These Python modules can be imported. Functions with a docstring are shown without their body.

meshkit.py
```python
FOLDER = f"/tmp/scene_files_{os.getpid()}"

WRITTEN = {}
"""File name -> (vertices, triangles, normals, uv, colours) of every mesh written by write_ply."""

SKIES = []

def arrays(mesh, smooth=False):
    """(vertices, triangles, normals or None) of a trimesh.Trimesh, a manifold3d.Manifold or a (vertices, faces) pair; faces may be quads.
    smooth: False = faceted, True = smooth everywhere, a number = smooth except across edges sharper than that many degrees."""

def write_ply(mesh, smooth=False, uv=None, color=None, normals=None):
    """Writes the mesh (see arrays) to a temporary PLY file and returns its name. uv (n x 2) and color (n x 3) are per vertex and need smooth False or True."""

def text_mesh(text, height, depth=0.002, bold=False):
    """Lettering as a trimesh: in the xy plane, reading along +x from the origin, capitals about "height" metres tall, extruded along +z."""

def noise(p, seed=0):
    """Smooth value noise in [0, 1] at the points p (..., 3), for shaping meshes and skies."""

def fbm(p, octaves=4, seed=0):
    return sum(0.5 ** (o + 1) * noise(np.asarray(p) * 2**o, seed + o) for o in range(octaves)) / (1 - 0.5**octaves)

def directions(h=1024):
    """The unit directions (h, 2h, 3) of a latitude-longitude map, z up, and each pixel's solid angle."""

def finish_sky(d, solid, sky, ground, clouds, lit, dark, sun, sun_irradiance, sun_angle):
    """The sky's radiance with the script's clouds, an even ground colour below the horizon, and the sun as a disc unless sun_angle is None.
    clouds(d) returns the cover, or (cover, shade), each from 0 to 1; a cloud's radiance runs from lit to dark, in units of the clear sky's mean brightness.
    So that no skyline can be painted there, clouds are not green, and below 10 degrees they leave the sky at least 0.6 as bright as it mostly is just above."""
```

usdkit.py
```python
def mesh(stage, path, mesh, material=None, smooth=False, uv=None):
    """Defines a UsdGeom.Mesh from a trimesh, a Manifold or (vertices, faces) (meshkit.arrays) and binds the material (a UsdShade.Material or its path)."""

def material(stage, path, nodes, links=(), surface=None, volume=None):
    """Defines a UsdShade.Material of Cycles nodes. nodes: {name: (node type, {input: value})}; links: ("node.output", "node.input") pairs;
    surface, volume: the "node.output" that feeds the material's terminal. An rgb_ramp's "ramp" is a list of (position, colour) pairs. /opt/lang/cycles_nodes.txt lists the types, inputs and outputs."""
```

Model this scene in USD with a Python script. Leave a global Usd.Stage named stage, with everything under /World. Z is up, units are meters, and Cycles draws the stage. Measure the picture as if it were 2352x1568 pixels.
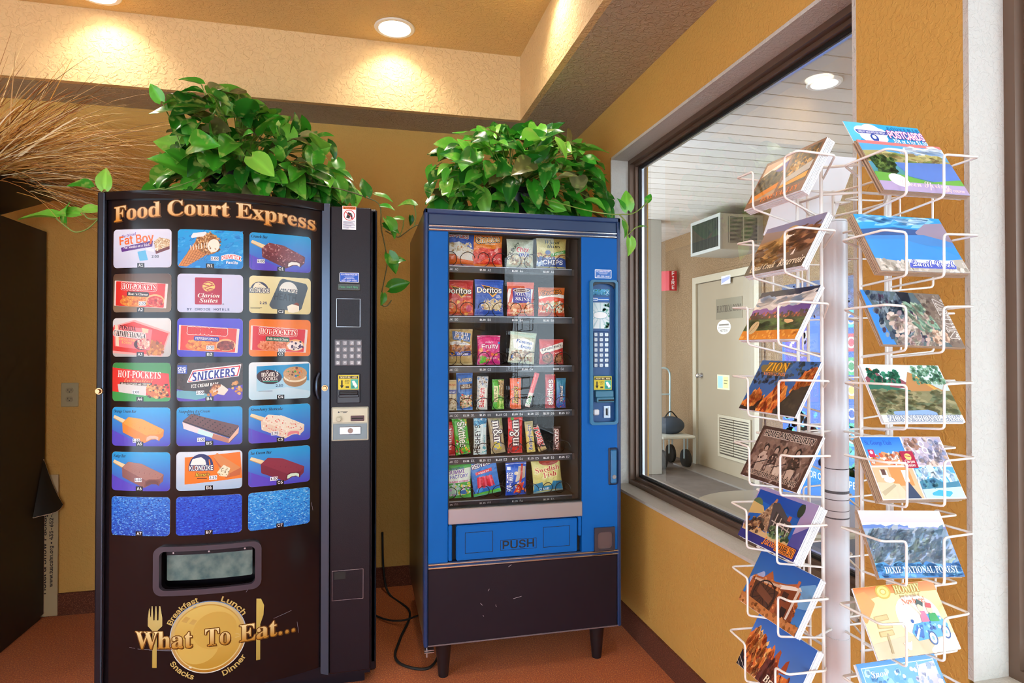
import glob as _glob
import math
import random

import numpy as np
import shapely
import trimesh
import meshkit
import usdkit
from pxr import Gf, Sdf, Usd, UsdGeom, UsdLux, UsdShade, Vt
from shapely import affinity
from shapely.geometry import LineString, Point, Polygon, box as sbox
from shapely.ops import unary_union

stage = Usd.Stage.CreateInMemory()
UsdGeom.SetStageUpAxis(stage, 'Z')
UsdGeom.SetStageMetersPerUnit(stage, 1.0)
UsdGeom.Xform.Define(stage, '/World')
rnd = random.Random(7)

# ------------------------------------------------------------------ camera, sky, lights, exposure
EYE, YAW, PITCH, FPX = (0.0, 0.0, 1.28), 13.45, 0.64, 1425.0
EXPOSURE = 0.28
SKY = ((0.72, 0.86, 1.0), 2.0)             # daylight outside the windows
LAMP = ((1.0, 0.91, 0.75), 250.0)            # warm recessed ceiling lamps
cam = UsdGeom.Camera.Define(stage, '/World/camera')
cam.CreateHorizontalApertureAttr(36.0)
cam.CreateFocalLengthAttr(36.0 * FPX / 2352)
cam.CreateClippingRangeAttr(Gf.Vec2f(0.05, 200.0))
cam.CreateExposureAttr(EXPOSURE)
cam.AddTranslateOp().Set(Gf.Vec3d(*EYE))
cam.AddRotateZOp().Set(-YAW)
cam.AddRotateXOp().Set(90.0 + PITCH)
dome = UsdLux.DomeLight.Define(stage, '/World/sky')
dome.CreateColorAttr(Gf.Vec3f(*SKY[0]))
dome.CreateIntensityAttr(SKY[1])


# ------------------------------------------------------------------ helpers
def lin(c):
    """sRGB hex -> linear"""
    if not isinstance(c, str):
        return tuple(c)
    c = c.lstrip('#')
    v = [int(c[i:i + 2], 16) / 255 for i in (0, 2, 4)]
    return tuple(x / 12.92 if x <= 0.04045 else ((x + 0.055) / 1.055) ** 2.4 for x in v)


taken = {}


def fresh(parent, name):
    k = (parent, name)
    n = taken[k] = taken.get(k, -1) + 1
    return f'{parent}/{name}' if n == 0 else f'{parent}/{name}_{n:03d}'


def say(path, label=None, cat=None, group=None, kind=None):
    p = stage.GetPrimAtPath(path)
    for k, v in (('label', label), ('category', cat), ('group', group), ('kind', kind)):
        if v:
            p.SetCustomDataByKey(k, v)
    return path


def thing(name, label, cat, loc=(0, 0, 0), rz=0.0, group=None, kind=None):
    path = fresh('/World', name)
    x = UsdGeom.Xform.Define(stage, path)
    x.AddTranslateOp().Set(Gf.Vec3d(*map(float, loc)))
    if rz:
        x.AddRotateZOp().Set(float(rz))
    return say(path, label, cat, group, kind)


def part(parent, name, mesh, mat, smooth=False, col=None, label=None, kind=None):
    path = fresh(parent, name)
    m = usdkit.mesh(stage, path, mesh, mat, smooth=smooth)
    if col is not None:
        pv = UsdGeom.PrimvarsAPI(m)
        col = np.atleast_2d(np.asarray(col, np.float32))
        n = len(m.GetPointsAttr().Get())
        if len(col) != n:
            col = np.repeat(col[:1], n, 0)
        pv.CreatePrimvar('Col', Sdf.ValueTypeNames.Color3fArray, 'vertex').Set(Vt.Vec3fArray.FromNumpy(np.ascontiguousarray(col)))
    return say(path, label, kind=kind)


def single(name, mesh, mat, label, cat, smooth=False, col=None, kind=None, group=None):
    path = part('/World', name, mesh, mat, smooth, col)
    return say(path, label, cat, group, kind)


def join(ms):
    ms = [m for m in ms if m is not None]
    return ms[0] if len(ms) == 1 else trimesh.util.concatenate(ms)


def box(x0, y0, z0, x1, y1, z1):
    m = trimesh.creation.box([x1 - x0, y1 - y0, z1 - z0])
    m.apply_translation([(x0 + x1) / 2, (y0 + y1) / 2, (z0 + z1) / 2])
    return m


def rbox(x0, y0, z0, x1, y1, z1, r=0.004):
    """box with chamfered edges"""
    s = np.array([x1 - x0, y1 - y0, z1 - z0])
    r = min(r, s.min() * 0.45)
    pts = []
    for k in range(3):
        h = s / 2 - r
        h[k] = s[k] / 2
        for sx in (-1, 1):
            for sy in (-1, 1):
                for sz in (-1, 1):
                    pts.append(h * (sx, sy, sz))
    m = trimesh.convex.convex_hull(np.array(pts))
    m.apply_translation([(x0 + x1) / 2, (y0 + y1) / 2, (z0 + z1) / 2])
    return m


def rrect(x0, y0, x1, y1, r, n=6):
    r = min(r, (x1 - x0) / 2 - 1e-6, (y1 - y0) / 2 - 1e-6)
    return sbox(x0 + r, y0 + r, x1 - r, y1 - r).buffer(r, quad_segs=n) if r > 0 else sbox(x0, y0, x1, y1)


def extr(poly, d):
    return join([trimesh.creation.extrude_polygon(g, d, engine='earcut') for g in getattr(poly, 'geoms', [poly])])


XZ = np.array([[1, 0, 0, 0], [0, 0, -1, 0], [0, 1, 0, 0], [0, 0, 0, 1]], float)    # (x,y,z)->(x,-z,y): a drawing set upright, facing -y
YZ = np.array([[0, 0, 1, 0], [1, 0, 0, 0], [0, 1, 0, 0], [0, 0, 0, 1]], float)     # drawing in (y,z), extruded along +x


def up_xz(poly, d, y):
    """extrudes a polygon drawn in (x,z) from plane y towards the viewer (-y) by d"""
    m = extr(poly, d)
    m.apply_transform(XZ)
    m.apply_translation([0, y, 0])
    return m


def up_yz(poly, d, x):
    m = extr(poly, d)
    m.apply_transform(YZ)
    m.apply_translation([x, 0, 0])
    return m


def cyl(p, q, r, r2=None, n=20):
    """closed (tapered) cylinder from p to q"""
    p, q = np.asarray(p, float), np.asarray(q, float)
    r2 = r if r2 is None else r2
    d = q - p
    L = np.linalg.norm(d)
    m = trimesh.creation.revolve([[0, 0], [r, 0], [r2, L], [0, L]], sections=n)
    m.apply_transform(trimesh.geometry.align_vectors([0, 0, 1], d / L))
    m.apply_translation(p)
    return m


def lathe(profile, at=(0, 0, 0), n=32):
    m = trimesh.creation.revolve(profile, sections=n)
    m.apply_translation(at)
    return m


def tube(pts, r, sides=6, corner=0.0, k=3, caps=True):
    """round wire along a polyline; corner > 0 rounds its corners"""
    pts = [np.asarray(p, float) for p in pts]
    if corner > 0 and len(pts) > 2:
        out = [pts[0]]
        for a, b, c in zip(pts, pts[1:], pts[2:]):
            u, v = a - b, c - b
            lu, lv = np.linalg.norm(u), np.linalg.norm(v)
            e = min(corner, lu * 0.45, lv * 0.45)
            s, t = b + u / lu * e, b + v / lv * e
            for i in range(k + 1):
                w = i / k
                out.append((1 - w) ** 2 * s + 2 * w * (1 - w) * b + w * w * t)
        out.append(pts[-1])
        pts = out
    p = np.array(pts)
    t = np.gradient(p, axis=0)
    t /= np.linalg.norm(t, axis=1, keepdims=True) + 1e-12
    ref = np.array([0, 0, 1.0]) if abs(t[0][2]) < 0.9 else np.array([1.0, 0, 0])
    a = np.cross(t[0], ref)
    fr = []
    for ti in t:
        a = a - ti * (a @ ti)
        a /= np.linalg.norm(a) + 1e-12
        fr.append((a, np.cross(ti, a)))
    ang = np.arange(sides) * 2 * np.pi / sides
    rr = np.broadcast_to(r, (len(p),))
    v = np.vstack([p[i] + rr[i] * (np.cos(ang)[:, None] * f[0] + np.sin(ang)[:, None] * f[1]) for i, f in enumerate(fr)])
    n = len(p)
    q = []
    for i in range(n - 1):
        for j in range(sides):
            b0, b1, b2, b3 = i * sides + j, i * sides + (j + 1) % sides, (i + 1) * sides + (j + 1) % sides, (i + 1) * sides + j
            q += [[b0, b1, b2], [b0, b2, b3]]
    if caps:
        for s0 in (0, (n - 1) * sides):
            for j in range(1, sides - 1):
                q.append([s0, s0 + j + 1, s0 + j] if s0 == 0 else [s0, s0 + j, s0 + j + 1])
    return trimesh.Trimesh(v, np.array(q), process=False)


def spline(pts, n=24):
    """Catmull-Rom through points"""
    p = np.array(pts, float)
    p = np.vstack([2 * p[0] - p[1], p, 2 * p[-1] - p[-2]])
    out = []
    m = len(p) - 3
    for u in np.linspace(0, m - 1e-9, n):
        i = int(u)
        t = u - i
        a, b, c, d = p[i:i + 4]
        out.append(0.5 * (2 * b + (c - a) * t + (2 * a - 5 * b + 4 * c - d) * t * t + (3 * b - a - 3 * c + d) * t ** 3))
    return np.array(out)


# ------------------------------------------------------------------ materials
def M(name, nodes, links=(), surface='p.BSDF', volume=None):
    return usdkit.material(stage, f'/World/Looks/{name}', nodes, links, surface, volume)


def plain(name, col, rough=0.5, metal=0.0, **kw):
    return M(name, {'p': ('principled_bsdf', {'base_color': lin(col), 'roughness': rough, 'metallic': metal, **kw})})


def coloured(name, rough=0.5, metal=0.0, bump=None, **kw):
    """base colour from the mesh's own colour primvar"""
    n = {'a': ('attribute', {'attribute': 'Col'}), 'p': ('principled_bsdf', {'roughness': rough, 'metallic': metal, **kw})}
    l = [('a.color', 'p.base_color')]
    if bump:
        sc, dist, st = bump
        n |= {'g': ('geometry', {}), 'n': ('noise_texture', {'scale': sc, 'detail': 3.0}), 'b': ('bump', {'distance': dist, 'strength': st})}
        l += [('g.position', 'n.vector'), ('n.fac', 'b.height'), ('b.normal', 'p.normal')]
    return M(name, n, l)


def stucco(name, col, scale=60.0, depth=0.0018, rough=0.75, speck=None):
    """painted knock-down plaster: raised, flattened worms of plaster"""
    c = np.array(lin(col))
    n = {'g': ('geometry', {}),
         'n': ('noise_texture', {'scale': scale, 'detail': 2.5, 'roughness': 0.5, 'distortion': 0.7}),
         'r': ('rgb_ramp', {'ramp': [(0.0, (0, 0, 0)), (0.46, (0.05, 0.05, 0.05)), (0.56, (0.9, 0.9, 0.9)), (1.0, (1, 1, 1))]}),
         'n2': ('noise_texture', {'scale': scale * 9, 'detail': 2.0}),
         'm': ('math', {'math_type': 'multiply_add', 'value2': 0.12}),
         'b': ('bump', {'distance': depth, 'strength': 1.0}),
         'n3': ('noise_texture', {'scale': 1.7, 'detail': 3.0}),
         'c': ('mix_color', {'blend_type': 'mix', 'a': tuple(c * 0.95), 'b': tuple(np.minimum(c * 1.05, 1))}),
         'p': ('principled_bsdf', {'roughness': rough})}
    l = [('g.position', 'n.vector'), ('g.position', 'n2.vector'), ('g.position', 'n3.vector'), ('n.fac', 'r.fac'), ('n2.fac', 'm.value1'), ('r.color', 'm.value3'),
         ('m.value', 'b.height'), ('b.normal', 'p.normal'), ('n3.fac', 'c.fac'), ('c.result', 'p.base_color')]
    return M(name, n, l)


def pane(name, ior=1.5, tint=(1, 1, 1), gloss=0.0, k=1.0):
    return M(name, {'f': ('fresnel', {'IOR': ior}), 'ge': ('geometry', {}), 'iv': ('math', {'math_type': 'subtract', 'value1': k}), 'q': ('math', {'math_type': 'multiply', 'use_clamp': True}), 't': ('transparent_bsdf', {'color': tint}), 'g': ('glossy_bsdf', {'color': (1, 1, 1), 'roughness': gloss}), 'm': ('mix_closure', {})},
             [('ge.backfacing', 'iv.value2'), ('iv.value', 'q.value2'), ('f.fac', 'q.value1'), ('q.value', 'm.fac'), ('t.BSDF', 'm.closure1'), ('g.BSDF', 'm.closure2')], 'm.closure')


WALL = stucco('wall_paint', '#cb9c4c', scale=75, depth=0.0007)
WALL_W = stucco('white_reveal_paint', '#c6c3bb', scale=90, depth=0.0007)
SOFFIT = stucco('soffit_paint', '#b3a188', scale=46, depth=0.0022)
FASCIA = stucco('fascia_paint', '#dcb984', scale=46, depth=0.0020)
TRAYP = stucco('tray_paint', '#dfbb7c', scale=60, depth=0.0014)
EXT = stucco('exterior_stucco', '#a0815f', scale=75, depth=0.006)
CARPET = M('carpet_speckled', {
    'g': ('geometry', {}), 'n': ('noise_texture', {'scale': 190.0, 'detail': 1.5}),
    'r': ('rgb_ramp', {'ramp': [(0.0, lin('#6a2a04')), (0.42, lin('#c05808')), (0.58, lin('#d86c12')), (0.68, lin('#e6923c')), (1.0, lin('#f2b872'))]}),
    'n2': ('noise_texture', {'scale': 900.0, 'detail': 1.0}), 'b': ('bump', {'distance': 0.004, 'strength': 0.8}), 'p': ('principled_bsdf', {'roughness': 0.95, 'sheen_weight': 0.2})},
    [('g.position', 'n.vector'), ('g.position', 'n2.vector'), ('n.fac', 'r.fac'), ('r.color', 'p.base_color'), ('n2.fac', 'b.height'), ('b.normal', 'p.normal')])
BASE = M('baseboard_carpet', {
    'g': ('geometry', {}), 'n': ('noise_texture', {'scale': 300.0, 'detail': 2.0}),
    'r': ('rgb_ramp', {'ramp': [(0.0, lin('#3a1a0c')), (0.55, lin('#5c2c16')), (0.7, lin('#8a5236')), (1.0, lin('#b08060'))]}),
    'p': ('principled_bsdf', {'roughness': 0.9})}, [('g.position', 'n.vector'), ('n.fac', 'r.fac'), ('r.color', 'p.base_color')])
BRONZE = plain('bronze_frame', '#6b5546', 0.36, 0.3)
ALU = plain('aluminium_edge', '#cfd6dc', 0.3, 0.9)
GLASS = pane('window_glass', 1.85, (0.97, 0.98, 0.97))
WHITE = plain('white_enamel', '#eceae4', 0.45)
WHITEMATT = plain('white_board', '#f2f2f0', 0.7)
BLACK = plain('black_plastic', '#17141a', 0.35)
BLACKM = plain('black_matt', '#15120f', 0.7)
CHROME = plain('bright_trim', '#d8d8dc', 0.18, 1.0)
STEEL = plain('brushed_steel', '#b4b8c2', 0.32, 0.9)
PRINT = coloured('print_gloss', 0.32)
PRINTM = coloured('print_matt', 0.6)
FOIL = coloured('foil_wrap', 0.26, 0.0, (70.0, 0.006, 0.6), specular_ior_level=0.7)
EMIT = M('lamp_face', {'e': ('emission', {'color': LAMP[0], 'strength': LAMP[1]})}, (), 'e.emission')

# ------------------------------------------------------------------ the room
W, B, SOF, CEIL = 1.175, 3.42, 2.472, 2.807
X0, Y0 = -4.2, -3.6                  # far left wall, wall behind the camera
SILL, HEAD = 0.622, 2.2
WIN = [(1.29, 2.825), (-1.3, 0.987)]   # window openings in the right wall (y from, to)

single('floor', box(X0, Y0, -0.05, W + 0.2, B + 0.1, 0.0), CARPET, 'orange brown speckled carpet under the vending machines', 'floor', kind='structure')
single('wall_back', box(X0, B, 0, W + 0.2, B + 0.12, CEIL + 0.05), WALL, 'tan textured wall behind the vending machines', 'wall', kind='structure')
lw = sbox(Y0, 0, B + 0.12, CEIL + 0.05).difference(sbox(-3.3, 0.1, 0.3, 2.4))  # unseen opening added in this wall to bring daylight in
single('wall_left', up_yz(lw, 0.12, X0 - 0.12), WALL, 'tan wall at the far left end of the lobby, with an opening added for daylight', 'wall', kind='structure')
# unseen wall behind the camera, its glazing widened to let in more daylight
front = sbox(X0, 0, W + 0.2, CEIL + 0.05)
front = front.difference(sbox(-4.0, 0.1, -1.5, 2.4)).difference(sbox(-1.4, 0.1, 1.1, 2.4))
single('wall_front', up_xz(front, 0.12, Y0), WALL, 'unseen lobby wall behind the camera with glazed openings widened for daylight', 'wall', kind='structure')
right = sbox(Y0, 0, B, CEIL + 0.05)
for a, b in WIN:
    right = right.difference(sbox(a - 0.012, SILL - 0.012, b + 0.012, HEAD + 0.012))
wr = up_yz(right, 0.20, W)
single('wall_right', wr, WALL, 'tan textured wall holding the two big windows', 'wall', kind='structure')

# soffit ring and raised tray ceiling
TX0, TX1, TY0, TY1 = -3.4, 0.795, -2.6, 3.136
c_ = thing('ceiling', 'tray ceiling with lowered border and recessed lamps', 'ceiling', kind='structure')
ring = sbox(X0, Y0, W, B).difference(sbox(TX0 - 0.03, TY0 - 0.03, TX1 + 0.03, TY1 + 0.03))
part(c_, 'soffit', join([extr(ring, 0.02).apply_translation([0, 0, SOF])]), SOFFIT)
T_ = 0.03
e_ = 0.0
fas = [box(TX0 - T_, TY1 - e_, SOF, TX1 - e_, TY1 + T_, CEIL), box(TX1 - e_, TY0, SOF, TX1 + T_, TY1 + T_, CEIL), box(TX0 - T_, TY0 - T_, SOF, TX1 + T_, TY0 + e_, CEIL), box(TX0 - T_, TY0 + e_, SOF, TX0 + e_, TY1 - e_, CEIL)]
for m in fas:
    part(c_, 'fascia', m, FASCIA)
LIGHTS = [(0.14, 2.985), (-1.12, 2.985), (-2.4, 2.985), (0.655, 2.45), (0.655, 1.05), (0.655, -0.35), (-1.0, 1.1), (-2.3, 1.1), (-0.6, -1.2), (-2.2, -1.2)]  # the forward lamps are unseen, added to light the room
tray = sbox(TX0 - T_, TY0 - T_, TX1 + T_, TY1 + T_)
for x, y in LIGHTS:
    tray = tray.difference(Point(x, y).buffer(0.0745, quad_segs=8))
part(c_, 'tray_panel', extr(tray, 0.02).apply_translation([0, 0, CEIL]), TRAYP)


def downlight(x, y, label, z=CEIL, inner=WHITE, lamp=EMIT):
    t = thing('recessed_lamp', label, 'lamp', (x, y, z), group=None)
    part(t, 'trim_ring', lathe([[0.072, -0.001], [0.094, -0.001], [0.096, -0.004], [0.092, -0.008], [0.076, -0.009], [0.072, -0.004], [0.072, -0.001]], n=40), inner, 40)
    part(t, 'reflector', lathe([[0.0735, -0.004], [0.073, 0.02], [0.068, 0.06], [0.062, 0.10], [0.0, 0.101], [0.0, 0.104], [0.066, 0.104], [0.0745, 0.03], [0.0745, -0.004]], n=40), inner, 40)
    part(t, 'lamp', lathe([[0.0, 0.060], [0.025, 0.061], [0.042, 0.067], [0.05, 0.08], [0.045, 0.096], [0, 0.097]], n=32), lamp, 40)
    return t


where = ['in the tray ceiling above the gap between the two vending machines', 'at the top left edge of the photo', 'in the back row, furthest left', 'in the right hand row, nearest the back wall', 'in the right hand row, second from the back wall, added unseen to light the room', 'in the right hand row, third from the back wall, added unseen to light the room',
         'added unseen to light the middle of the lobby, right of a pair', 'added unseen to light the middle of the lobby, left of a pair', 'added unseen to light the lobby front, right of a pair', 'added unseen to light the lobby front, left of a pair']
for (x, y), w_ in zip(LIGHTS, where):
    downlight(x, y, 'round white recessed lamp ' + w_, inner=WHITE)

# baseboards
def base_strip(name, m, label):
    single(name, m, BASE, label, 'baseboard', kind='structure')


base_strip('baseboard_back', box(X0, B - 0.012, 0, W, B, 0.105), 'dark carpet baseboard along the wall behind the machines')
base_strip('baseboard_right', box(W - 0.012, Y0, 0, W, B - 0.012, 0.105), 'dark carpet baseboard below the windows')


# ------------------------------------------------------------------ windows in the right wall
def window(i, a, b, label):
    t = thing(f'window_{i}', label, 'window', kind='structure')
    # painted reveal: four boards lining the opening
    for m in (box(W - 0.001, a, SILL - 0.012, 1.262, b, SILL), box(W - 0.001, a, HEAD, 1.262, b, HEAD + 0.012), box(W - 0.001, b, SILL, 1.262, b + 0.012, HEAD), box(W - 0.001, a - 0.012, SILL, 1.262, a, HEAD)):
        part(t, 'reveal', m, WALL_W)
    # stepped bronze frame
    def ringed(x, d, o0, o1, name, mat):
        part(t, name, up_yz(sbox(a + o0, SILL + o0, b - o0, HEAD - o0).difference(sbox(a + o1, SILL + o1, b - o1, HEAD - o1)), d, x), mat)
    ringed(1.262, 0.030, 0.0, 0.022, 'frame', BRONZE)
    ringed(1.285, 0.060, 0.0, 0.036, 'frame', BRONZE)
    ringed(1.300, 0.012, 0.036, 0.044, 'gasket', BLACKM)
    ringed(1.312, 0.012, 0.036, 0.050, 'glazing_bead', ALU)
    part(t, 'pane', box(1.318, a + 0.04, SILL + 0.04, 1.322, b - 0.04, HEAD - 0.04), GLASS)
    return t


window(1, *WIN[0], 'big bronze framed fixed window right of the snack machine')
window(2, *WIN[1], 'second bronze framed window cut off by the right edge of the photo')


def unseen_glazing(i, a, b, label):  # out-of-view glazing, made large so more daylight enters
    t = thing(f'window_{i}', label, 'window', kind='structure')
    fr = sbox(a, 0.1, b, 2.4).difference(unary_union([sbox(a + 0.05 + k * (b - a - 0.05) / 2, 0.15, a + (k + 1) * (b - a - 0.05) / 2, 2.35) for k in range(2)]))
    part(t, 'frame', up_xz(fr, 0.06, Y0 - 0.02), BRONZE)
    part(t, 'pane', box(a + 0.03, Y0 - 0.05, 0.13, b - 0.03, Y0 - 0.046, 2.37), GLASS)


unseen_glazing(3, -4.0, -1.5, 'left panel of the unseen lobby glazing behind the camera, widened for daylight')
unseen_glazing(4, -1.4, 1.1, 'right panel of the unseen lobby glazing behind the camera, widened for daylight')


# ------------------------------------------------------------------ flat print: vector drawings set on surfaces
class _Fonts:
    """lets meshkit.text_mesh use the other fonts that lie beside its own"""
    use = None

    def glob(self, pattern):
        found = _glob.glob(pattern)
        return [found[0].replace('Inter.woff2', self.use)] if self.use else found


meshkit.glob = FONTS = _Fonts()
ALPHA = {'B': (0x1D400, 0x1D41A, 0x1D7CE), 'I': (0x1D468, 0x1D482, 0x1D7CE), 'C': (0x1D4D0, 0x1D4EA, 0x1D7CE), 'N': (0x1D5D4, 0x1D5EE, 0x1D7EC), 'O': (0x1D63C, 0x1D656, 0x1D7EC)}
_glyphs = {}


def glyph(s, f):
    if (s, f) not in _glyphs:
        if f in ALPHA:
            u, l, d = ALPHA[f]
            t = ''.join(chr(u + ord(c) - 65) if 'A' <= c <= 'Z' else chr(l + ord(c) - 97) if 'a' <= c <= 'z' else chr(d + ord(c) - 48) if c.isdigit() else c for c in s)
            FONTS.use = 'NotoSansMath-Regular.woff2'
        else:
            t, FONTS.use = s, 'DejaVuSansMono.woff2' if f == 'M' else None
        m = meshkit.text_mesh(t, 1.0, depth=1.0, bold=(f == 'S'))
        top = m.faces[(m.face_normals[:, 2] > 0.9)]
        tri = m.vertices[top][:, :, :2]
        _glyphs[s, f] = unary_union(shapely.polygons(tri)).buffer(0.003).simplify(0.012)
    return _glyphs[s, f]


def cmul(c, k):
    return tuple(min(1.0, x * k) for x in lin(c))


class Art:
    """a drawing in units of 1/100 of its width; later layers lie over earlier ones"""

    def __init__(s, h, clip=None, seed=1):
        s.h, s.L, s.r = h, [], random.Random(seed)
        s.clip = clip if clip is not None else sbox(0, 0, 100, h)

    def add(s, g, c):
        if s.clip is not None:
            g = g.intersection(s.clip)
        polys = [p for p in getattr(g, 'geoms', [g]) if p.geom_type == 'Polygon' and p.area > 1e-4]
        if polys:
            s.L.append((polys, c))
        return s

    def bg(s, c):
        return s.add(s.clip, c)

    def R(s, x, y, w, h, c, r=0, rot=0):
        g = rrect(x, y, x + w, y + h, r, 4)
        return s.add(affinity.rotate(g, rot) if rot else g, c)

    def E(s, cx, cy, rx, ry, c, rot=0, n=8):
        g = affinity.scale(Point(0, 0).buffer(1, quad_segs=n), rx, ry)
        return s.add(affinity.translate(affinity.rotate(g, rot, origin=(0, 0)), cx, cy), c)

    def P(s, pts, c, sm=0):
        g = Polygon(pts).buffer(0)
        if sm:
            g = g.buffer(-sm).buffer(2 * sm).buffer(-sm)
        return s.add(g, c)

    def Ln(s, pts, w, c):
        return s.add(LineString(pts).buffer(w / 2, quad_segs=3), c)

    def T(s, t, x, y, h, c, f='S', al='c', rot=0, fit=None, out=None, ow=0.8, sk=0, warp=None, sx=1.0):
        g = affinity.scale(glyph(t, f), h * sx, h, origin=(0, 0))
        x0, _, x1, _ = g.bounds
        k = 1.0 if not fit else fit / (x1 - x0)
        g = affinity.scale(affinity.translate(g, -x0, 0), k, 1, origin=(0, 0))
        w = (x1 - x0) * k
        g = affinity.translate(g, {'l': 0, 'c': -w / 2, 'r': -w}[al], 0)
        if sk:
            g = affinity.skew(g, xs=sk, origin=(0, 0))
        if warp:
            g = shapely.transform(g.segmentize(2.0), lambda p: np.array([warp(*q) for q in p]))
        if rot:
            g = affinity.rotate(g, rot, origin=(0, 0))
        g = affinity.translate(g, x, y)
        if out:
            for o, q in sorted(out if isinstance(out, list) else [(out, ow)], key=lambda oq: -oq[1]):
                s.add(g.buffer(q, quad_segs=2), o)
        return s.add(g, c)

    def D(s, region, n, size, cols, asp=1.0, rot=None, sides=6):
        """n small blobs scattered over a region"""
        reg = (sbox(*region) if isinstance(region, tuple) else Polygon(region).buffer(0)).intersection(s.clip)
        x0, y0, x1, y1 = reg.bounds
        V, F, C = [], [], []
        r = s.r
        xs = np.array([r.uniform(x0, x1) for _ in range(n * 3)])
        ys = np.array([r.uniform(y0, y1) for _ in range(n * 3)])
        ok = shapely.contains_xy(reg, xs, ys)
        for x, y in list(zip(xs[ok], ys[ok]))[:n]:
            q = size * r.uniform(0.5, 1.3)
            a0 = r.uniform(0, 6.3) if rot is None else math.radians(rot + r.uniform(-20, 20))
            c = lin(cols[r.randrange(len(cols))])
            b = len(V)
            for k in range(sides):
                a = k * 2 * math.pi / sides
                u, v = q * asp * math.cos(a) * r.uniform(.75, 1.1), q * math.sin(a) * r.uniform(.75, 1.1)
                V.append((min(max(x + u * math.cos(a0) - v * math.sin(a0), s.clip.bounds[0]), s.clip.bounds[2]), min(max(y + u * math.sin(a0) + v * math.cos(a0), s.clip.bounds[1]), s.clip.bounds[3])))
                C.append(c)
            F += [(b, b + k, b + k + 1) for k in range(1, sides - 1)]
        if V:
            s.L.append(('raw', np.array(V), np.array(F), np.array(C)))
        return s

    def ridge(s, x0, x1, y, amp, n, c, bottom=0, seed=None, step=False):
        """a mountain or treetop skyline filled down to bottom"""
        r = random.Random(seed if seed is not None else s.r.random())
        pts, prev = [], y
        for i in range(n + 1):
            yy = y + r.uniform(-amp, amp)
            x = x0 + (x1 - x0) * i / n
            if step and i:
                pts.append((x, prev))
            pts.append((x, yy))
            prev = yy
        return s.P([(x0, bottom)] + pts + [(x1, bottom)], c)

    def mesh(s, fn, base=0.0003, eps=0.00004, edge=None, unit=0.01):
        """fn(u, v, off) -> points; u, v in metres (unit metres per drawing unit)"""
        V, F, C, at = [], [], [], 0
        for i, lay in enumerate(s.L):
            if lay[0] == 'raw':
                todo = [(lay[1], lay[2], lay[3])]
            else:
                todo = []
                for p in lay[0]:
                    v, f = trimesh.creation.triangulate_polygon(p, engine='earcut')
                    if not len(f):
                        continue
                    if edge:
                        v3, f = trimesh.remesh.subdivide_to_size(np.c_[v, np.zeros(len(v))], f, edge, max_iter=12)
                        v = v3[:, :2]
                    c = lay[1]
                    if isinstance(c, tuple) and len(c) == 2:
                        a, b = np.array(lin(c[0])), np.array(lin(c[1]))
                        y0, y1 = min(q.bounds[1] for q in lay[0]), max(q.bounds[3] for q in lay[0])
                        t = ((v[:, 1] - y0) / max(y1 - y0, 1e-6))[:, None]
                        cc = a * (1 - t) + b * t
                    else:
                        cc = np.repeat([lin(c)], len(v), 0)
                    todo.append((v, f, cc))
            for v, f, cc in todo:
                v, f = np.asarray(v, float), np.asarray(f, int)
                ar = np.cross(v[f[:, 1]] - v[f[:, 0]], v[f[:, 2]] - v[f[:, 0]])
                f = f.copy()
                f[ar < 0] = f[ar < 0][:, ::-1]
                V.append(fn(v[:, 0] * unit, v[:, 1] * unit, base + i * eps))
                F.append(f + at)
                C.append(cc)
                at += len(v)
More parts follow.
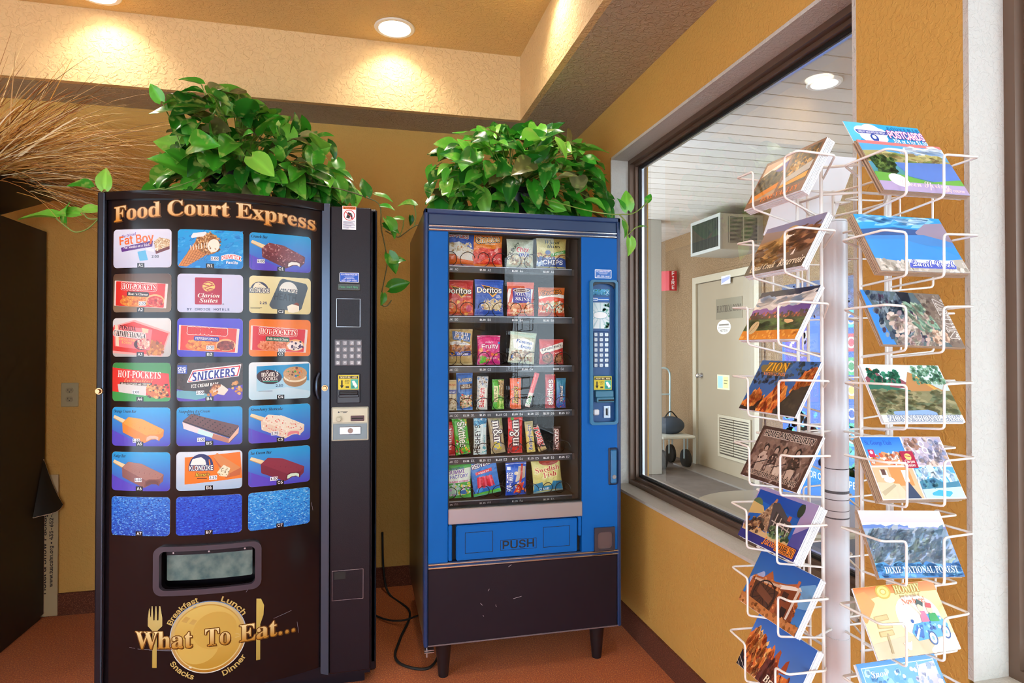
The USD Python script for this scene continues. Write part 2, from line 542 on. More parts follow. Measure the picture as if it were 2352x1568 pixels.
        return trimesh.Trimesh(np.vstack(V), np.vstack(F), process=False), np.vstack(C)


def flat_xz(x0, z0, y):
    """drawing upright in a plane facing -y, its lower left corner at x0, z0"""
    return lambda u, v, o: np.c_[x0 + u, np.full(len(u), y) - o, z0 + v]


LIT_ = [False]


def put(parent, name, art, fn, mat=None, edge=None, unit=0.01, label=None, base=0.0003):
    m, c = art.mesh(fn, base=base, edge=edge, unit=unit)
    if mat in (None, LIT_[0]):
        c = c * (0.84 if mat else 0.77)      # printed inks reflect less than white paper
    return part(parent, name, m, mat or PRINT, False, c, label)


def sign_art(w, h, r=0.0):
    """an Art whose clip is a rounded rectangle, width w metres; returns art and its unit"""
    u = w / 100
    a = Art(h / u, rrect(0, 0, 100, h / u, r / u if r else 0))
    return a, u


# ------------------------------------------------------------------ frozen food machine (left)
DARKP = plain('dark_glossy_panel', '#130e12', 0.14, 0.0, specular_ior_level=0.32)
DARKB = M('dark_body_paint', {'g': ('geometry', {}), 'n': ('noise_texture', {'scale': 420.0, 'detail': 2.0}), 'b': ('bump', {'distance': 0.0008, 'strength': 0.35}),
                              'p': ('principled_bsdf', {'base_color': lin('#17111a'), 'roughness': 0.36, 'specular_ior_level': 0.25})}, [('g.position', 'n.vector'), ('n.fac', 'b.height'), ('b.normal', 'p.normal')])
SLATE = plain('blue_grey_trim', '#465468', 0.22, 0.5)
LIT = coloured('glossy_print', 0.22, 0.0, None, specular_ior_level=0.4)
LIT_[0] = LIT

LM = thing('frozen_food_machine', 'tall black vending machine with a bowed front of picture cards, left of the snack machine', 'vending machine', (0, 0, 0))
LX0, LX1, LY, LTOP, LBOT = -0.885, 0.027, 2.394, 1.815, 0.06
part(LM, 'body', join([rbox(LX0, LY + 0.03, LBOT, LX1 + 0.022, 3.22, LTOP - 0.003, 0.006), box(LX0 + 0.04, LY + 0.08, 0.0, LX1 - 0.02, 3.18, LBOT)]), DARKB)
# bowed door
DC, DS = 0.714, 0.09
DR = DC * DC / 8 / DS + DS / 2
DCX, DCY = (-0.86 - 0.146) / 2, LY - DS + DR
DA = math.asin(DC / 2 / DR)
DZ0, DZ1 = 0.112, LTOP


def door(s, z, o):
    """point on the bowed door: s metres along the bow, z height, o metres in front"""
    a = np.asarray(s) / DR
    return np.c_[DCX + (DR + o) * np.sin(a), DCY - (DR + o) * np.cos(a), z]


def door_fn(s0, z0):
    return lambda u, v, o: door(s0 + u, z0 + v, o)


def bowed(poly, d, o=0.0, edge=0.03):
    """a drawing in (s, z) made a curved plate d thick, o in front of the door"""
    m = extr(poly.segmentize(edge), d)
    v, f = trimesh.remesh.subdivide_to_size(m.vertices, m.faces, edge, max_iter=10)
    return trimesh.Trimesh(door(v[:, 0], v[:, 1], v[:, 2] + o), f, process=True)


SMAX = DA * DR
# the door as a closed wedge between the bow and the body
n_ = 48
ss = np.linspace(-SMAX, SMAX, n_)
open_hole = rrect(-0.160, 0.468, 0.138, 0.598, 0.018)
plate = sbox(-SMAX, DZ0, SMAX, DZ1).difference(open_hole)
part(LM, 'door', bowed(plate, 0.02, -0.02), DARKP, 30)
prof = [(p[0], p[1]) for p in door(ss, np.zeros(n_), -0.002)]
for z0, z1, nm in ((DZ1 - 0.02, DZ1, 'door_top'), (DZ0, DZ0 + 0.012, 'door_sill')):
    pg = Polygon(prof + [(-0.146, LY + 0.04), (-0.86, LY + 0.04)])
    part(LM, nm, extr(pg, z1 - z0).apply_translation([0, 0, z0]), DARKB)
part(LM, 'header_bar', bowed(sbox(-SMAX, DZ1 - 0.028, SMAX, DZ1), 0.012), DARKP, 30)
part(LM, 'kick_panel', box(LX0 + 0.01, LY + 0.02, LBOT, LX1, LY + 0.06, DZ0 + 0.01), DARKB)
# side posts and the bright bevelled edge strip
part(LM, 'door_post', rbox(LX0, LY - 0.012, LBOT + 0.02, -0.858, LY + 0.05, LTOP, 0.004), DARKB)
part(LM, 'edge_strip', rbox(-0.8655, LY - 0.016, LBOT + 0.03, -0.861, LY, LTOP - 0.004, 0.001), SLATE)
part(LM, 'edge_strip', up_xz(Polygon([(-0.150, DZ0 - 0.02), (-0.1225, DZ0 - 0.03), (-0.1225, LTOP), (-0.150, LTOP)]), 0.018, LY + 0.006), SLATE)
# flat control panel on the right
part(LM, 'control_panel', rbox(-0.1215, LY - 0.002, LBOT + 0.02, LX1, LY + 0.05, LTOP - 0.006, 0.004), DARKB)
part(LM, 'hinge_strip', rbox(LX1 + 0.001, LY + 0.03, LBOT + 0.03, LX1 + 0.02, LY + 0.06, LTOP - 0.01, 0.004), SLATE)
for x in (-0.872, -0.138):
    part(LM, 'lock_knob', join([cyl((x, LY - 0.012, 1.135), (x, LY - 0.024, 1.135), 0.011), cyl((x, LY - 0.024, 1.135), (x, LY - 0.034, 1.135), 0.008, 0.006)]), plain(f'brass_knob_{"ab"[x > -0.5]}', '#b98a62', 0.3, 0.9), 40)

# lettering across the top
TW = 0.69
a = Art(0, clip=None)
a.clip = None
GOLD = ('#c8761e', '#f3e6cf')
arch = lambda x, y: (x, y + 3.4 * (1 - (x / 50) ** 2))
a.T('Food Court Express', 0.9, -0.7, 7.6, '#5a3208', 'B', fit=98.5, warp=arch)
a.T('Food Court Express', 0, 0, 7.6, ('#d88c14', '#f8e6b4'), 'B', fit=98.5, warp=arch, out=[('#8a5418', 0.35)])
put(LM, 'title_lettering', a, lambda u, v, o: door(u, 1.712 + v, o), LIT, edge=3.0, unit=TW / 100)

# the picture cards
CW, CH = 0.2085, 0.131
CU = CW / 100
CHU = CH / CU
BLUE1 = ('#4a3fc4', '#1ba3e4')


def card(seed=1):
    return Art(CHU, rrect(0, 0, 100, CHU, 6.5), seed)


def tag(a, code, price=None, px=60, py=9):
    if price:
        a.R(px - 6, py - 3.4, 12, 6.6, '#e8ecf4').T(price, px, py - 1.8, 3.8, '#20242c')
    a.R(44, 0, 12, 7.4, '#121016').T(code, 50, 1.6, 4.6, '#f2f2f2', fit=8)
    return a


def stick_bar(a, body, side, bite, bumps=None, title=None):
    """ice cream bar on a stick seen from above, bitten at one corner"""
    a.bg(BLUE1)
    a.P([(0, 0), (60, 0), (0, 26)], '#5a48c8')
    if title:
        a.T(title, 3, 54, 5, '#101018', 'I', 'l', fit=len(title) * 2.55)
    a.P([(2, 46), (4.5, 50), (29, 41), (26, 35)], '#e9d5a8', 0.8).P([(2, 46), (26, 35), (26, 33.5), (2.5, 44.5)], '#b99a68')
    a.P([(19, 37), (30, 47), (53, 44), (90, 27), (89, 16), (82, 10), (72, 12), (58, 5), (20, 22)], side, 2)
    a.P([(20, 37), (31, 47), (54, 44), (90, 27), (84, 20), (62, 17)], body, 2)
    if bumps:
        a.D([(20, 37), (31, 47), (54, 44), (90, 27), (86, 14), (60, 8), (21, 24)], 130, 1.25, bumps)
    a.P([(58, 6), (60, 16), (66, 19), (76, 19), (84, 17), (83, 8), (78, 11), (70, 11)], bite[0], 1)
    a.P([(61, 8), (62, 14.5), (67, 17), (76, 17), (81, 15), (81, 9), (76, 12.5), (69, 12)], bite[1], 1)
    return a


def pouch(a, bg, pack, name, sub, subc, food, f='B', namec='#fff6ea'):
    a.bg(bg)
    a.P([(3, 52), (95, 46), (92, 6), (2, 11)], '#e8d8d0', 1).P([(6, 51), (91, 46), (88, 7), (5, 11)], pack, 1)
    a.E(45, 19, 32, 10, food[0], 3).D((18, 12, 70, 26), 90, 1.6, food[1], 1.8)
    a.E(74, 19, 15, 10, '#f0b070').E(74, 18, 13, 8, food[2]).D((62, 11, 86, 25), 26, 2.0, food[3])
    a.T(name, 46, 37, 9.4, namec, f, fit=58, rot=-3, out=[('#d01818', 1.6), ('#f8e8e0', 2.3)])
    a.R(26, 25.5, 38, 7.5, subc, 2, -3).T(sub, 45, 27.4, 4.0, '#fdf4e4', 'B', fit=34, rot=-3)
    return a


cards = {}
a = card(); a.bg(('#c9cde2', '#dfe2f2'))
a.T('The Original', 29, 51, 5, '#7a4aa8', 'I', fit=26, rot=10)
a.P([(14, 33), (70, 44), (69, 34), (16, 26)], '#5b2b86', 1)
a.T('Fat Boy', 42, 40, 13.5, '#ef6a20', 'S', fit=60, rot=5).T('Nut Sundae on a Stick', 42, 33, 4.6, '#f2ecfa', 'I', fit=46, rot=6)
a.P([(44, 26), (58, 28), (62, 12), (48, 11)], '#57b4e0', 1).P([(58, 33), (72, 30), (72, 25), (60, 28)], '#e6e8f0')
a.P([(72, 42), (80, 49), (97, 46), (97, 30), (75, 22)], '#6d2f36', 1).P([(72, 42), (80, 49), (97, 46), (97, 35), (75, 27)], '#d9b98f', 1).D([(72, 42), (80, 49), (97, 46), (97, 35), (75, 27)], 150, 1.0, ['#f0dcb4', '#a8814e', '#fff2d8', '#b58e60'])
a.T('2.00', 74, 16, 4, '#20242c'); cards['A1'] = tag(a, 'A1')
a = card(2); a.bg(('#1684d8', '#12a6ea')).D((0, 0, 100, 63), 90, 2.4, ['#2c9ae4', '#0f78cc', '#3fb0ee'], 3, 20)
a.P([(1, 3), (14, 2), (48, 24), (44, 40), (28, 44)], '#d98e4e', 1)
for k in range(9):
    a.Ln([(4 + 4.6 * k, 3 + k * 1.4), (24 + 3 * k, 41 - 2.1 * k)], 0.5, '#8c4e1e').Ln([(3 + 4 * k, 4 + 3.9 * k), (18 + 4 * k, 3 + 3 * k)], 0.5, '#8c4e1e')
a.E(46, 40, 19, 17, '#a86a30', -30).D([(28, 34), (32, 54), (50, 60), (66, 48), (64, 30), (46, 22)], 260, 1.5, ['#d9a05a', '#7a4818', '#eec088', '#9c622a', '#5d3512'])
a.E(55, 37, 9, 11, '#f5efdc', -15).P([(19, 48), (24, 57), (48, 60), (40, 52)], '#eef0f0', 2)
for k in range(7):
    a.Ln([(21 + 4 * k, 29 + k * .8), (20 + 4.2 * k, 36 + k)], 1.4, '#f0dcc0')
a.T('DRUMSTICK', 82, 13, 6.4, '#e02818', 'S', fit=29, warp=lambda x, y: (x, y + 4 * (1 - (x / 16) ** 2)), out=[('#ffffff', 0.9)]).T('Vanilla', 83, 8, 4.4, '#ffffff', 'O', fit=18)
cards['B1'] = tag(a, 'B1', '2.00', 57, 16)
cards['C1'] = tag(stick_bar(card(3), '#7d3a42', '#6a2e3a', ('#5c2430', '#eef0e8'), ['#a2606a', '#5e2630', '#c08a88', '#8c4a50'], 'Crunch Bar'), 'C1', '2.00', 18, 15)
cards['A2'] = tag(pouch(card(4), ('#8a7258', '#5a3e2e'), '#dc2a20', 'HOT POCKETS', "Ham 'n Cheese", '#3a2420', ('#e0802c', ['#f0a848', '#c85c1c', '#e8902e'], '#c82820', ['#e85040', '#a01818', '#f08868'])), 'A2', '2.00', 53, 14)
a = card(5); a.bg(('#c8cdea', '#cfd3ee')).R(27, 13, 41, 44, '#b3123e', 1.5)
a.E(48, 42.5, 9.5, 8.5, '#f0c66a').Ln([(39, 46), (44, 44.5), (52, 44), (53.5, 47), (47, 49.5), (42, 48)], 1.3, '#b3123e').Ln([(57, 38), (50, 39), (45, 37), (48, 34.8), (55, 36)], 1.3, '#b3123e').Ln([(40, 39.5), (56, 45)], 1.2, '#b3123e')
a.T('Clarion', 48, 24.5, 7, '#fdf6ea', 'I', fit=33).T('Suites', 48, 16.2, 7, '#fdf6ea', 'I', fit=28).T('®', 70, 12, 3, '#303850', 's')
for i, ch in enumerate('BYCHOICEHOTELS'):
    a.T(ch, 16.5 + 4.1 * (i + (i > 1) * 1 + (i > 7) * 1), 3.2, 3.6, '#303a66', 'S')
cards['B2'] = a
a = card(6); a.bg(('#ded498', '#eae3ae'))
a.add(Point(16, 39).buffer(14, quad_segs=8).intersection(sbox(0, 42, 40, 63)), '#46506a').P([(5, 42), (9, 50), (15, 52), (24, 46), (28, 42)], '#ece8cc', 1).T('KLONDIKE', 16, 35, 6.6, '#f4f0dc', 'S', fit=30, out=[('#46506a', 0.9)])
a.P([(48, 56), (52, 60), (92, 53), (95, 46), (84, 9), (78, 5), (36, 8), (31, 14)], '#4c5a66', 4)
a.add(Point(62, 40).buffer(15, quad_segs=8).intersection(sbox(44, 43, 84, 63)), '#e8ece4').T('KLONDIKE', 62, 37.5, 6.6, '#f2f2ea', 'S', fit=30, rot=-7).T('HEATH', 57, 23, 11, '#38434e', 'S', fit=36, rot=-3).P([(62, 3), (60, 13), (68, 17), (80, 14), (80, 5), (70, 2)], '#f4efd8', 1.5).P([(70, 17), (80, 14), (80, 18), (76, 20)], '#8a4a3a')
a.R(2, 9, 18, .6, '#4a4a40').R(2, 7.4, 15, .6, '#4a4a40'); a.T('2.25', 22, 15.5, 4, '#2c3c6c'); cards['C2'] = tag(a, 'C2')
a = card(7); a.bg(('#b8b4b0', '#dedcd8')).P([(0, 50), (40, 60), (99, 40), (86, 0), (0, 6)], '#e8a8a0', 1).P([(0, 48), (38, 57), (96, 38), (84, 2), (0, 10)], '#d83a34').P([(64, 30), (90, 18), (84, 2), (60, 4)], '#b8641c', 2).D((62, 4, 88, 26), 40, 2.4, ['#d89030', '#8a4814', '#c87820'])
a.P([(2, 52), (70, 44), (66, 10), (4, 17)], '#f0787a', 1).P([(4, 52), (10, 51), (12, 17), (6, 18)], '#f2d8b8').P([(52, 47), (64, 45), (63, 38), (54, 39)], '#e4c8a0')
a.T('POSADA', 27, 43, 8, '#3c1212', 'B', fit=30, rot=-6).T('CHIMICHANGA', 30, 32, 9, '#2a0c10', 'B', fit=58, rot=-6, out=[('#f4e0d8', 1.2)]).T('SHREDDED STEAK', 26, 26, 3.6, '#f6c070', 'S', fit=30, rot=-6).T('& CHEESE', 26, 21, 3.6, '#f6c070', 'S', fit=18, rot=-6)
a.E(53, 20, 14, 9, '#4a1424').E(56, 21, 11, 9, '#f0a890').D((46, 13, 66, 29), 46, 1.7, ['#d04858', '#f4c0a8', '#a82840', '#f8dcc8']); cards['A3'] = tag(a, 'A3')
a = pouch(card(8), ('#3a34c4', '#5148d2'), '#dc3830', 'HOT-POCKETS', 'PEPPERONI PIZZA', '#2236a8', ('#e0782c', ['#f0a040', '#c05818', '#e89838'], '#8c3026', ['#a84434', '#702018']), namec='#d82820')
cards['B3'] = tag(a, 'B3', '2.00', 51, 15)
cards['C3'] = tag(pouch(card(9), '#ee7d1c', '#d82838', 'HOT POCKETS', 'Philly Steak & Cheese', '#1c6450', ('#e08058', ['#f0a078', '#c0582c', '#e88c60'], '#f4e4dc', ['#30204c', '#f8f0ea', '#503060'])), 'C3', '2.00', 52, 10)
a = card(10); a.bg(('#3aa04c', '#3c8c44')).P([(0, 55), (97, 45), (100, 6), (0, 16)], '#e0322a').T('HOT-POCKETS', 47, 38, 11.5, '#fdf2e6', 'B', fit=74, rot=-2).T('for Breakfast', 46, 31.5, 6, '#f0a860', 'C', fit=50, rot=-2).R(14, 25, 56, 5.6, '#4a3830', 1, -1).T('Maple SAUSAGE and CHEESE', 42, 26.4, 3.6, '#f4ead8', 'B', fit=52, rot=-1)
a.P([(10, 28), (62, 25), (60, 9), (12, 15)], '#d8d4d0', 1).E(78, 16, 18, 11, '#d0702c', -12).D((62, 6, 96, 27), 60, 2.0, ['#e8a050', '#7c3414', '#3c1c10', '#f0b868']); cards['A4'] = tag(a, 'A4', '2.00', 43, 15)
a = card(11); a.bg('#3e2c2c').P([(0, 20), (40, 10), (100, 26), (100, 0), (0, 0)], '#5a3fb8').P([(0, 18), (34, 16), (56, 8), (30, 2), (0, 6)], '#6aa8b8', 2).D((2, 20, 98, 60), 40, 3, ['#483434', '#54403c', '#342424'])
a.P([(15, 30), (24, 51), (98, 60), (94, 40)], '#f4f2f4', 1).P([(17, 31.5), (25, 49.5), (97, 58), (92.5, 41)], '#d41c2c', 1).P([(18.5, 32.5), (26, 48), (94.5, 56), (91, 42)], '#f4f2f4', 1)
a.T('SNICKERS', 57, 36.5, 14, '#1c2894', 'O', fit=66, rot=7).T('ICE CREAM BARS', 43, 23.5, 5.4, '#f4ece4', 'O', fit=42, rot=5).R(1, 45, 15, 14, '#2c4cb4').T('KING', 8, 51, 5, '#f2f4fa', 'S', fit=13).T('SIZE', 8, 46, 5, '#f2f4fa', 'S', fit=12)
a.P([(50, 17), (56, 28), (68, 27), (79, 18), (72, 9), (58, 12)], '#e8dccc', 2).P([(50, 17), (56, 28), (68, 27), (62, 19)], '#8a4a2a', 1).D((47, 10, 62, 18), 9, 2.6, ['#d89448', '#c07a34']).D((84, 11, 99, 30), 14, 3.2, ['#dc9c4c', '#c8843a', '#e8b064']).D((54, 18, 68, 27), 14, 1.8, ['#b86a3c', '#e0a870']); cards['B4'] = tag(a, 'B4', '2.00', 36, 14)
a = card(12); a.bg(('#b8dcec', '#e8f2f6')).P([(12, 56), (98, 60), (98, 34), (100, 12), (60, 22), (12, 16)], '#1c94d0').P([(12, 40), (100, 30), (100, 12), (60, 20), (12, 14)], '#a8d8ee')
a.E(32, 38, 20, 12, '#3c2434', -6).T("m&m's", 33, 39, 10.5, '#f6f0ea', 'B', fit=27, rot=3).T('COOKIE', 33, 32, 5.6, '#f6f0ea', 'S', fit=24, rot=3).R(22, 29.5, 24, 1.2, '#38b8a0')
a.E(74, 35, 20, 15, '#a87c48').E(74, 37, 19, 9, '#efe4c4').E(74, 43, 20, 12, '#c69a66').D([(57, 44), (66, 53), (84, 53), (92, 44), (84, 36), (64, 36)], 60, 0.9, ['#b0824c', '#d4ac7a']).D([(59, 44), (66, 52), (83, 52), (90, 44), (82, 37), (66, 37)], 15, 2.0, ['#8c4a20', '#3c9c3c', '#e07828', '#2c6cb8', '#6a3a24'])
a.R(15, 14, 22, .7, '#506070'); a.T('2.50', 48, 21, 4, '#203058'); cards['C4'] = tag(a, 'C4')
cards['A5'] = tag(stick_bar(card(13), '#f0a030', '#e8861c', ('#e08a28', '#f4b8a0'), None, 'Orange Cream Bar'), 'A5', '1.50', 44, 9)
a = card(14); a.bg(BLUE1).T('Neapolitan Ice Cream', 3, 54, 4.6, '#101018', 'I', 'l', fit=48).T('Sandwich', 16, 49.5, 4.6, '#101018', 'I', 'l', fit=20)
a.P([(9, 40), (81, 10), (95, 28), (94, 18), (80, 2), (10, 30)], '#7a4e48', 1).P([(9, 39), (80, 10), (79, 3), (11, 28)], '#f0d8dc').P([(34, 28), (56, 19), (55, 12), (32, 20)], '#c8ecec').P([(56, 19), (80, 10), (79, 3), (54, 11)], '#b87c6a').P([(80, 10), (95, 29), (94, 19), (79, 3)], '#e8b89c').P([(9, 40), (22, 51), (95, 30), (81, 11)], '#2e1c22', 1).P([(10, 41), (23, 52), (95, 31), (82, 13)], '#6e4a4c', 1)
for i in range(9):
    for j in range(4):
        a.E(18 + i * 7.6 + j * 3.4, 42 - i * 3.2 + j * 2.7, 1.0, 0.9, '#22141a', 0, 3)
cards['B5'] = tag(a, 'B5', '2.00', 38, 10)
cards['C5'] = tag(stick_bar(card(15), '#efe6d2', '#e6d2bc', ('#e8d8c0', '#e88890'), ['#d85a50', '#f6f0e0', '#e8c8a8', '#f2e8d4', '#e09088'], 'Strawberry Shortcake'), 'C5', '1.75', 41, 15)
cards['A6'] = tag(stick_bar(card(16), '#a8756a', '#8e5c58', ('#7c4c48', '#6c4240'), None, 'Fudge Bar'), 'A6', '1.50', 48, 18)
a = card(17); a.bg(('#a8c4e0', '#dce8f4')).P([(13, 54), (97, 60), (100, 17), (13, 10)], '#ef7a1a')
a.add(Point(38, 41).buffer(18, quad_segs=8).intersection(sbox(18, 40, 58, 63)), '#22306c').P([(21, 41), (25, 51), (38, 54), (44, 49), (46, 41)], '#f0f0ec', 1.5).T('KLONDIKE', 38, 32.5, 7.4, '#f8f4e8', 'S', fit=36, out=[('#22306c', 1.0)]).T("Reese's", 40, 22.5, 6.4, '#f4c828', 'I', fit=22, out=[('#5c2c0c', 0.6)]).R(32, 18.5, 15, 1.4, '#401808')
a.P([(56, 54), (62, 60), (98, 34), (97, 22), (75, 18)], '#c06434', 1).P([(56, 54), (62, 60), (98, 34), (78, 24)], '#d98a4a', 1).P([(62, 28), (72, 40), (82, 34), (77, 20), (66, 22)], '#ece8c8', 1).D((64, 22, 80, 37), 26, 1.1, ['#8c7a58', '#b8a878']); cards['B6'] = tag(a, 'B6', '2.25', 56, 20)
cards['C6'] = tag(stick_bar(card(18), '#8a3048', '#7a2840', ('#6a2038', '#cfe8d0'), None, 'Ice Cream Bar'), 'C6', '1.50', 40, 11)
for i, code in enumerate(('A7', 'B7', 'C7')):
    a = card(19 + i); base = ['#1c4cc4', '#1440c8', '#1a7ce0'][i]
    a.bg((base, ['#2c7ce0', '#1c58d8', '#30a0f0'][i])).D((0, 0, 100, 63), 1500, 0.62, [['#4c9cec', '#143ca8', '#78c0f4', '#1c54c8', '#0c2c90'], ['#2c6ce4', '#0c2cb0', '#3c84ec', '#1444c8', '#0a2498'], ['#58b8f4', '#1c68d0', '#98dcf8', '#2484e4', '#1450b8']][i], 2.6, 0)
    cards[code] = tag(a, code)
for i, col in enumerate('ABC'):
    for k in range(7):
        s0 = (-0.237, -0.0085, 0.2195)[i] - CW / 2
        z0 = 1.6855 - 0.1513 * k - CH
        c_ = part(LM, 'menu_card', bowed(affinity.translate(rrect(0, 0, CW, CH, 0.013), s0, z0), 0.0012, 0.0002), WHITEMATT, 30)
        put(c_, 'picture', cards[f'{col}{k + 1}'], door_fn(s0, z0), LIT, edge=9.0, unit=CU, base=0.0016)

# delivery window
fr = rrect(-0.180, 0.450, 0.158, 0.614, 0.028).difference(open_hole)
part(LM, 'delivery_frame', bowed(fr, 0.016), plain('delivery_frame_grey', '#3a3440', 0.3), 30)
part(LM, 'delivery_chute', join([up_xz(rrect(-0.66, 0.462, -0.36, 0.604, 0.02), 0.01, LY + 0.03)]), BLACKM)
part(LM, 'delivery_flap', bowed(rrect(-0.150, 0.490, 0.130, 0.594, 0.006), 0.006, -0.022), M('clouded_flap', {'g': ('geometry', {}), 'n': ('noise_texture', {'scale': 22.0, 'detail': 4.0}), 'r': ('rgb_ramp', {'ramp': [(0.3, lin('#2f5256')), (0.7, lin('#6d827d'))]}), 'p': ('principled_bsdf', {'roughness': 0.25})}, [('g.position', 'n.vector'), ('n.fac', 'r.fac'), ('r.color', 'p.base_color')]), 30)
part(LM, 'flap_bar', bowed(sbox(-0.150, 0.578, 0.130, 0.594), 0.004, -0.015), DARKB, 30)
for s in (-0.125, -0.010, 0.105):
    q, w2 = door(np.array([s]), np.array([0.586]), -0.012)[0], door(np.array([s]), np.array([0.586]), -0.008)[0]
    part(LM, 'screw', cyl(q, w2, 0.0042, 0.003, 12), STEEL)

# the plate, fork and knife printed on the lower door
a = Art(0); a.clip = None
U = 0.001
PG = ('#a87c28', '#e8d38a')
ringf = lambda r: lambda x, y: ((r + y) * math.sin(x / r), (r + y) * math.cos(x / r))
a.E(0, 0, 122, 122, ('#e8e8dc', '#6f8fb8'), n=24).E(0, 0, 119, 119, ('#b07a24', '#d2c088'), n=24).E(0, 0, 111, 111, ('#dcc88a', '#b9913c'), n=24).E(0, 0, 107, 107, ('#b98f34', '#d8bb66'), n=24)
a.E(-30, -28, 66, 60, '#cfae58', 20).E(22, 20, 70, 62, '#c9a650', 20)
a.P([(-170 - 9, -95), (-170 + 6, -95), (-170 + 6, 28), (-146, 45), (-146, 72), (-153, 112), (-157, 112), (-159, 64), (-163, 64), (-166, 112), (-169, 112), (-172, 64), (-176, 64), (-179, 112), (-182, 112), (-185, 64), (-190, 112), (-195, 70), (-195, 45), (-179, 28)], ('#b79a48', '#c9b878'), 1)
a.P([(153, -103), (166, -103), (166, 20), (176, 50), (178, 84), (168, 108), (153, 111)], ('#b0984c', '#cdb860'), 1)
for t, ang, up in (('Breakfast', -41, 1), ('Lunch', 40, 1), ('Snacks', -37, 0), ('Dinner', 38, 0)):
    r = 124 if up else 146
    if up:
        wf = lambda x, y, r=r, an=math.radians(ang): ((r + y) * math.sin(x / r + an), (r + y) * math.cos(x / r + an))
    else:
        wf = lambda x, y, r=r, an=math.radians(ang): ((r - y) * math.sin(x / r + an), -(r - y) * math.cos(x / r + an))
    a.T(t, 0, 0, 17, '#c9b06a', 'S', warp=wf, fit={'Breakfast': 118, 'Lunch': 92, 'Snacks': 96, 'Dinner': 92}[t], out=[('#2a1c10', 1.2)])
for t, x, al, wd in (('What', -238, 'l', 190), ('To', -8, 'l', 78), ('Eat...', 100, 'l', 182)):
    a.T(t, x + 4, -34, 60, '#4c2c0c', 'B', al, fit=wd).T(t, x, -30, 60, ('#b8801c', '#f2e0a4'), 'B', al, fit=wd, out=[('#6a4214', 3.0)])
put(LM, 'plate_emblem', a, lambda u, v, o: door(-0.010 + u, 0.299 + v, o), LIT, edge=26.0, unit=U)

# scratches on the lower door
for s0, z0, s1, z1 in ((-0.27, .27, -.25, .268), (-.24, .266, -.02, .262), (-.20, .263, -.08, .259), (.11, .437, .118, .45), (.30, .66, .31, .70), (.33, .72, .335, .69), (.20, .33, .26, .345), (.28, .30, .285, .26)):
    a = Art(0); a.clip = None
    a.Ln([(s0 * 1000, z0 * 1000), (s1 * 1000, z1 * 1000)], 0.9, '#8d8a98')
    put(LM, 'scratch', a, lambda u, v, o: door(u, v, o), PRINTM, edge=26.0, unit=U)

# control panel details
FY = LY - 0.002
def stuck(parent, name, art, x0, z0, unit, depth=0.0008, back=WHITEMATT, label=None, mat=None, y=None):
    """a sticker: a thin sheet with its print"""
    yy = FY if y is None else y
    p = part(parent, name, up_xz(affinity.translate(affinity.scale(art.clip, unit, unit, origin=(0, 0)), x0, z0), depth, yy), back, label=label)
    put(p, 'print', art, flat_xz(x0, z0, yy - depth), mat or PRINTM, unit=unit, base=0.0002)
    return p


a, u = sign_art(0.050, 0.088); hh = a.h
a.bg('#f0f0f4').R(3, hh - 24, 94, 21, '#e8762a').T('▲ WARNING', 52, hh - 20, 12, '#2a1408', 'S', fit=80).add(Point(50, hh - 68).buffer(40).difference(Point(50, hh - 68).buffer(35)), '#d02828').R(34, hh - 92, 24, 44, '#18181c', 1, -18).E(66, hh - 60, 5, 5, '#18181c').P([(60, hh - 66), (72, hh - 66), (74, hh - 94), (62, hh - 94)], '#18181c').Ln([(24, hh - 44), (76, hh - 92)], 5, '#d02828')
for i, wd in enumerate((86, 70, 80, 88, 60, 82, 40)):
    a.R(6, hh - 118 - i * 8, wd, 3, '#3c4870')
stuck(LM, 'warning_sticker', a, -0.0785, 1.7235, u, label='white and orange tip-over warning sticker')
a, u = sign_art(0.071, 0.036, 0.004); a.bg('#f2f4fa').R(3, 3, 94, a.h - 6, '#1c58c4', 3).T('ICE CREAM FACTORY', 50, a.h - 14, 8, '#eef2fa', 'S', fit=84).R(24, a.h - 21, 52, 2, '#a8c0ec').R(28, a.h - 26, 44, 2, '#a8c0ec').T('FOR SERVICE CALL', 50, 17, 5, '#eef2fa', 'S', fit=56).T('435-229-4467', 50, 6, 8, '#eef2fa', 'S', fit=80)
stuck(LM, 'service_sticker', a, -0.088, 1.5265, u, label='blue service phone sticker')
d = part(LM, 'display', rbox(-0.0955, FY - 0.004, 1.4955, -0.0125, FY + 0.002, 1.521, 0.002), plain('display_bezel', '#3a3a34', 0.3))
a, u = sign_art(0.075, 0.017); a.bg('#29342c')
for i in range(1, 20):
    a.R(i * 5, 0, .8, a.h, '#4a5444')
a.T('Please Insert Money', 50, a.h / 2 - 4, 9, '#4fd08c', 'M', fit=88)
put(d, 'print', a, flat_xz(-0.0915, 1.4997, FY - 0.004), unit=u)
rim = lambda x0, z0, x1, z1, t: sbox(x0, z0, x1, z1).difference(sbox(x0 + t, z0 + t, x1 - t, z1 - t))
part(LM, 'panel_outline', up_xz(rim(-0.0985, 1.360, -0.0125, 1.4655, 0.0013), 0.0008, FY), STEEL)
part(LM, 'panel_outline', up_xz(rim(-0.112, 0.348, 0.001, 0.458, 0.0012), 0.0008, FY), STEEL)
part(LM, 'coin_opening', up_xz(sbox(-0.103, 0.426, -0.063, 0.453), 0.001, FY), BLACKM)
kp = part(LM, 'keypad', rbox(-0.105, FY - 0.003, 1.2155, -0.005, FY + 0.002, 1.3135, 0.002), plain('keypad_grey', '#55565e', 0.4))
KEYM = plain('key_pale', '#8f8f96', 0.35)
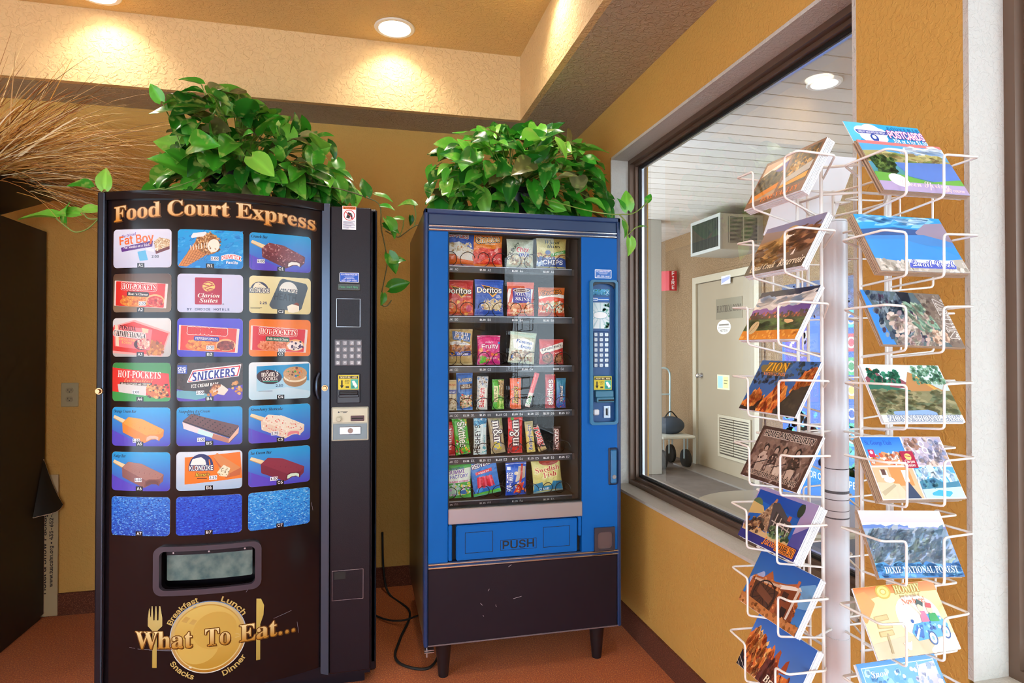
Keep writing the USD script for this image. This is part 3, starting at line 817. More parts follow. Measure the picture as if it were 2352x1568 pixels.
for r_, row in enumerate(('A123', 'B456', 'C789', 'D*0#')):
    for c_, ch in enumerate(row):
        x, z = -0.0925 + c_ * 0.0252, 1.300 - r_ * 0.0245
        k_ = part(kp, 'key', rbox(x - 0.0088, FY - 0.0068, z - 0.0088, x + 0.0088, FY - 0.001, z + 0.0088, 0.002), KEYM)
        a = Art(100); a.T(ch, 50, 22, 60, '#f4f4f4', 'S')
        put(kp, 'key_print', a, flat_xz(x - 0.0075, z - 0.0075, FY - 0.0069), unit=0.00015)
bl = part(LM, 'bill_acceptor', join([rbox(-0.0965, FY - 0.006, 1.076, -0.0115, FY + 0.002, 1.1865, 0.003), rbox(-0.088, FY - 0.016, 1.108, -0.018, FY - 0.004, 1.124, 0.004), rbox(-0.09, FY - 0.011, 1.098, -0.016, FY - 0.004, 1.110, 0.003)]), plain('bill_acceptor_black', '#26242c', 0.35))


def bill_art(w, h):
    a, u = sign_art(w, h)
    a.bg('#d8c838').R(4, a.h - 18, 92, 13, '#1c1a14').T('INSERT BILL HERE', 50, a.h - 15.5, 8.5, '#f0e8b0', 'O', fit=84)
    a.R(60, 4, 36, a.h - 25, '#3fb0a0').P([(66, a.h - 30), (78, a.h - 28), (94, 18), (84, 8), (72, 22)], '#eef0ee', 3).R(64, 8, 14, 12, '#2c8c80')
    a.R(14, 20, 7, a.h - 46, '#1c1a14').P([(8, 22), (27, 22), (17.5, 6)], '#1c1a14').T('ACCEPTS', 43, a.h - 33, 7, '#2c2a1c', 'S', fit=24).T('1 & 5', 43, a.h - 43, 7, '#2c2a1c', 'S', fit=16).R(36, 8, 16, 9, '#4a4420')
    return a, u


a, u = bill_art(0.074, 0.054)
put(bl, 'print', a, flat_xz(-0.091, 1.127, FY - 0.006), unit=u, mat=PRINTM)
part(bl, 'slot', box(-0.084, FY - 0.0165, 1.1135, -0.022, FY - 0.0155, 1.1185), BLACKM)
cm = part(LM, 'coin_plate', rbox(-0.1155, FY - 0.005, 0.937, 0.0195, FY + 0.002, 1.0625, 0.003), plain('coin_plate_grey', '#a8a898', 0.4), label='pale grey coin plate with lock')
part(cm, 'face', rbox(-0.110, FY - 0.0062, 1.005, 0.0145, FY - 0.004, 1.057, 0.002), plain('coin_face_cream', '#c8c6ae', 0.45))
part(cm, 'lower_face', rbox(-0.109, FY - 0.0062, 0.9425, 0.0135, FY - 0.004, 1.000, 0.002), plain('coin_face_slate', '#7a8c94', 0.45))
part(cm, 'button', join([cyl((-0.0885, FY - 0.005, 1.0185), (-0.0885, FY - 0.012, 1.0185), 0.0115), cyl((-0.0885, FY - 0.012, 1.0185), (-0.0885, FY - 0.014, 1.0185), 0.009, 0.007)]), plain('coin_button', '#b9b59c', 0.4), 40)
part(cm, 'coin_slot', join([rbox(-0.046, FY - 0.0085, 1.010, 0.003, FY - 0.005, 1.030, 0.002)]), plain('coin_slot_red', '#4a2026', 0.35))
part(cm, 'slot', box(-0.042, FY - 0.009, 1.0175, -0.001, FY - 0.0083, 1.022), BLACKM)
part(cm, 'lock_plate', rbox(-0.087, FY - 0.009, 0.9605, -0.0085, FY - 0.005, 0.990, 0.003), STEEL)
part(cm, 'lock', join([cyl((-0.047, FY - 0.009, 0.975), (-0.047, FY - 0.013, 0.975), 0.0095), cyl((-0.047, FY - 0.013, 0.975), (-0.047, FY - 0.0145, 0.975), 0.004)]), plain('lock_core', '#7a6258', 0.3, 0.8), 40)
a, u = sign_art(0.05, 0.012); a.E(6, 12, 6, 6, '#1c1c1c').R(18, 13, 52, 4, '#3a3a34').R(36, 5, 26, 4, '#3a3a34')
put(cm, 'print', a, flat_xz(-0.092, 1.038, FY - 0.0062), unit=u)
# coin return handle lip at the bow's right side
part(LM, 'door_handle', tube(spline([(-0.158, LY - 0.012, 1.19), (-0.166, LY - 0.024, 1.165), (-0.166, LY - 0.026, 1.12), (-0.160, LY - 0.012, 1.095)], 14), 0.004, 8), SLATE, True)


# ------------------------------------------------------------------ snack machine (right)
BLUE_SHEEN = M('blue_sheen_in_paint', {'g': ('geometry', {}), 'n': ('noise_texture', {'scale': 500.0, 'detail': 2.0}), 'b': ('bump', {'distance': 0.0006, 'strength': 0.4}),
                                 'p': ('principled_bsdf', {'base_color': lin('#0a5cac'), 'roughness': 0.42, 'specular_ior_level': 0.15})}, [('g.position', 'n.vector'), ('n.fac', 'b.height'), ('b.normal', 'p.normal')])  # blue daylight sheen on the dark front, put into the base colour
NAVY = plain('navy_trim', '#16335f', 0.3)
KICK = M('dark_kick_paint', {'g': ('geometry', {}), 'n': ('noise_texture', {'scale': 500.0, 'detail': 2.0}), 'b': ('bump', {'distance': 0.0006, 'strength': 0.4}),
                             'p': ('principled_bsdf', {'base_color': lin('#1b141e'), 'roughness': 0.42, 'specular_ior_level': 0.25})}, [('g.position', 'n.vector'), ('n.fac', 'b.height'), ('b.normal', 'p.normal')])
INNER = plain('machine_interior', '#4c3f38', 0.6)
OLIVE = plain('machine_side_sheet', '#6a5a3e', 0.32, 0.3)
SN = thing('snack_machine', 'dark glass-front snack machine, blue daylight sheen put into its paint, on black legs between the frozen food machine and the window', 'vending machine')
SX0, SX1, SY, ST, SB = 0.223, 1.02, 2.36, 1.812, 0.157
# cabinet shell, open behind the glass
shell = [box(SX0 + 0.004, SY + 0.05, SB, SX0 + 0.03, 3.16, ST), box(SX1 - 0.03, SY + 0.05, SB, SX1 - 0.004, 3.16, ST), box(SX0 + 0.03, SY + 0.05, ST - 0.03, SX1 - 0.03, 3.16, ST), box(SX0 + 0.03, SY + 0.05, SB, SX1 - 0.03, 3.16, SB + 0.03), box(SX0 + 0.03, 3.13, SB + 0.03, SX1 - 0.03, 3.16, ST - 0.03)]
part(SN, 'body', join(shell), OLIVE)
part(SN, 'interior', join([box(SX0 + 0.03, 3.02, 0.6, 0.862, 3.03, 1.77), box(SX0 + 0.03, SY + 0.05, 0.6, 0.300, 3.02, 1.77), box(0.852, SY + 0.05, 0.6, 0.862, 3.02, 1.77), box(0.30, SY + 0.05, 1.76, 0.852, 3.02, 1.77), box(0.30, SY + 0.05, 0.60, 0.852, 3.02, 0.61)]), INNER)
# door frame
part(SN, 'door_edge', join([rbox(SX0, SY - 0.004, SB - 0.004, 0.238, SY + 0.05, ST, 0.004), rbox(1.005, SY - 0.004, SB - 0.004, SX1, SY + 0.05, ST, 0.004), rbox(SX0, SY - 0.004, ST - 0.020, SX1, SY + 0.05, ST, 0.004)]), NAVY)
part(SN, 'top_panel', rbox(0.2385, SY + 0.004, 1.752, 1.0045, SY + 0.045, ST - 0.018, 0.002), plain('dark_blue_panel', '#173258', 0.36))
for z in (1.7475, 1.7335):
    part(SN, 'chrome_trim', rbox(0.2385, SY - 0.003, z - 0.0035, 1.0045, SY + 0.02, z + 0.0035, 0.002), CHROME)
part(SN, 'trim_backing', box(0.2385, SY + 0.006, 1.727, 1.0045, SY + 0.04, 1.754), NAVY)
part(SN, 'left_stile', rbox(0.2385, SY, 0.466, 0.3145, SY + 0.045, 1.7275, 0.003), BLUE_SHEEN)
kx0, kz0, kx1, kz1 = 0.884, 0.972, 1.0045, 1.557
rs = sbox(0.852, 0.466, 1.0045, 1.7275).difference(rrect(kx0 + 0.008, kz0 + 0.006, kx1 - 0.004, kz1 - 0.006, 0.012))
part(SN, 'right_stile', up_xz(rs, 0.045, SY + 0.045), BLUE_SHEEN)
part(SN, 'glass_frame', up_xz(sbox(0.3145, 0.668, 0.852, 1.7275).difference(sbox(0.3185, 0.672, 0.848, 1.7235)), 0.03, SY + 0.034), BLACKM)
part(SN, 'window_pane', box(0.3155, SY + 0.018, 0.669, 0.851, SY + 0.023, 1.7265), pane('machine_glass', 1.45, (0.97, 0.98, 0.97)))
part(SN, 'silver_bar', rbox(0.3145, SY - 0.006, 0.609, 0.8535, SY + 0.03, 0.669, 0.003), STEEL)
part(SN, 'delivery_recess', join([box(0.3145, SY + 0.03, 0.466, 0.852, SY + 0.045, 0.612)]), BLACKM)
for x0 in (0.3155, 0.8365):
    part(SN, 'delivery_cheek', rbox(x0, SY - 0.001, 0.530 if x0 > 0.5 else 0.47, x0 + 0.0145, SY + 0.03, 0.607, 0.003), BLUE_SHEEN)
pdr = part(SN, 'push_door', rbox(0.3455, SY - 0.006, 0.470, 0.8325, SY + 0.024, 0.604, 0.005), BLUE_SHEEN)
for x0, z0, x1, z1 in ((0.378, 0.497, 0.487, 0.577), (0.689, 0.497, 0.799, 0.577)):
    part(pdr, 'embossed_panel', up_xz(rim(x0, z0, x1, z1, 0.0016), 0.0008, SY - 0.006), BLACKM)
a = Art(28); a.T('PUSH', 50, 0, 22, '#0c1524', 'S', fit=92, sx=1.3)
pu = put(pdr, 'push_lettering', a, flat_xz(0.520, 0.5035, SY - 0.006), unit=0.00138, mat=PRINTM)
part(pdr, 'embossed_panel', up_xz(rim(0.5165, 0.498, 0.6615, 0.538, 0.0014), 0.0008, SY - 0.006), BLACKM)
for z in (0.4605, 0.4475):
    part(SN, 'chrome_trim', rbox(0.2385, SY - 0.003, z - 0.003, 1.0125, SY + 0.02, z + 0.003, 0.002), CHROME)
part(SN, 'trim_backing', box(0.2385, SY + 0.004, 0.444, 1.0045, SY + 0.04, 0.466), NAVY)
kickp = part(SN, 'kick_panel', rbox(0.2385, SY, SB, 1.0045, SY + 0.045, 0.4455, 0.003), KICK)
part(SN, 'bottom_edge', rbox(0.2385, SY - 0.003, SB - 0.002, 1.0125, SY + 0.01, SB + 0.003, 0.001), plain('worn_edge', '#6a5c62', 0.4))
for i, ln in enumerate((((.44, .30), (.447, .292)), ((.50, .289), (.502, .281)), ((.57, .306), (.602, .312)), ((.45, .253), (.452, .249)), ((.55, .431), (.562, .438)), ((.47, .345), (.474, .352)))):
    a = Art(0); a.clip = None
    a.Ln([(x * 1000, z * 1000) for x, z in ln], 1.6, '#b8b0b4')
    put(kickp, 'scratch', a, flat_xz(0, 0, SY), unit=0.001, mat=PRINTM)
LEGM = plain('black_leg', '#141015', 0.4)
for x in (0.307, 0.945):
    for y in (2.44, 3.06):
        part(SN, 'leg', join([cyl((x, y, SB), (x, y, 0.012), 0.034, 0.0205, 24), cyl((x, y, 0.012), (x, y, 0.0), 0.0205, 0.019, 24)]), LEGM, 40)
part(SN, 'corner_bracket', join([box(0.226, SY + 0.0, 0.139, 0.262, SY + 0.03, 0.1425), box(0.226, SY + 0.0, 0.131, 0.262, SY + 0.03, 0.1345), cyl((0.236, SY + 0.012, 0.15), (0.236, SY + 0.012, 0.112), 0.004)]), STEEL)

# control column
cp_ = part(SN, 'control_surround', up_xz(rrect(kx0, kz0, kx1, kz1, 0.014).difference(rrect(0.8965, 0.983, 0.9955, 1.548, 0.010)), 0.014, SY + 0.002), plain('surround_blue', '#2f6f96', 0.3))
part(SN, 'control_face', up_xz(sbox(0.893, 0.978, 0.998, 1.552), 0.006, SY + 0.022), plain('control_face_blue', '#1f4f86', 0.36))
part(SN, 'hood', up_xz(rrect(0.8965, 1.52, 0.9955, 1.548, 0.010).difference(affinity.scale(Point(0.946, 1.523).buffer(1, quad_segs=10), 0.048, 0.020)), 0.012, SY + 0.010), plain('hood_dark', '#262b33', 0.4))
CFY = SY + 0.016
a, u = sign_art(0.080, 0.026); a.bg(('#1c6c9c', '#58b0dc')).D((0, 0, 100, 32), 70, 3, ['#2c88bc', '#8cd0ec', '#1c5c84', '#3ca078']).Ln([(80, 4), (98, 28)], 1.4, '#eef6fa').Ln([(80, 28), (98, 6)], 1.4, '#eef6fa')
stuck(SN, 'display_strip', a, 0.898, 1.496, u, y=CFY)
a, u = sign_art(0.080, 0.016); a.bg('#2a6cc0').R(4, 3, 32, 14, '#e8f2fa', 2).R(8, 7, 24, 6, '#2a6cc0').R(40, 7, 56, 4, '#d8ecf8')
stuck(SN, 'name_strip', a, 0.898, 1.472, u, y=CFY)
a, u = sign_art(0.080, 0.106); a.bg(('#e8f4f6', '#cfe6ea'))
for i in range(12):
    a.P([(50 + 4 * math.cos(i * .52), 70 + 4 * math.sin(i * .52)), (50 + 80 * math.cos(i * .52 - .07), 70 + 80 * math.sin(i * .52 - .07)), (50 + 80 * math.cos(i * .52 + .07), 70 + 80 * math.sin(i * .52 + .07))], '#b8d8de')
a.D((66, 60, 100, 128), 26, 6, ['#4ca088', '#2c7c74', '#88c8b8']).D((60, 0, 100, 30), 22, 5, ['#4ca088', '#88c8b8']).E(50, 68, 40, 20, '#f4fafa').add(affinity.scale(Point(50, 68).buffer(1, quad_segs=12), 40, 20).difference(affinity.scale(Point(50, 68).buffer(1, quad_segs=12), 37, 17)), '#88b8c4')
stuck(SN, 'picture_panel', a, 0.898, 1.361, u, y=CFY)
kp2 = part(SN, 'keypad', rbox(0.9065, CFY - 0.003, 1.204, 0.9745, CFY + 0.002, 1.349, 0.002), plain('keypad_blue', '#1c4478', 0.35))
KEYW = plain('key_silver', '#c8d2da', 0.25, 0.3)
a = Art(0); a.clip = None
for r_ in range(7):
    for c_ in range(3):
        x, z = 0.9168 + c_ * 0.0237, 1.3365 - r_ * 0.0209
        part(kp2, 'key', rbox(x - 0.0075, CFY - 0.0075, z - 0.0075, x + 0.0075, CFY - 0.001, z + 0.0075, 0.002), KEYW)
        a.T('ABCDEF' [r_ * 3 + c_] if r_ < 2 else '1234567890*#GHI'[(r_ - 2) * 3 + c_], x * 1000, z * 1000 - 3, 6, '#3c4c60', 's')
put(kp2, 'key_print', a, flat_xz(0, 0, CFY - 0.0076), unit=0.001, mat=PRINTM)
ba2 = part(SN, 'bill_acceptor', join([rbox(0.9025, CFY - 0.012, 1.109, 0.986, CFY + 0.002, 1.170, 0.003), rbox(0.911, CFY - 0.022, 1.082, 0.988, CFY + 0.002, 1.109, 0.003), rbox(0.914, CFY - 0.028, 1.062, 0.988, CFY + 0.002, 1.083, 0.003)]), plain('acceptor_blue', '#3a7490', 0.35))
a, u = bill_art(0.077, 0.054)
put(ba2, 'print', a, flat_xz(0.9055, 1.1125, CFY - 0.012), unit=u, mat=PRINTM)
part(ba2, 'slot', box(0.919, CFY - 0.0285, 1.067, 0.986, CFY - 0.0275, 1.074), BLACKM)
part(SN, 'coin_button', rbox(0.906, CFY - 0.010, 1.009, 0.931, CFY, 1.033, 0.004), plain('button_white', '#dfe4ea', 0.3))
part(SN, 'coin_entry', join([up_xz(rim(0.951, 0.998, 0.978, 1.046, 0.006), 0.008, CFY), box(0.9525, CFY - 0.003, 1.0, 0.9765, CFY, 1.044)]), plain('coin_entry_silver', '#b8c2cc', 0.25, 0.6))
part(SN, 'coin_gap', box(0.9625, CFY - 0.0085, 1.008, 0.9665, CFY - 0.0025, 1.036), BLACKM)
a, u = sign_art(0.072, 0.035, 0.003); a.bg('#eef2f8').R(4, 4, 92, a.h - 8, '#3c74c4', 2).T('ICE CREAM FACTORY', 50, a.h - 14, 7, '#eef2fa', 'S', fit=80).R(22, a.h - 20, 56, 2, '#cfdcf4').R(26, a.h - 25, 48, 2, '#cfdcf4').T('435-229-4467', 50, 7, 8, '#eef2fa', 'S', fit=78)
stuck(SN, 'service_sticker', a, 0.9085, 1.5645, u, y=SY)
lk = part(SN, 'door_latch', rbox(0.9655, SY - 0.006, 0.727, 1.0035, SY + 0.01, 0.878, 0.004), plain('latch_navy', '#16233c', 0.35))
part(lk, 'latch_handle', rbox(0.972, SY - 0.014, 0.735, 0.998, SY - 0.004, 0.870, 0.004), plain('latch_blue', '#2c6ea0', 0.3))
part(lk, 'lock_cylinder', join([cyl((0.985, SY - 0.013, 0.762), (0.985, SY - 0.017, 0.762), 0.0085), cyl((0.985, SY - 0.017, 0.762), (0.985, SY - 0.0175, 0.762), 0.003)]), CHROME, 40)
cr = part(SN, 'coin_return', up_xz(sbox(0.903, 0.466, 0.990, 0.559).difference(rrect(0.917, 0.473, 0.980, 0.541, 0.014)), 0.012, SY + 0.002), plain('coin_return_dark', '#35303a', 0.4))
part(cr, 'cup', up_xz(sbox(0.912, 0.469, 0.985, 0.545), 0.003, SY - 0.001), plain('coin_cup', '#6e6064', 0.35, 0.5))

# trays with price strips and coils
TRAYS = dict(A=1.594, B=1.395, C=1.196, D=1.0145, E=0.834, F=0.664)
COILM = plain('coil_wire', '#26262a', 0.3, 0.8)
STRIP = plain('price_strip', '#33363e', 0.25)
coil_mesh = {}


def coil(R, turns=4.0, pitch=0.075, sgn=1):
    t = np.linspace(-1.5 * math.pi, (turns * 2 - 1.5) * math.pi, int(turns * 22))
    return np.c_[R * np.sin(t) * sgn, pitch * t / (2 * math.pi), R - R * np.cos(t)]


for row, zl in TRAYS.items():
    zf = zl + 0.013
    tr = part(SN, 'tray', join([box(0.302, 2.446, zf - 0.004, 0.850, 3.0, zf), box(0.302, 2.442, zl - 0.013, 0.850, 2.447, zf)]), INNER)
    part(tr, 'price_strip', box(0.302, 2.4385, zl - 0.0115, 0.838, 2.442, zl + 0.0105), STRIP)
    part(tr, 'tray_lip', rbox(0.302, 2.436, zf - 0.003, 0.838, 2.444, zf + 0.001, 0.001), STEEL)
    full = row in 'DE'
    for k in range(8):
        if not full and k % 2 == 0:
            pass
        x = 0.334 + 0.0662 * k
        if row in 'C' and k in (5,):
            x += 0.0
        Rr = 0.0265
        part(tr, 'coil', tube(coil(Rr, sgn=1 if (full or k % 2) else -1) + np.array([x, 2.472, zf + 0.0025]), 0.0014, 5), COILM, True)
    cols = range(8) if full else (0, 2, 4, 6)
    for k in cols:
        x = 0.357 + 0.0662 * k + (0.042 if row == 'C' and k >= 4 else 0)
        a = Art(0); a.clip = None
        pr = '1.25' if row in 'DEF' else '1.00'
        a.T(f'{row}{k}', x * 1000, zl * 1000 - 5, 9, '#e8ecf0', 's', fit=13)
        a.T(f'${pr}', x * 1000 - 27, zl * 1000 - 4, 7, '#f4f6f8', 'S', fit=24)
        put(tr, 'price_label', a, flat_xz(0, 0, 2.4385), unit=0.001, mat=PRINTM)

# ------------------------------------------------------------------ snacks
def pillow(w, h, d, seed, nu=15, nv=19, crimp=0.05):
    """surface functions of a filled foil bag standing on its lower seal, x centred, facing -y"""
    r = random.Random(seed)
    ph = [r.uniform(0, 6.3) for _ in range(6)]

    def edge(v):
        return 0.5 * w * (0.955 + 0.045 * np.abs(2 * v - 1) ** 2)

    def thick(un, v):
        vv = np.clip((v - crimp) / (1 - 2 * crimp), 0, 1)
        e = np.clip(1 - np.abs(un) ** 2.6, 0, 1) ** 0.62 * np.sin(np.pi * np.clip(vv, 0.0, 1.0)) ** 0.55
        wr = 1 + 0.10 * np.sin(9 * un + 3 * v + ph[0]) * np.sin(5 * v * 2 + ph[1]) + 0.07 * np.sin(17 * v + 4 * un + ph[2]) + 0.05 * np.sin(14 * un - 9 * v + ph[3])
        return d * e * wr

    def front(x, z, o):
        v = np.clip(z / h, 0, 1)
        un = np.clip(x / edge(v), -1, 1)
        return np.c_[un * edge(v), -thick(un, v) - o - 0.0006 + 0.0015 * np.sin(2.2 * v + ph[4]), z]

    U, V = np.meshgrid(np.linspace(-1, 1, nu), np.linspace(0, 1, nv))
    un, v = U.ravel(), V.ravel()
    x, z = un * edge(v), v * h
    lean = 0.0015 * np.sin(2.2 * v + ph[4])
    t = thick(un, v)
    P = np.vstack([np.c_[x, -t - 0.0006 + lean, z], np.c_[x, 0.9 * t + 0.0006 + lean, z]])
    F = []
    for j in range(nv - 1):
        for i in range(nu - 1):
            a0 = j * nu + i
            F += [[a0, a0 + 1, a0 + nu + 1], [a0, a0 + nu + 1, a0 + nu]]
            b0 = a0 + nu * nv
            F += [[b0, b0 + nu + 1, b0 + 1], [b0, b0 + nu, b0 + nu + 1]]
    n0 = nu * nv
    rimi = [i for i in range(nu)] + [j * nu + nu - 1 for j in range(1, nv)] + [(nv - 1) * nu + i for i in range(nu - 2, -1, -1)] + [j * nu for j in range(nv - 2, 0, -1)]
    for k in range(len(rimi)):
        p, q = rimi[k], rimi[(k + 1) % len(rimi)]
        F += [[q, p, p + n0], [q, p + n0, q + n0]]
    return trimesh.Trimesh(P, np.array(F), process=False), front


def snack(name, label, cat, x, z, w, h, art, back, d=0.0135, y=2.472, rz=0, tilt=0, seed=1, lean=0, group=None):
    m, front = pillow(w, h, d, seed)
    pa, pc = art.mesh(lambda u, v, o: front(u - w / 2, v, o), base=0.0006, eps=0.00011, edge=4.5 if w > 0.07 else 7.0, unit=w / 100)
    T = trimesh.transformations.euler_matrix(math.radians(lean), math.radians(tilt), math.radians(rz))
    m.apply_transform(T)
    pa.apply_transform(T)
    low = min(0, m.bounds[0][2])
    t = thing(name, label, cat, (x, y, z - low), group=group)
    part(t, 'wrapper', m, FOIL, True, lin(back))
    part(t, 'print', pa, FOIL, False, pc)
    return t


def bagart(w, h, seed=1):
    return Art(100 * h / w, None, seed)


def seals(a, c1, n=0):
    """crimped strips at both ends"""
    H_ = a.h
    for y in (0.8, 2.2, 3.6):
        a.R(0, y, 100, .5, c1).R(0, H_ - y - .5, 100, .5, c1)
    return a


zA, zB, zC, zD, zE, zF = (TRAYS[k] + 0.0180 for k in 'ABCDEF')
CHIP = 'snack bag'
a = bagart(.124, .131); a.bg('#2458b8').P([(0, 60), (30, 72), (50, 76), (72, 62), (100, 50), (100, 0), (0, 0)], '#efe9dc').P([(0, 84), (36, 92), (76, 96), (76, 110), (0, 110)], '#f0f0f4').P([(0, 36), (100, 34), (100, 0), (0, 0)], '#e8641c', 2).P([(30, 38), (60, 20), (100, 16), (100, 36)], '#f4efe6', 2).D((10, 46, 92, 70), 60, 5, ['#d8c8a8', '#f0e8d4', '#b89868', '#cbb48c']).E(52, 58, 8, 5, '#d88a4c')
a.T('RUFFLES', 44, 90, 13, '#c81c28', 'S', fit=72, rot=-7, out=[('#f4f4f8', 1.8)]).T("Flamin'", 56, 22, 8, '#f6ead8', 'O', fit=30)
snack('chip_bag', 'blue and white ridged chip bag half hidden at the left end of the top shelf', CHIP, .371, zA, .126, .131, seals(a, '#1c4898'), '#2a5cb4', seed=11)
a = bagart(.126, .127); a.bg(('#e8661c', '#f08c20')).P([(0, 46), (30, 60), (60, 54), (100, 62), (100, 8), (0, 8)], '#d8200f', 3).D((6, 12, 96, 54), 60, 5, ['#f0401c', '#b81408', '#f86030', '#fbb0a0'], 2.2, 20).T('Cheetos', 52, 78, 20, '#f8a01c', 'S', fit=76, rot=6, out=[('#fbf4e4', 1.6), ('#1c120c', 3.4)]).T('CRUNCHY', 58, 69, 5, '#fbe6c0', 'S', fit=34)
a.R(2, 0, 96, 5, '#f08020')
snack('chip_bag', 'orange and red cheese puff bag, second from left on the top shelf', CHIP, .488, zA, .126, .127, seals(a, '#c8500c'), '#e8741c', seed=12)
a = bagart(.115, .116); a.bg('#c9cdb4').D((0, 0, 100, 100), 70, 5, ['#d8dcc4', '#b4b89c', '#bfc4aa']).D((12, 6, 94, 42), 90, 4.6, ['#d8c8a0', '#a8845c', '#efe6c8', '#7c5c3c', '#c8a878']).T('Chex', 58, 55, 17, '#d02430', 'O', fit=46, out=[('#f2f2e6', 1.6)]).T('mix', 62, 38, 16, '#2440a8', 'O', fit=40, out=[('#f2f2e6', 1.4)])
a.T('BOLD', 18, 44, 12, '#24241c', 'S', fit=44, rot=62, out=[('#e8e8d8', 1)]).T('PARTY', 34, 70, 8, '#30402c', 'S', fit=40, rot=50)
snack('chip_bag', 'pale grey green party mix bag, third from left on the top shelf', CHIP, .625, zA, .115, .116, seals(a, '#a8ac94'), '#c4c8ae', seed=13)
a = bagart(.13, .124); a.bg(('#dccf86', '#cdbb68')).P([(0, 40), (30, 34), (64, 38), (100, 30), (100, 0), (0, 0)], '#1d4a9c', 2).D((4, 36, 96, 48), 36, 4.4, ['#d88c3c', '#a85c24', '#e8c070', '#c87430']).T('Wheat', 52, 78, 12, '#24301c', 'I', fit=50).T('thins', 56, 65, 12, '#24301c', 'I', fit=44).P([(44, 46), (96, 60), (98, 50), (46, 36)], '#3f9c3c', 1).T('Veggie', 72, 45.5, 8, '#eef6dc', 'I', fit=40, rot=14).T('TOASTED', 50, 29, 5, '#dfe6f4', 'S', fit=44).T('CHIPS', 54, 13, 13, '#f4f6fa', 'S', fit=66).D((0, 8, 24, 22), 16, 4, ['#eef2f6', '#a8bcd8']).E(36, 50, 9, 7, '#3c5a9c')
snack('chip_bag', 'pale yellow wheat cracker bag with a blue base at the right of the top shelf', CHIP, .759, zA, .13, .124, seals(a, '#b8a858'), '#cfbf70', seed=14)


def tri_logo(a, y, word, c0, fill):
    a.P([(22, y + 26), (92, y + 12), (60, y - 16)], '#f3a71c').P([(26, y + 23), (84, y + 11), (59, y - 10)], fill)
    return a.T(word, 50, y, 17, '#fdf8f2', 'S', fit=84, out=[('#241418', 1.4)])


a = bagart(.124, .142, 3); a.bg(('#d01c1c', '#c41830')).P([(10, 50), (60, 44), (100, 56), (100, 8), (10, 6)], '#e8501c', 3).D((8, 8, 94, 48), 70, 6, ['#f07828', '#f4a040', '#d83c14', '#f8c060', '#c02810'], 1.6).E(84, 22, 10, 11, '#c83464')
tri_logo(a, 70, 'Doritos', 0, '#2a1010').T('NACHO CHEESE', 76, 58, 4, '#fbe8e0', 'S', fit=28)
snack('chip_bag', 'red tortilla chip bag at the left end of the second shelf', CHIP, .369, zB, .124, .142, seals(a, '#a01020'), '#b81828', seed=15)
a = bagart(.122, .146, 4); a.bg(('#1846a4', '#1c58c4')).P([(30, 40), (64, 58), (92, 42), (84, 22), (40, 20)], '#e0cca0', 3).D((24, 16, 96, 52), 60, 5.6, ['#e8d8b0', '#c8a870', '#f4ecd0', '#2458b8', '#d8bc88'], 1.6)
tri_logo(a, 76, 'Doritos', 0, '#1a1a26').T('COOL', 80, 64, 5, '#eaf0fa', 'S', fit=14).T('RANCH', 80, 58, 5, '#eaf0fa', 'S', fit=18).P([(0, 0), (100, 0), (100, 14), (0, 22)], '#1c4cb0')
snack('chip_bag', 'blue tortilla chip bag, second from left on the second shelf', CHIP, .495, zB, .122, .146, seals(a, '#10388c'), '#1a4cae', seed=16, rz=3, d=.010)
a = bagart(.116, .139, 5); a.bg('#d84838')
for i in range(6):
    a.P([(-6 + i * 20, 40), (4 + i * 20, 40), (16 + i * 20, 96), (6 + i * 20, 96)], '#f2ece4')
a.P([(0, 96), (100, 100), (100, 120), (0, 120)], '#e05c3c').R(20, 46, 66, 52, '#3a34a0', 2).E(52, 90, 30, 8, '#f0ece0').E(52, 90, 27, 6, '#5c2430').T('FRIDAYS', 52, 87.5, 5, '#f2ece0', 'S', fit=40).T('POTATO', 54, 70, 12, '#f6f4f0', 'B', fit=58, rot=-4).T('SKINS', 54, 54, 12, '#f6f4f0', 'B', fit=50, rot=-4).P([(10, 46), (90, 44), (94, 6), (8, 6)], '#e09058', 3).D((8, 6, 94, 44), 80, 6, ['#f0b078', '#d87040', '#e84c30', '#f4d0a0', '#c85c34'])
snack('chip_bag', 'red striped potato snack bag with a blue label, third on the second shelf', CHIP, .627, zB, .116, .139, seals(a, '#b83424'), '#d05038', seed=17, d=.011)
a = bagart(.116, .12, 6); a.bg(('#d85a24', '#d87020')).P([(0, 70), (50, 84), (100, 76), (100, 64), (0, 58)], '#f2ece0', 2).P([(0, 60), (40, 70), (100, 64), (100, 48), (0, 46)], '#e8461c', 3).D((4, 14, 96, 52), 90, 5, ['#e8e4c8', '#88984c', '#f4f0dc', '#586c30', '#d8d0a4', '#e07030']).T('Cheetos', 48, 78, 15, '#e8841c', 'S', fit=74, rot=8, out=[('#3c2c1c', 2.2)]).P([(0, 14), (100, 12), (100, 0), (0, 0)], '#c83c1c')
snack('chip_bag', 'dull orange and green snack bag at the right of the second shelf', CHIP, .759, zB, .116, .12, seals(a, '#a84014'), '#c05020', seed=18)
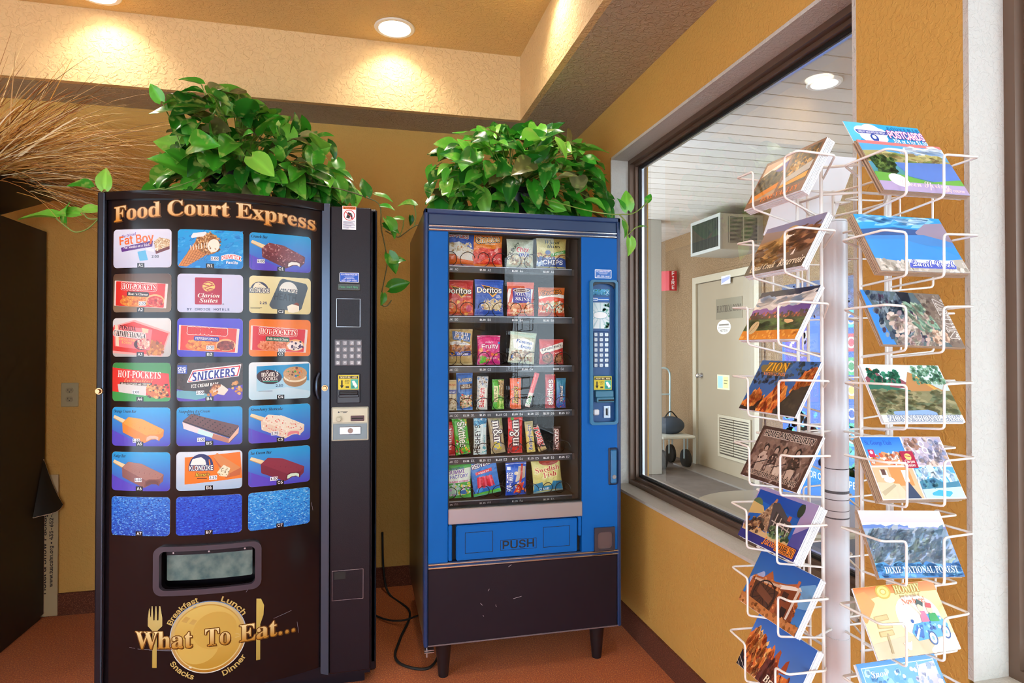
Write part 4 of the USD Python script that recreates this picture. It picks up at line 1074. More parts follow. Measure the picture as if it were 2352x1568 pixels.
a = bagart(.100, .144, 7); a.bg('#c0a468').D((0, 0, 100, 144), 60, 7, ['#cab078', '#b0945c', '#a4884c']).P([(18, 136), (92, 126), (88, 92), (20, 102)], '#1c64b0', 2).T('ROLD', 54, 118, 15, '#eef2f8', 'B', fit=52, rot=-7).T('GOLD', 54, 101, 15, '#eef2f8', 'B', fit=58, rot=-7).P([(8, 92), (50, 98), (92, 82), (86, 78), (10, 80)], '#f4f2ec', 2).T('TINY TWISTS', 50, 83, 6, '#3c6ca4', 'I', fit=56, rot=-5).D((6, 54, 92, 80), 50, 7, ['#a8582c', '#c87840', '#7c3c1c', '#d89058']).P([(8, 52), (92, 56), (92, 38), (8, 34)], '#2448b0', 2).T('Original', 60, 40, 10, '#f0f2fa', 'I', fit=44).E(18, 46, 10, 9, '#d89838').E(18, 46, 5, 5, '#2448b0')
snack('pretzel_bag', 'tan pretzel bag with a blue label at the left of the third shelf', CHIP, .377, zC, .100, .144, seals(a, '#98804c'), '#b89c60', seed=19, rz=-5)
a = bagart(.096, .119, 8); a.bg(('#d01878', '#e0287c')).R(0, 118, 100, 3, '#eef2f6').T("mike's", 50, 92, 9, '#f8d0e8', 'I', fit=34).T('Fruity', 54, 70, 17, '#fbeef6', 'S', fit=72, rot=3, out=[('#b81060', 1.4)]).D((10, 20, 94, 62), 30, 8, ['#e83c94', '#f06c3c', '#f8a04c', '#c01470', '#f484b8']).D((14, 8, 40, 34), 14, 7, ['#6cc83c', '#48a82c']).R(14, 10, 22, 18, '#5cc040', 3).T('fruit snacks', 60, 26, 7, '#fbe6f2', 'I', fit=44).E(93, 92, 5, 5, '#2c8cd8')
snack('candy_bag', 'hot pink fruit candy bag in the middle left of the third shelf', 'candy bag', .494, zC, .096, .119, seals(a, '#a01058'), '#d02070', seed=20)
a = bagart(.112, .128, 9); a.bg('#cdd0b4').P([(0, 104), (100, 92), (100, 116), (0, 116)], '#b8d0b8').P([(12, 86), (50, 94), (92, 80), (90, 50), (50, 46), (16, 54)], '#f6f6f0', 4).T('Famous', 52, 73, 13, '#2c5cb0', 'I', fit=62, rot=-5).T('Amos', 56, 55, 14, '#2c5cb0', 'I', fit=48, rot=-5).D((10, 10, 92, 44), 60, 6.4, ['#b89878', '#e0d4b8', '#8c6c50', '#f0e8d0', '#a48468']).E(14, 22, 5, 6, '#2c6cc0')
snack('cookie_bag', 'cream cookie bag with blue script, tilted, in the middle of the third shelf', 'cookie bag', .629, zC, .112, .128, seals(a, '#a8ac90'), '#c8cbb0', seed=21, tilt=5)
a = bagart(.106, .104, 10); a.bg(('#b8303c', '#d02c28')).P([(0, 58), (96, 88), (100, 66), (10, 40)], '#f0eadc', 1).T("Grandma's", 50, 61, 13, '#2c1414', 'I', fit=82, rot=15).P([(30, 40), (100, 58), (100, 44), (36, 30)], '#d82828', 1).T('Cookies', 72, 43, 6, '#fae8d8', 'I', fit=34, rot=14).E(32, 22, 20, 18, '#9c6444').E(76, 22, 18, 18, '#a86c48').D((14, 6, 52, 40), 44, 3, ['#6c3c24', '#c08c64', '#502818']).D((60, 6, 94, 38), 40, 3, ['#6c3c24', '#c08c64', '#502818'])
snack('cookie_bag', 'red cookie bag with a slanted cream banner at the right of the third shelf', 'cookie bag', .759, zC, .106, .104, seals(a, '#981c20'), '#b82c30', seed=22)

a = bagart(.06, .122, 11); a.bg('#d8c8a0').R(0, 150, 100, 50, '#e8c890').T('Famous', 50, 165, 17, '#c84c3c', 'I', fit=80).R(0, 112, 100, 26, '#3c58b0').T('Peanut', 50, 118, 15, '#e8ecf6', 'I', fit=74).E(52, 76, 36, 34, '#e8dcc0').E(52, 28, 38, 32, '#e8dcc0').D((16, 4, 90, 108), 60, 6, ['#a88858', '#f4ead0', '#8c6c40', '#c8b088'])
snack('cookie_pack', 'cream round-cookie pack at the far left of the fourth shelf', 'cookie pack', .334, zD, .06, .122, a, '#c8b890', d=.012, seed=23)
a = bagart(.068, .150, 12); a.bg(('#1c74c0', '#2468c0')).P([(0, 214), (14, 222), (100, 214), (100, 162), (10, 150)], '#2076d4', 2).T('PLANTERS', 54, 168, 20, '#f0e8a0', 'S', fit=82, rot=4, out=[('#1448a0', 2)]).P([(20, 150), (96, 158), (96, 128), (24, 122)], '#4c2c24', 2).T('NUTS &', 60, 143, 9, '#f0e4cc', 'S', fit=44).T('CHOCOLATE', 60, 131, 9, '#f0e4cc', 'S', fit=60).E(58, 54, 38, 40, '#d8c8b0').D((26, 16, 92, 92), 120, 6, ['#f2e6c8', '#a86c3c', '#5c3420', '#d8442c', '#3c8c48', '#e8c884', '#f4f0e4']).P([(30, 108), (92, 112), (60, 84)], '#2c84d4', 2)
snack('nut_pack', 'blue nut and chocolate pack, tallest on the fourth shelf', 'nut pack', .394, zD, .068, .150, a, '#1c68bc', d=.014, seed=24)


def upright(a, word, y0, y1, h, c, f='S', out=None, x=50, rot=90):
    """a word reading upwards along a bar"""
    return a.T(word, x + (h * .36 if rot == 90 else -h * .36), (y0 + y1) / 2, h, c, f, 'c', rot=rot, fit=y1 - y0, out=out)


BAR = 'candy bar'
def bar(name, label, x, z, w, h, a, back, cat=BAR, tilt=0, rz=0, seed=1, d=.009, y=2.472):
    for k in range(5):
        yy = 1.2 + k * 2.2
        a.R(0, yy, 100, .9, back).R(0, a.h - yy, 100, .9, back)
    return snack(name, label, cat, x, z, w, h, a, back, d=d, tilt=tilt, rz=rz, seed=seed, y=y)


def bart(w, h, seed=1):
    return bagart(w, h, seed)


a = bart(.044, .128, 13); a.bg('#d8d4cc').D((0, 200, 100, 290), 60, 9, ['#b8c4d0', '#8c6c4c', '#e8e8e8', '#6c8cb8']).P([(20, 20), (80, 30), (84, 190), (24, 180)], '#f2ece0', 3); upright(a, 'BabyRuth', 20, 190, 40, '#d02c30', 'S', [('#f8f4ec', 4)]); a.D((0, 0, 24, 200), 20, 8, ['#c8b898', '#94a8bc'])
bar('candy_bar', 'white nut bar with red letters, third from left on the fourth shelf', .465, zD, .046, .128, a, '#c4c0b8', seed=25, tilt=2)
a = bart(.05, .122, 14); a.bg(('#84b83c', '#3c9c34')).P([(0, 0), (40, 0), (40, 244), (0, 244)], '#58b438').P([(50, 120), (100, 90), (100, 240), (60, 244)], '#9c7c50', 3).D((52, 120, 98, 236), 50, 8, ['#c8a468', '#7c5c34', '#e8d098']).P([(12, 60), (44, 60), (44, 190), (12, 190)], '#f0e8a8', 2); upright(a, 'NATURE VALLEY', 64, 186, 20, '#3c6c2c', 'S', None, 28); a.D((40, 10, 96, 80), 24, 9, ['#a8d060', '#d8e088', '#68a83c'])
bar('granola_bar', 'green granola bar in the middle of the fourth shelf', .533, zD, .05, .122, a, '#5c9c34', cat='granola bar', seed=26)
a = bart(.048, .126, 15); a.bg('#f06418').P([(0, 0), (12, 0), (12, 262), (0, 262)], '#e84c14').E(70, 224, 9, 9, '#f4f0e8').E(70, 224, 6, 6, '#3c6cb8'); upright(a, "Reese's", 46, 190, 50, '#f4c820', 'I', [('#5c280c', 5)]); a.R(76, 10, 14, 190, '#f47c28', 3)
bar('candy_bar', 'bright orange peanut butter candy bar right of the granola bar', .606, zD, .048, .126, a, '#e45c14', seed=27)
a = bart(.018, .125, 16); a.bg('#e85058').P([(0, 0), (100, 0), (100, 240), (0, 240)], '#f0f0e4').R(0, 0, 100, 60, '#e8e8dc'); upright(a, '5gum', 60, 250, 70, '#2ca84c', 'S'); a.P([(0, 270), (100, 270), (100, 694), (0, 694)], '#e8484c').R(20, 280, 20, 380, '#f48c84', 4).P([(0, 200), (100, 260), (100, 300), (0, 280)], '#f4d8d0')
bar('gum_stick_pack', 'thin red and green gum pack leaning to the right on the fourth shelf', .655, zD + .004, .021, .125, a, '#d84850', cat='gum', tilt=17, seed=28, d=.005)
a = bart(.044, .140, 17); a.bg(('#a8141c', '#c81c20')).D((40, 0, 100, 318), 46, 9, ['#f08020', '#f4c020', '#e83c1c', '#3c9c38', '#7c3c9c', '#d81c1c']); upright(a, 'skittles', 30, 270, 50, '#fbf2ea', 'S', [('#7c0c14', 4)])
bar('candy_bar', 'red fruit candy bar, second from right on the fourth shelf', .754, zD, .044, .140, a, '#b0181c', seed=29)
a = bart(.042, .124, 18); a.bg(('#2c44a8', '#2c98b8')).D((0, 0, 100, 120), 50, 10, ['#5c3ca8', '#2c74d0', '#e8642c', '#3cb4d8', '#84309c']).E(56, 110, 34, 34, '#3c94d8'); upright(a, 'Starburst', 60, 220, 34, '#f4ece0', 'I', [('#1c3c6c', 4)])
bar('candy_bar', 'teal and blue candy pack at the right end of the fourth shelf', .801, zD, .042, .124, a, '#2c74b0', seed=30)

a = bart(.05, .135, 19); a.bg('#d8202c').P([(60, 0), (100, 0), (100, 270), (60, 270)], '#b81420'); upright(a, 'KitKat', 50, 220, 40, '#f8f0ec', 'S')
bar('candy_bar', 'plain red candy bar cut off at the left of the fifth shelf', .333, zE, .05, .135, a, '#c81c28', seed=31)
a = bart(.056, .150, 20); a.bg(('#4cb828', '#3cc038')).D((0, 0, 100, 110), 50, 8, ['#e83c3c', '#f08c28', '#7c3ca8', '#f4dc3c', '#5cc83c', '#e8f0d8']).D((50, 190, 100, 262), 22, 8, ['#f4f0e0', '#e84c3c', '#f0c83c', '#7cdc5c']); upright(a, 'Skittles', 50, 220, 46, '#f4faea', 'S', [('#2c7c1c', 4)], rot=-90)
bar('candy_bar', 'bright green fruit candy bar near the left of the fifth shelf', .390, zE, .060, .150, a, '#44b02c', seed=32, tilt=-7)
a = bart(.05, .145, 21); a.bg(('#dfe6e0', '#c8dce0')).P([(0, 220), (100, 232), (100, 290), (0, 290)], '#2c88b8', 4).D((0, 210, 100, 288), 40, 9, ['#58b0d8', '#1c5c88', '#a8dcec', '#eef4f4']); upright(a, "HERSHEY'S", 14, 220, 38, '#1c1c24', 'S', None, 34); upright(a, 'cookies', 60, 150, 22, '#2c94a8', 'I', None, 80); a.D((70, 4, 98, 60), 10, 8, ['#88c8c8', '#4ca4b8'])
bar('candy_bar', 'pale blue and white cream bar with black letters on the fifth shelf', .458, zE, .054, .145, a, '#b8ccd4', seed=33)
a = bart(.056, .155, 22); a.bg('#a8946c').D((0, 0, 100, 276), 40, 10, ['#b4a07c', '#98845c']).D((40, 190, 100, 250), 10, 12, ['#8ca444', '#bcaa84']); upright(a, 'm&m', 60, 220, 62, '#f6f2ea', 'B', [('#3c2434', 6)], rot=-90); a.E(46, 54, 24, 26, '#e0d040').D((20, 30, 74, 80), 14, 8, ['#e8dc58', '#c8b828', '#8ca0c8'])
bar('candy_bar', 'tan candy pack with white letters in the middle of the fifth shelf', .534, zE, .060, .155, a, '#9c8860', seed=34, tilt=-6)
a = bart(.055, .140, 23); a.bg(('#c81c1c', '#e0201c')).E(30, 226, 12, 12, '#58b048').E(60, 190, 12, 12, '#3c9cd8').D((10, 10, 90, 60), 20, 10, ['#7c1c2c', '#a83c3c', '#5c4c58']); upright(a, 'm&m', 50, 220, 60, '#f6eee8', 'B', [('#4c2028', 6)])
bar('candy_bar', 'red candy pack with white letters in the middle of the fifth shelf', .604, zE, .062, .140, a, '#c01c1c', seed=35)
a = bart(.036, .127, 24); a.bg('#d8c060').D((0, 0, 100, 350), 30, 10, ['#e4d080', '#c8ac48']).P([(0, 240), (100, 250), (100, 352), (0, 352)], '#b8a878'); upright(a, 'Butterfinger', 30, 320, 44, '#2448a0', 'O', [('#f0e4a8', 3)])
bar('candy_bar', 'yellow candy bar with blue letters on the fifth shelf', .672, zE, .036, .127, a, '#c8b058', seed=36, tilt=-5)
a = bart(.036, .112, 25); a.bg('#2c1c1c').P([(0, 0), (100, 0), (100, 40), (0, 60)], '#d8b878', 3).E(40, 110, 30, 30, '#c86c78').D((0, 50, 100, 140), 12, 10, ['#58282c', '#e88c94', '#3c2024']); upright(a, 'TWIX', 60, 290, 56, '#d42428', 'O', [('#f4e8dc', 5)], rot=-90)
bar('candy_bar', 'dark brown candy bar with red letters leaning left on the fifth shelf', .722, zE, .036, .112, a, '#2c1c1c', seed=37, tilt=-19)
a = bart(.034, .104, 26); a.bg('#3c2420').R(4, 20, 92, 260, '#54342c', 4); upright(a, 'SNICKERS', 24, 280, 46, '#f0e4dc', 'O', [('#8c2c2c', 4)])
bar('candy_bar', 'brown candy bar with white letters, last on the fifth shelf', .782, zE, .034, .104, a, '#3c2420', seed=38)

a = bagart(.11, .148, 27); a.bg(('#4cb84c', '#40b044')).P([(0, 100), (100, 112), (100, 68), (0, 60)], '#e8f0e4', 3).T('ORIGINAL', 48, 104, 8, '#3c4c9c', 'S', fit=54, rot=5).T('GUMMI', 44, 90, 12, '#7c4ca8', 'S', fit=60, rot=6, out=[('#f4f6ec', 1.6)]).T('FACTORY', 54, 75, 12, '#4c4cb0', 'S', fit=66, rot=6, out=[('#f4f6ec', 1.6)]).R(6, 58, 88, 8, '#f0e8f0', 1, 3).T('GUMMI WORMS', 52, 59.5, 5.5, '#c82c6c', 'S', fit=70, rot=3).E(34, 34, 24, 18, '#b8e0c8').D((8, 10, 94, 54), 60, 6, ['#c8a8d8', '#a8e0d8', '#f0c8d8', '#68c868', '#d8f0e0', '#e8d848']).E(72, 22, 14, 8, '#3c78c8')
snack('candy_bag', 'green gummy candy bag at the left of the bottom shelf', 'candy bag', .367, zF, .110, .148, seals(a, '#2c8c30'), '#44a844', seed=39)
a = bagart(.112, .146, 28); a.bg(('#1c6cc0', '#2078d0')).T('REDVINES', 48, 102, 14, '#f6f4fa', 'S', fit=76, rot=8, out=[('#5c1c5c', 2)]).P([(18, 84), (78, 92), (78, 80), (18, 74)], '#d83444').T('Original Red', 48, 79, 6, '#fae8ec', 'B', fit=40, rot=7)
for i in range(9):
    a.P([(18 + i * 7, 26 + 3 * (i % 3)), (25 + i * 7, 26), (27 + i * 6, 66 + 4 * (i % 2)), (21 + i * 6, 66)], ['#d81c3c', '#f05870', '#c01430'][i % 3], 1)
a.P([(0, 0), (100, 0), (100, 14), (0, 10)], '#58b83c').E(24, 20, 12, 8, '#3c94e0')
snack('candy_bag', 'blue bag of red licorice, tilted left, on the bottom shelf', 'candy bag', .489, zF, .114, .144, seals(a, '#14549c'), '#1c68b8', seed=40, tilt=-9, d=.0075)
a = bagart(.088, .130, 29); a.bg(('#1848b8', '#2464d8')).R(0, 138, 100, 4, '#dfe8f6').R(6, 116, 16, 14, '#dfe8f6').P([(40, 60), (90, 80), (96, 128), (60, 130)], '#c8b8a8', 3).P([(60, 60), (74, 140), (84, 138), (70, 58)], '#c02820').E(46, 100, 10, 8, '#e8d8c0'); upright(a, 'POP-TARTS', 20, 104, 24, '#f4f6fc', 'S', [('#1838a0', 2)], 20); a.P([(36, 14), (60, 60), (84, 54), (70, 10)], '#e03428', 2).D((34, 10, 92, 60), 24, 6, ['#f4e4d8', '#e85c2c', '#f4a03c', '#d82c2c'])
snack('pastry_pack', 'shiny blue toaster pastry pack in the middle of the bottom shelf', 'pastry pack', .607, zF, .090, .130, seals(a, '#1038a0'), '#1c50c0', seed=41, rz=6)
a = bagart(.126, .142, 30); a.bg('#d4c878').P([(0, 30), (50, 38), (100, 30), (100, 0), (0, 0)], '#1c7ca8', 2).E(60, 100, 34, 14, '#a83428').P([(86, 100), (104, 112), (104, 88)], '#a83428').E(58, 103, 24, 6, '#c04838').P([(30, 40), (70, 44), (60, 22), (34, 22)], '#d4c878', 3).T('Swedish', 52, 68, 16, '#b82420', 'B', fit=80, rot=4, out=[('#f0e4a8', 1.6)]).T('Fish', 58, 50, 16, '#b82420', 'B', fit=44, rot=4, out=[('#f0e4a8', 1.6)]).T('CARE', 36, 8, 8, '#e8eef0', 'S', fit=34)
snack('candy_bag', 'pale yellow fish candy bag with a blue base at the right of the bottom shelf', 'candy bag', .745, zF, .128, .140, seals(a, '#b0a458'), '#c8bc70', seed=42, tilt=-5)


# ------------------------------------------------------------------ postcard rack
RX, RY = 0.847, 0.975
FACES = {'R': ((1, 0), (0, -1), 0.000, 0.179), 'L': ((0, -1), (-1, 0), 0.032, 0.167), 'P': ((0, 1), (1, 0), 0.0, 0.170), 'Q': ((-1, 0), (0, 1), -0.04, 0.170)}
WIREM = plain('white_wire', '#e6e3dd', 0.35)
POLEM = plain('white_pole', '#dfe1e6', 0.3)
PK = thing('postcard_rack', 'white wire postcard rack on a round pole beside the window', 'rack', (RX, RY, 0))
ROWZ = [1.522 - 0.1197 * k for k in range(9)]
LEAN = math.radians(29.5)
CDW, CDH = 0.154, 0.102


SHIFT = {  # per pocket: sideways, up, tilt in degrees, and the card's size factor
    ('L', 0): (.011, .012, 0, 1), ('L', 1): (.011, .010, 0, 1), ('L', 2): (-.006, .013, 0, 1), ('L', 3): (-.006, .006, 0, 1), ('L', 4): (-.003, .004, 0, 1), ('L', 5): (-.012, .009, 0, 1), ('L', 6): (-.010, .009, 0, 1), ('L', 7): (-.018, .008, 0, 1),
    ('R', 0): (.0175, .003, 0, 1.08), ('R', 1): (.014, -.002, 0, 1.115), ('R', 2): (.008, .004, -2.2, 1), ('R', 3): (.008, .003, -1.5, 1), ('R', 4): (.007, .004, -2.2, 1.02), ('R', 5): (0, .005, -3.8, 1.02), ('R', 6): (-.003, 0, 0, 1.02)}


def loc(face, u, w, z):
    (tx, ty), (nx, ny), uo, wb = FACES[face]
    return (tx * (u + uo) + nx * w, ty * (u + uo) + ny * w, z)


part(PK, 'pole', join([cyl((0, 0, 0.757), (0, 0, 1.512), 0.0212, n=32), cyl((0, 0, 0.03), (0, 0, 0.754), 0.0217, n=32), cyl((0, 0, 0.753), (0, 0, 0.758), 0.0205, n=32)]), POLEM, 40)
part(PK, 'pole_cap', lathe([[0, 1.5125], [0.0212, 1.5125], [0.0205, 1.516], [0.017, 1.5165], [0, 1.5165]], n=32), POLEM, 40)
part(PK, 'base', lathe([[0, 0], [0.20, 0], [0.205, 0.006], [0.20, 0.014], [0.05, 0.03], [0, 0.03]], n=40), POLEM, 40)
for z, h_ in ((1.060, 0.0016), (1.016, 0.005), (1.004, 0.0014), (0.984, 0.0012), (0.970, 0.0024)):
    part(PK, 'scuff_mark', lathe([[0.02125, 0], [0.0214, 0], [0.0214, h_], [0.02125, h_]], (0, 0, z), n=32), plain(f'scuff_{int(z * 1000)}', '#5a585c', 0.6))
for f in FACES:
    wb = FACES[f][3]
    for u in (-0.030, 0.030):
        part(PK, 'rod', tube([loc(f, u, wb - 0.086, 0.50), loc(f, u, wb - 0.086, 1.597)], 0.0030, 8), WIREM, 40)
    for z in (0.53, 0.77, 1.13, 1.49):
        part(PK, 'arm', tube([loc(f, -0.030, wb - 0.090, z), loc(f, 0.030, wb - 0.090, z)], 0.0022, 6), WIREM, True)
        part(PK, 'arm', tube([(0, 0, z), loc(f, 0, wb - 0.090, z)], 0.0022, 6), WIREM, True)
    for k, zb in enumerate(ROWZ):
        for sg in (-1, 1):
            sx, sz, tl, kk = SHIFT.get((f, k), (0, 0, 0, 1))
            pu = {'L': (-0.030, 0.0535), 'R': (-0.042, 0.029)}.get(f, (-0.036, 0.036))[sg > 0] + sx * (1.0 if f == 'L' else 0.3)
            au, zw = sg * (0.0775 * kk + 0.0048) + sx + (sg > 0) * 0.09 * math.sin(math.radians(-tl)), zb + sz
            zd = zw - 0.0085 - max(0.0, (pu - sx + 0.077) * math.sin(math.radians(-tl)))
            pw = [loc(f, sg * 0.030, wb - 0.090, zb + 0.050), loc(f, au, wb - (0.060 if f == 'L' else 0.074), zw + 0.058), loc(f, au, wb + 0.011, zw + 0.060), loc(f, pu, wb + 0.013, zw + 0.058), loc(f, pu, wb + 0.013, zd), loc(f, sg * 0.030, wb - 0.088, min(zd - 0.006, zb - 0.018))]
            part(PK, 'pocket_wire', tube(pw, 0.0020, 6, 0.007), WIREM, True)
for z in (1.545, 1.592):
    ringp = [loc('R', -0.030, 0.089, z), loc('L', 0.030, 0.077, z), loc('L', -0.030, 0.077, z), loc('Q', 0.030, 0.080, z), loc('Q', -0.030, 0.080, z), loc('P', 0.03, .080, z), loc('P', -0.03, .080, z), loc('R', 0.030, 0.089, z), loc('R', -0.030, 0.089, z)]
    part(PK, 'top_ring', tube(ringp, 0.0024, 8), WIREM, True)


def card_fn(face, row, du=0.0, off=0.0, dv=0.0, k=None):
    (tx, ty), (nx, ny), uo, wb = FACES[face]
    sx, sz, tl, k0 = SHIFT.get((face, row), (0, 0, 0, 1))
    k = k or k0
    zb = ROWZ[row] + sz
    ct, st = math.cos(math.radians(tl)), math.sin(math.radians(tl))

    def fn(u, v, o):
        u, v = k * np.asarray(u), k * np.asarray(v)
        u, v = u * ct - v * st, u * st + v * ct + dv
        w = wb - v * math.sin(LEAN) + (o + off) * math.cos(LEAN)
        z = zb + v * math.cos(LEAN) + (o + off) * math.sin(LEAN)
        uu = u - k * CDW / 2 + uo + du + sx
        return np.c_[RX + tx * uu + nx * w, RY + ty * uu + ny * w, z]
    return fn


def slab(fn, w, h, t):
    b = trimesh.creation.box([w, h, t]).apply_translation([w / 2, h / 2, -t / 2])
    return trimesh.Trimesh(fn(b.vertices[:, 0], b.vertices[:, 1], b.vertices[:, 2]), b.faces, process=False)


EDGE = plain('card_stock', '#e9ecf0', 0.6)
EDGE2 = plain('card_stock_tan', '#b0957c', 0.6)


def pcard(face, row, art, label, n, desc, du=0.0, w=CDW, h=CDH, base=0.0, side=EDGE, u0=0.0):
    fn = card_fn(face, row, du, base)
    t = thing('postcard', label, 'postcard', (0, 0, 0))
    part(t, 'card', slab(fn, w, h, 0.0008), side)
    put(t, 'picture', art, fn, PRINT, unit=w / 100, base=0.0001)
    for k in range(n):
        r = random.Random(row * 31 + k + (face == 'L') * 7)
        fk = card_fn(face, row, du + r.uniform(-.0015, .0015), base - 0.0014 - k * 0.0023, r.uniform(-.001, .001))
        nth = ('first', 'second', 'third', 'fourth', 'fifth', 'sixth', 'seventh', 'eighth', 'last')[k]
        t2 = thing('postcard', f'postcard edge, {nth} back in the stack behind the {desc} card', 'postcard', group=f'postcards stacked behind the {desc} card')
        part(t2, 'card', slab(fk, w, h, 0.0015), side)
    return t


PH = 100 * CDH / CDW
def pc(seed):
    return Art(PH, None, seed)


# left column, top to bottom
a = pc(101); a.bg('#7c5a48').R(4, 8, 44, 54, '#b89c80').P([(4, 62), (48, 62), (48, 44), (30, 50), (4, 40)], '#c8a888').P([(6, 48), (44, 60), (46, 56), (8, 42)], '#f4eada', 2).P([(4, 44), (20, 50), (36, 46), (48, 36), (48, 20), (4, 16)], '#4c4430').D((5, 20, 47, 44), 70, 2.4, ['#3c3824', '#6c5c34', '#8c7848', '#2c2c1c']).P([(4, 16), (48, 26), (48, 18), (4, 8)], '#d8862c').P([(28, 46), (48, 56), (48, 44), (40, 42)], '#6c68a0').R(54, 14, 42, 48, '#3c2c1c').D((55, 34, 95, 61), 120, 2.2, ['#2c2818', '#5c4824', '#8c6c34', '#c89c54', '#1c1810']).D((55, 30, 95, 46), 40, 2.4, ['#d8b070', '#a87830', '#e8c890']).P([(54, 26), (78, 34), (96, 40), (96, 28), (54, 18)], '#b8b4ac').P([(54, 18), (96, 26), (96, 18), (54, 14)], '#d8a03c').T('PINE VALLEY', 60, 3.5, 7, '#e8843c', 'B', fit=64)
pcard('L', 0, a, 'brown postcard with two forest photos, top of the left column of the rack', 7, 'brown two-photo')
a = pc(102); a.bg(('#4c3420', '#a88c80')).P([(0, 66), (100, 66), (100, 50), (40, 56), (0, 60)], '#8c84a0').P([(0, 44), (100, 52), (100, 40), (0, 34)], '#a87c48', 2).E(54, 42, 8, 12, '#fdf0d0', 20).E(52, 44, 16, 16, '#d8a860' if 0 else '#c89850', 20).E(54, 44, 7, 11, '#fff8e4', 25).D((0, 4, 60, 40), 90, 3, ['#a87838', '#7c5424', '#c89850', '#6c4820'], 3, 5).D((50, 24, 100, 56), 70, 3, ['#8c5c34', '#6c4428', '#a87048', '#5c3820'], 3, 8).R(0, 0, 100, 10, '#3c2818').P([(71, 18), (76, 18), (75, 27)], '#f4ece0').P([(0, 22), (6, 30), (6, 0), (0, 0)], '#2c2014').T('Quail Creek', 30, 5, 8, '#e8d8b8', 'I', fit=44).T('Reservoir', 78, 5, 10, '#f4e8d0', 'I', fit=42)
pcard('L', 1, a, 'postcard of a golden sunset lake with a tiny sail, second in the left column', 5, 'golden sunset')
a = pc(103); a.bg(('#c8b8b0', '#e4dcd4')).R(0, 58, 100, 8.3, '#1c2440').D((0, 46, 100, 58), 26, 4, ['#dccfc6', '#a8b8cc', '#f0e6dc'], 3, 8)
a.ridge(0, 100, 42, 3, 16, '#8c5ca0', 0, 3).ridge(50, 100, 45, 3, 8, '#6c4c98', 30, 4).ridge(0, 100, 33, 2, 22, '#4c2c24', 0, 5).D((0, 28, 100, 36), 60, 2, ['#a8583c', '#3c2818', '#c8704c', '#2c2418']).P([(0, 28), (100, 28), (100, 0), (0, 0)], '#3c4c28').P([(10, 26), (60, 27), (90, 20), (40, 14)], '#5c7c3c', 3).D((0, 12, 100, 26), 60, 3, ['#4c6430', '#2c3c20', '#5c7c3c', '#48502c'], 3, 4).P([(66, 26), (80, 25), (86, 22), (76, 20), (70, 22)], '#e8bc84', 1).P([(0, 12), (100, 12), (100, 0), (0, 0)], '#d88420').D((0, 0, 100, 11), 40, 2.2, ['#e8a040', '#c0681c', '#f0b050']).E(19, 16, 7, 9, '#d8c090', -20).Ln([(15, 10), (22, 22)], .8, '#8c7448')
pcard('L', 2, a, 'postcard of a green golf course below purple mountains, third in the left column', 4, 'golf course')


def rocks(a, pts, cs, seed=1, n=90, size=2.2, asp=2.2, rot=80):
    a.P(pts, cs[0])
    return a.D(pts, n, size, cs, asp, rot)


ORANGE = ['#d8702c', '#b84c1c', '#e8903c', '#8c3414', '#f0a050']
a = pc(104); a.bg(('#2c5ca0', '#34609c')).D((30, 46, 100, 66), 60, 3, ['#2c3c54', '#3c4c48', '#28384c', '#44688c']).D((0, 36, 50, 50), 50, 2.6, ['#28344c', '#344458', '#1c2840']).P([(0, 60), (48, 62), (50, 50), (10, 50)], '#7c6838', 3).T('ZION', 34, 52, 12, '#f0b028', 'B', fit=38, out=[('#7c5010', .8)]).T('NATIONAL PARK', 34, 46.5, 4.4, '#e89048', 'B', fit=40)
rocks(a, [(0, 0), (0, 8), (16, 26), (24, 28), (30, 20), (40, 16), (44, 8), (40, 0)], ORANGE)
rocks(a, [(26, 0), (38, 18), (50, 34), (58, 40), (66, 30), (74, 18), (70, 6), (60, 0)], ORANGE)
rocks(a, [(74, 26), (78, 44), (86, 54), (94, 58), (100, 58), (100, 30)], ORANGE)
a.P([(62, 0), (66, 12), (80, 30), (100, 38), (100, 0)], '#2c2420').P([(0, 0), (0, 5), (14, 3), (26, 6), (30, 0)], '#2c1c1c').D([(62, 0), (66, 12), (80, 30), (100, 38), (100, 0)], 30, 3, ['#342c28', '#241c1c', '#3c342c']).P([(22, 0), (28, 12), (36, 16), (30, 4), (32, 0)], '#2c1818')
pcard('L', 3, a, 'postcard of orange rock peaks under a blue sky, in the left column', 2, 'orange peaks')
SEP = ['#8c6c5c', '#a88c7c', '#6c4c40', '#c8b0a0', '#4c342c']
a = pc(105); a.bg('#4a3028').R(4, 4, 92, 58, '#7c6054', 3).D((5, 20, 95, 60), 120, 3.4, ['#86695c', '#705448', '#9a7e70', '#64483e']).D((5, 5, 95, 20), 90, 2.4, ['#a0887a', '#6c5044', '#bca494', '#58403a'], 2.2, 80)
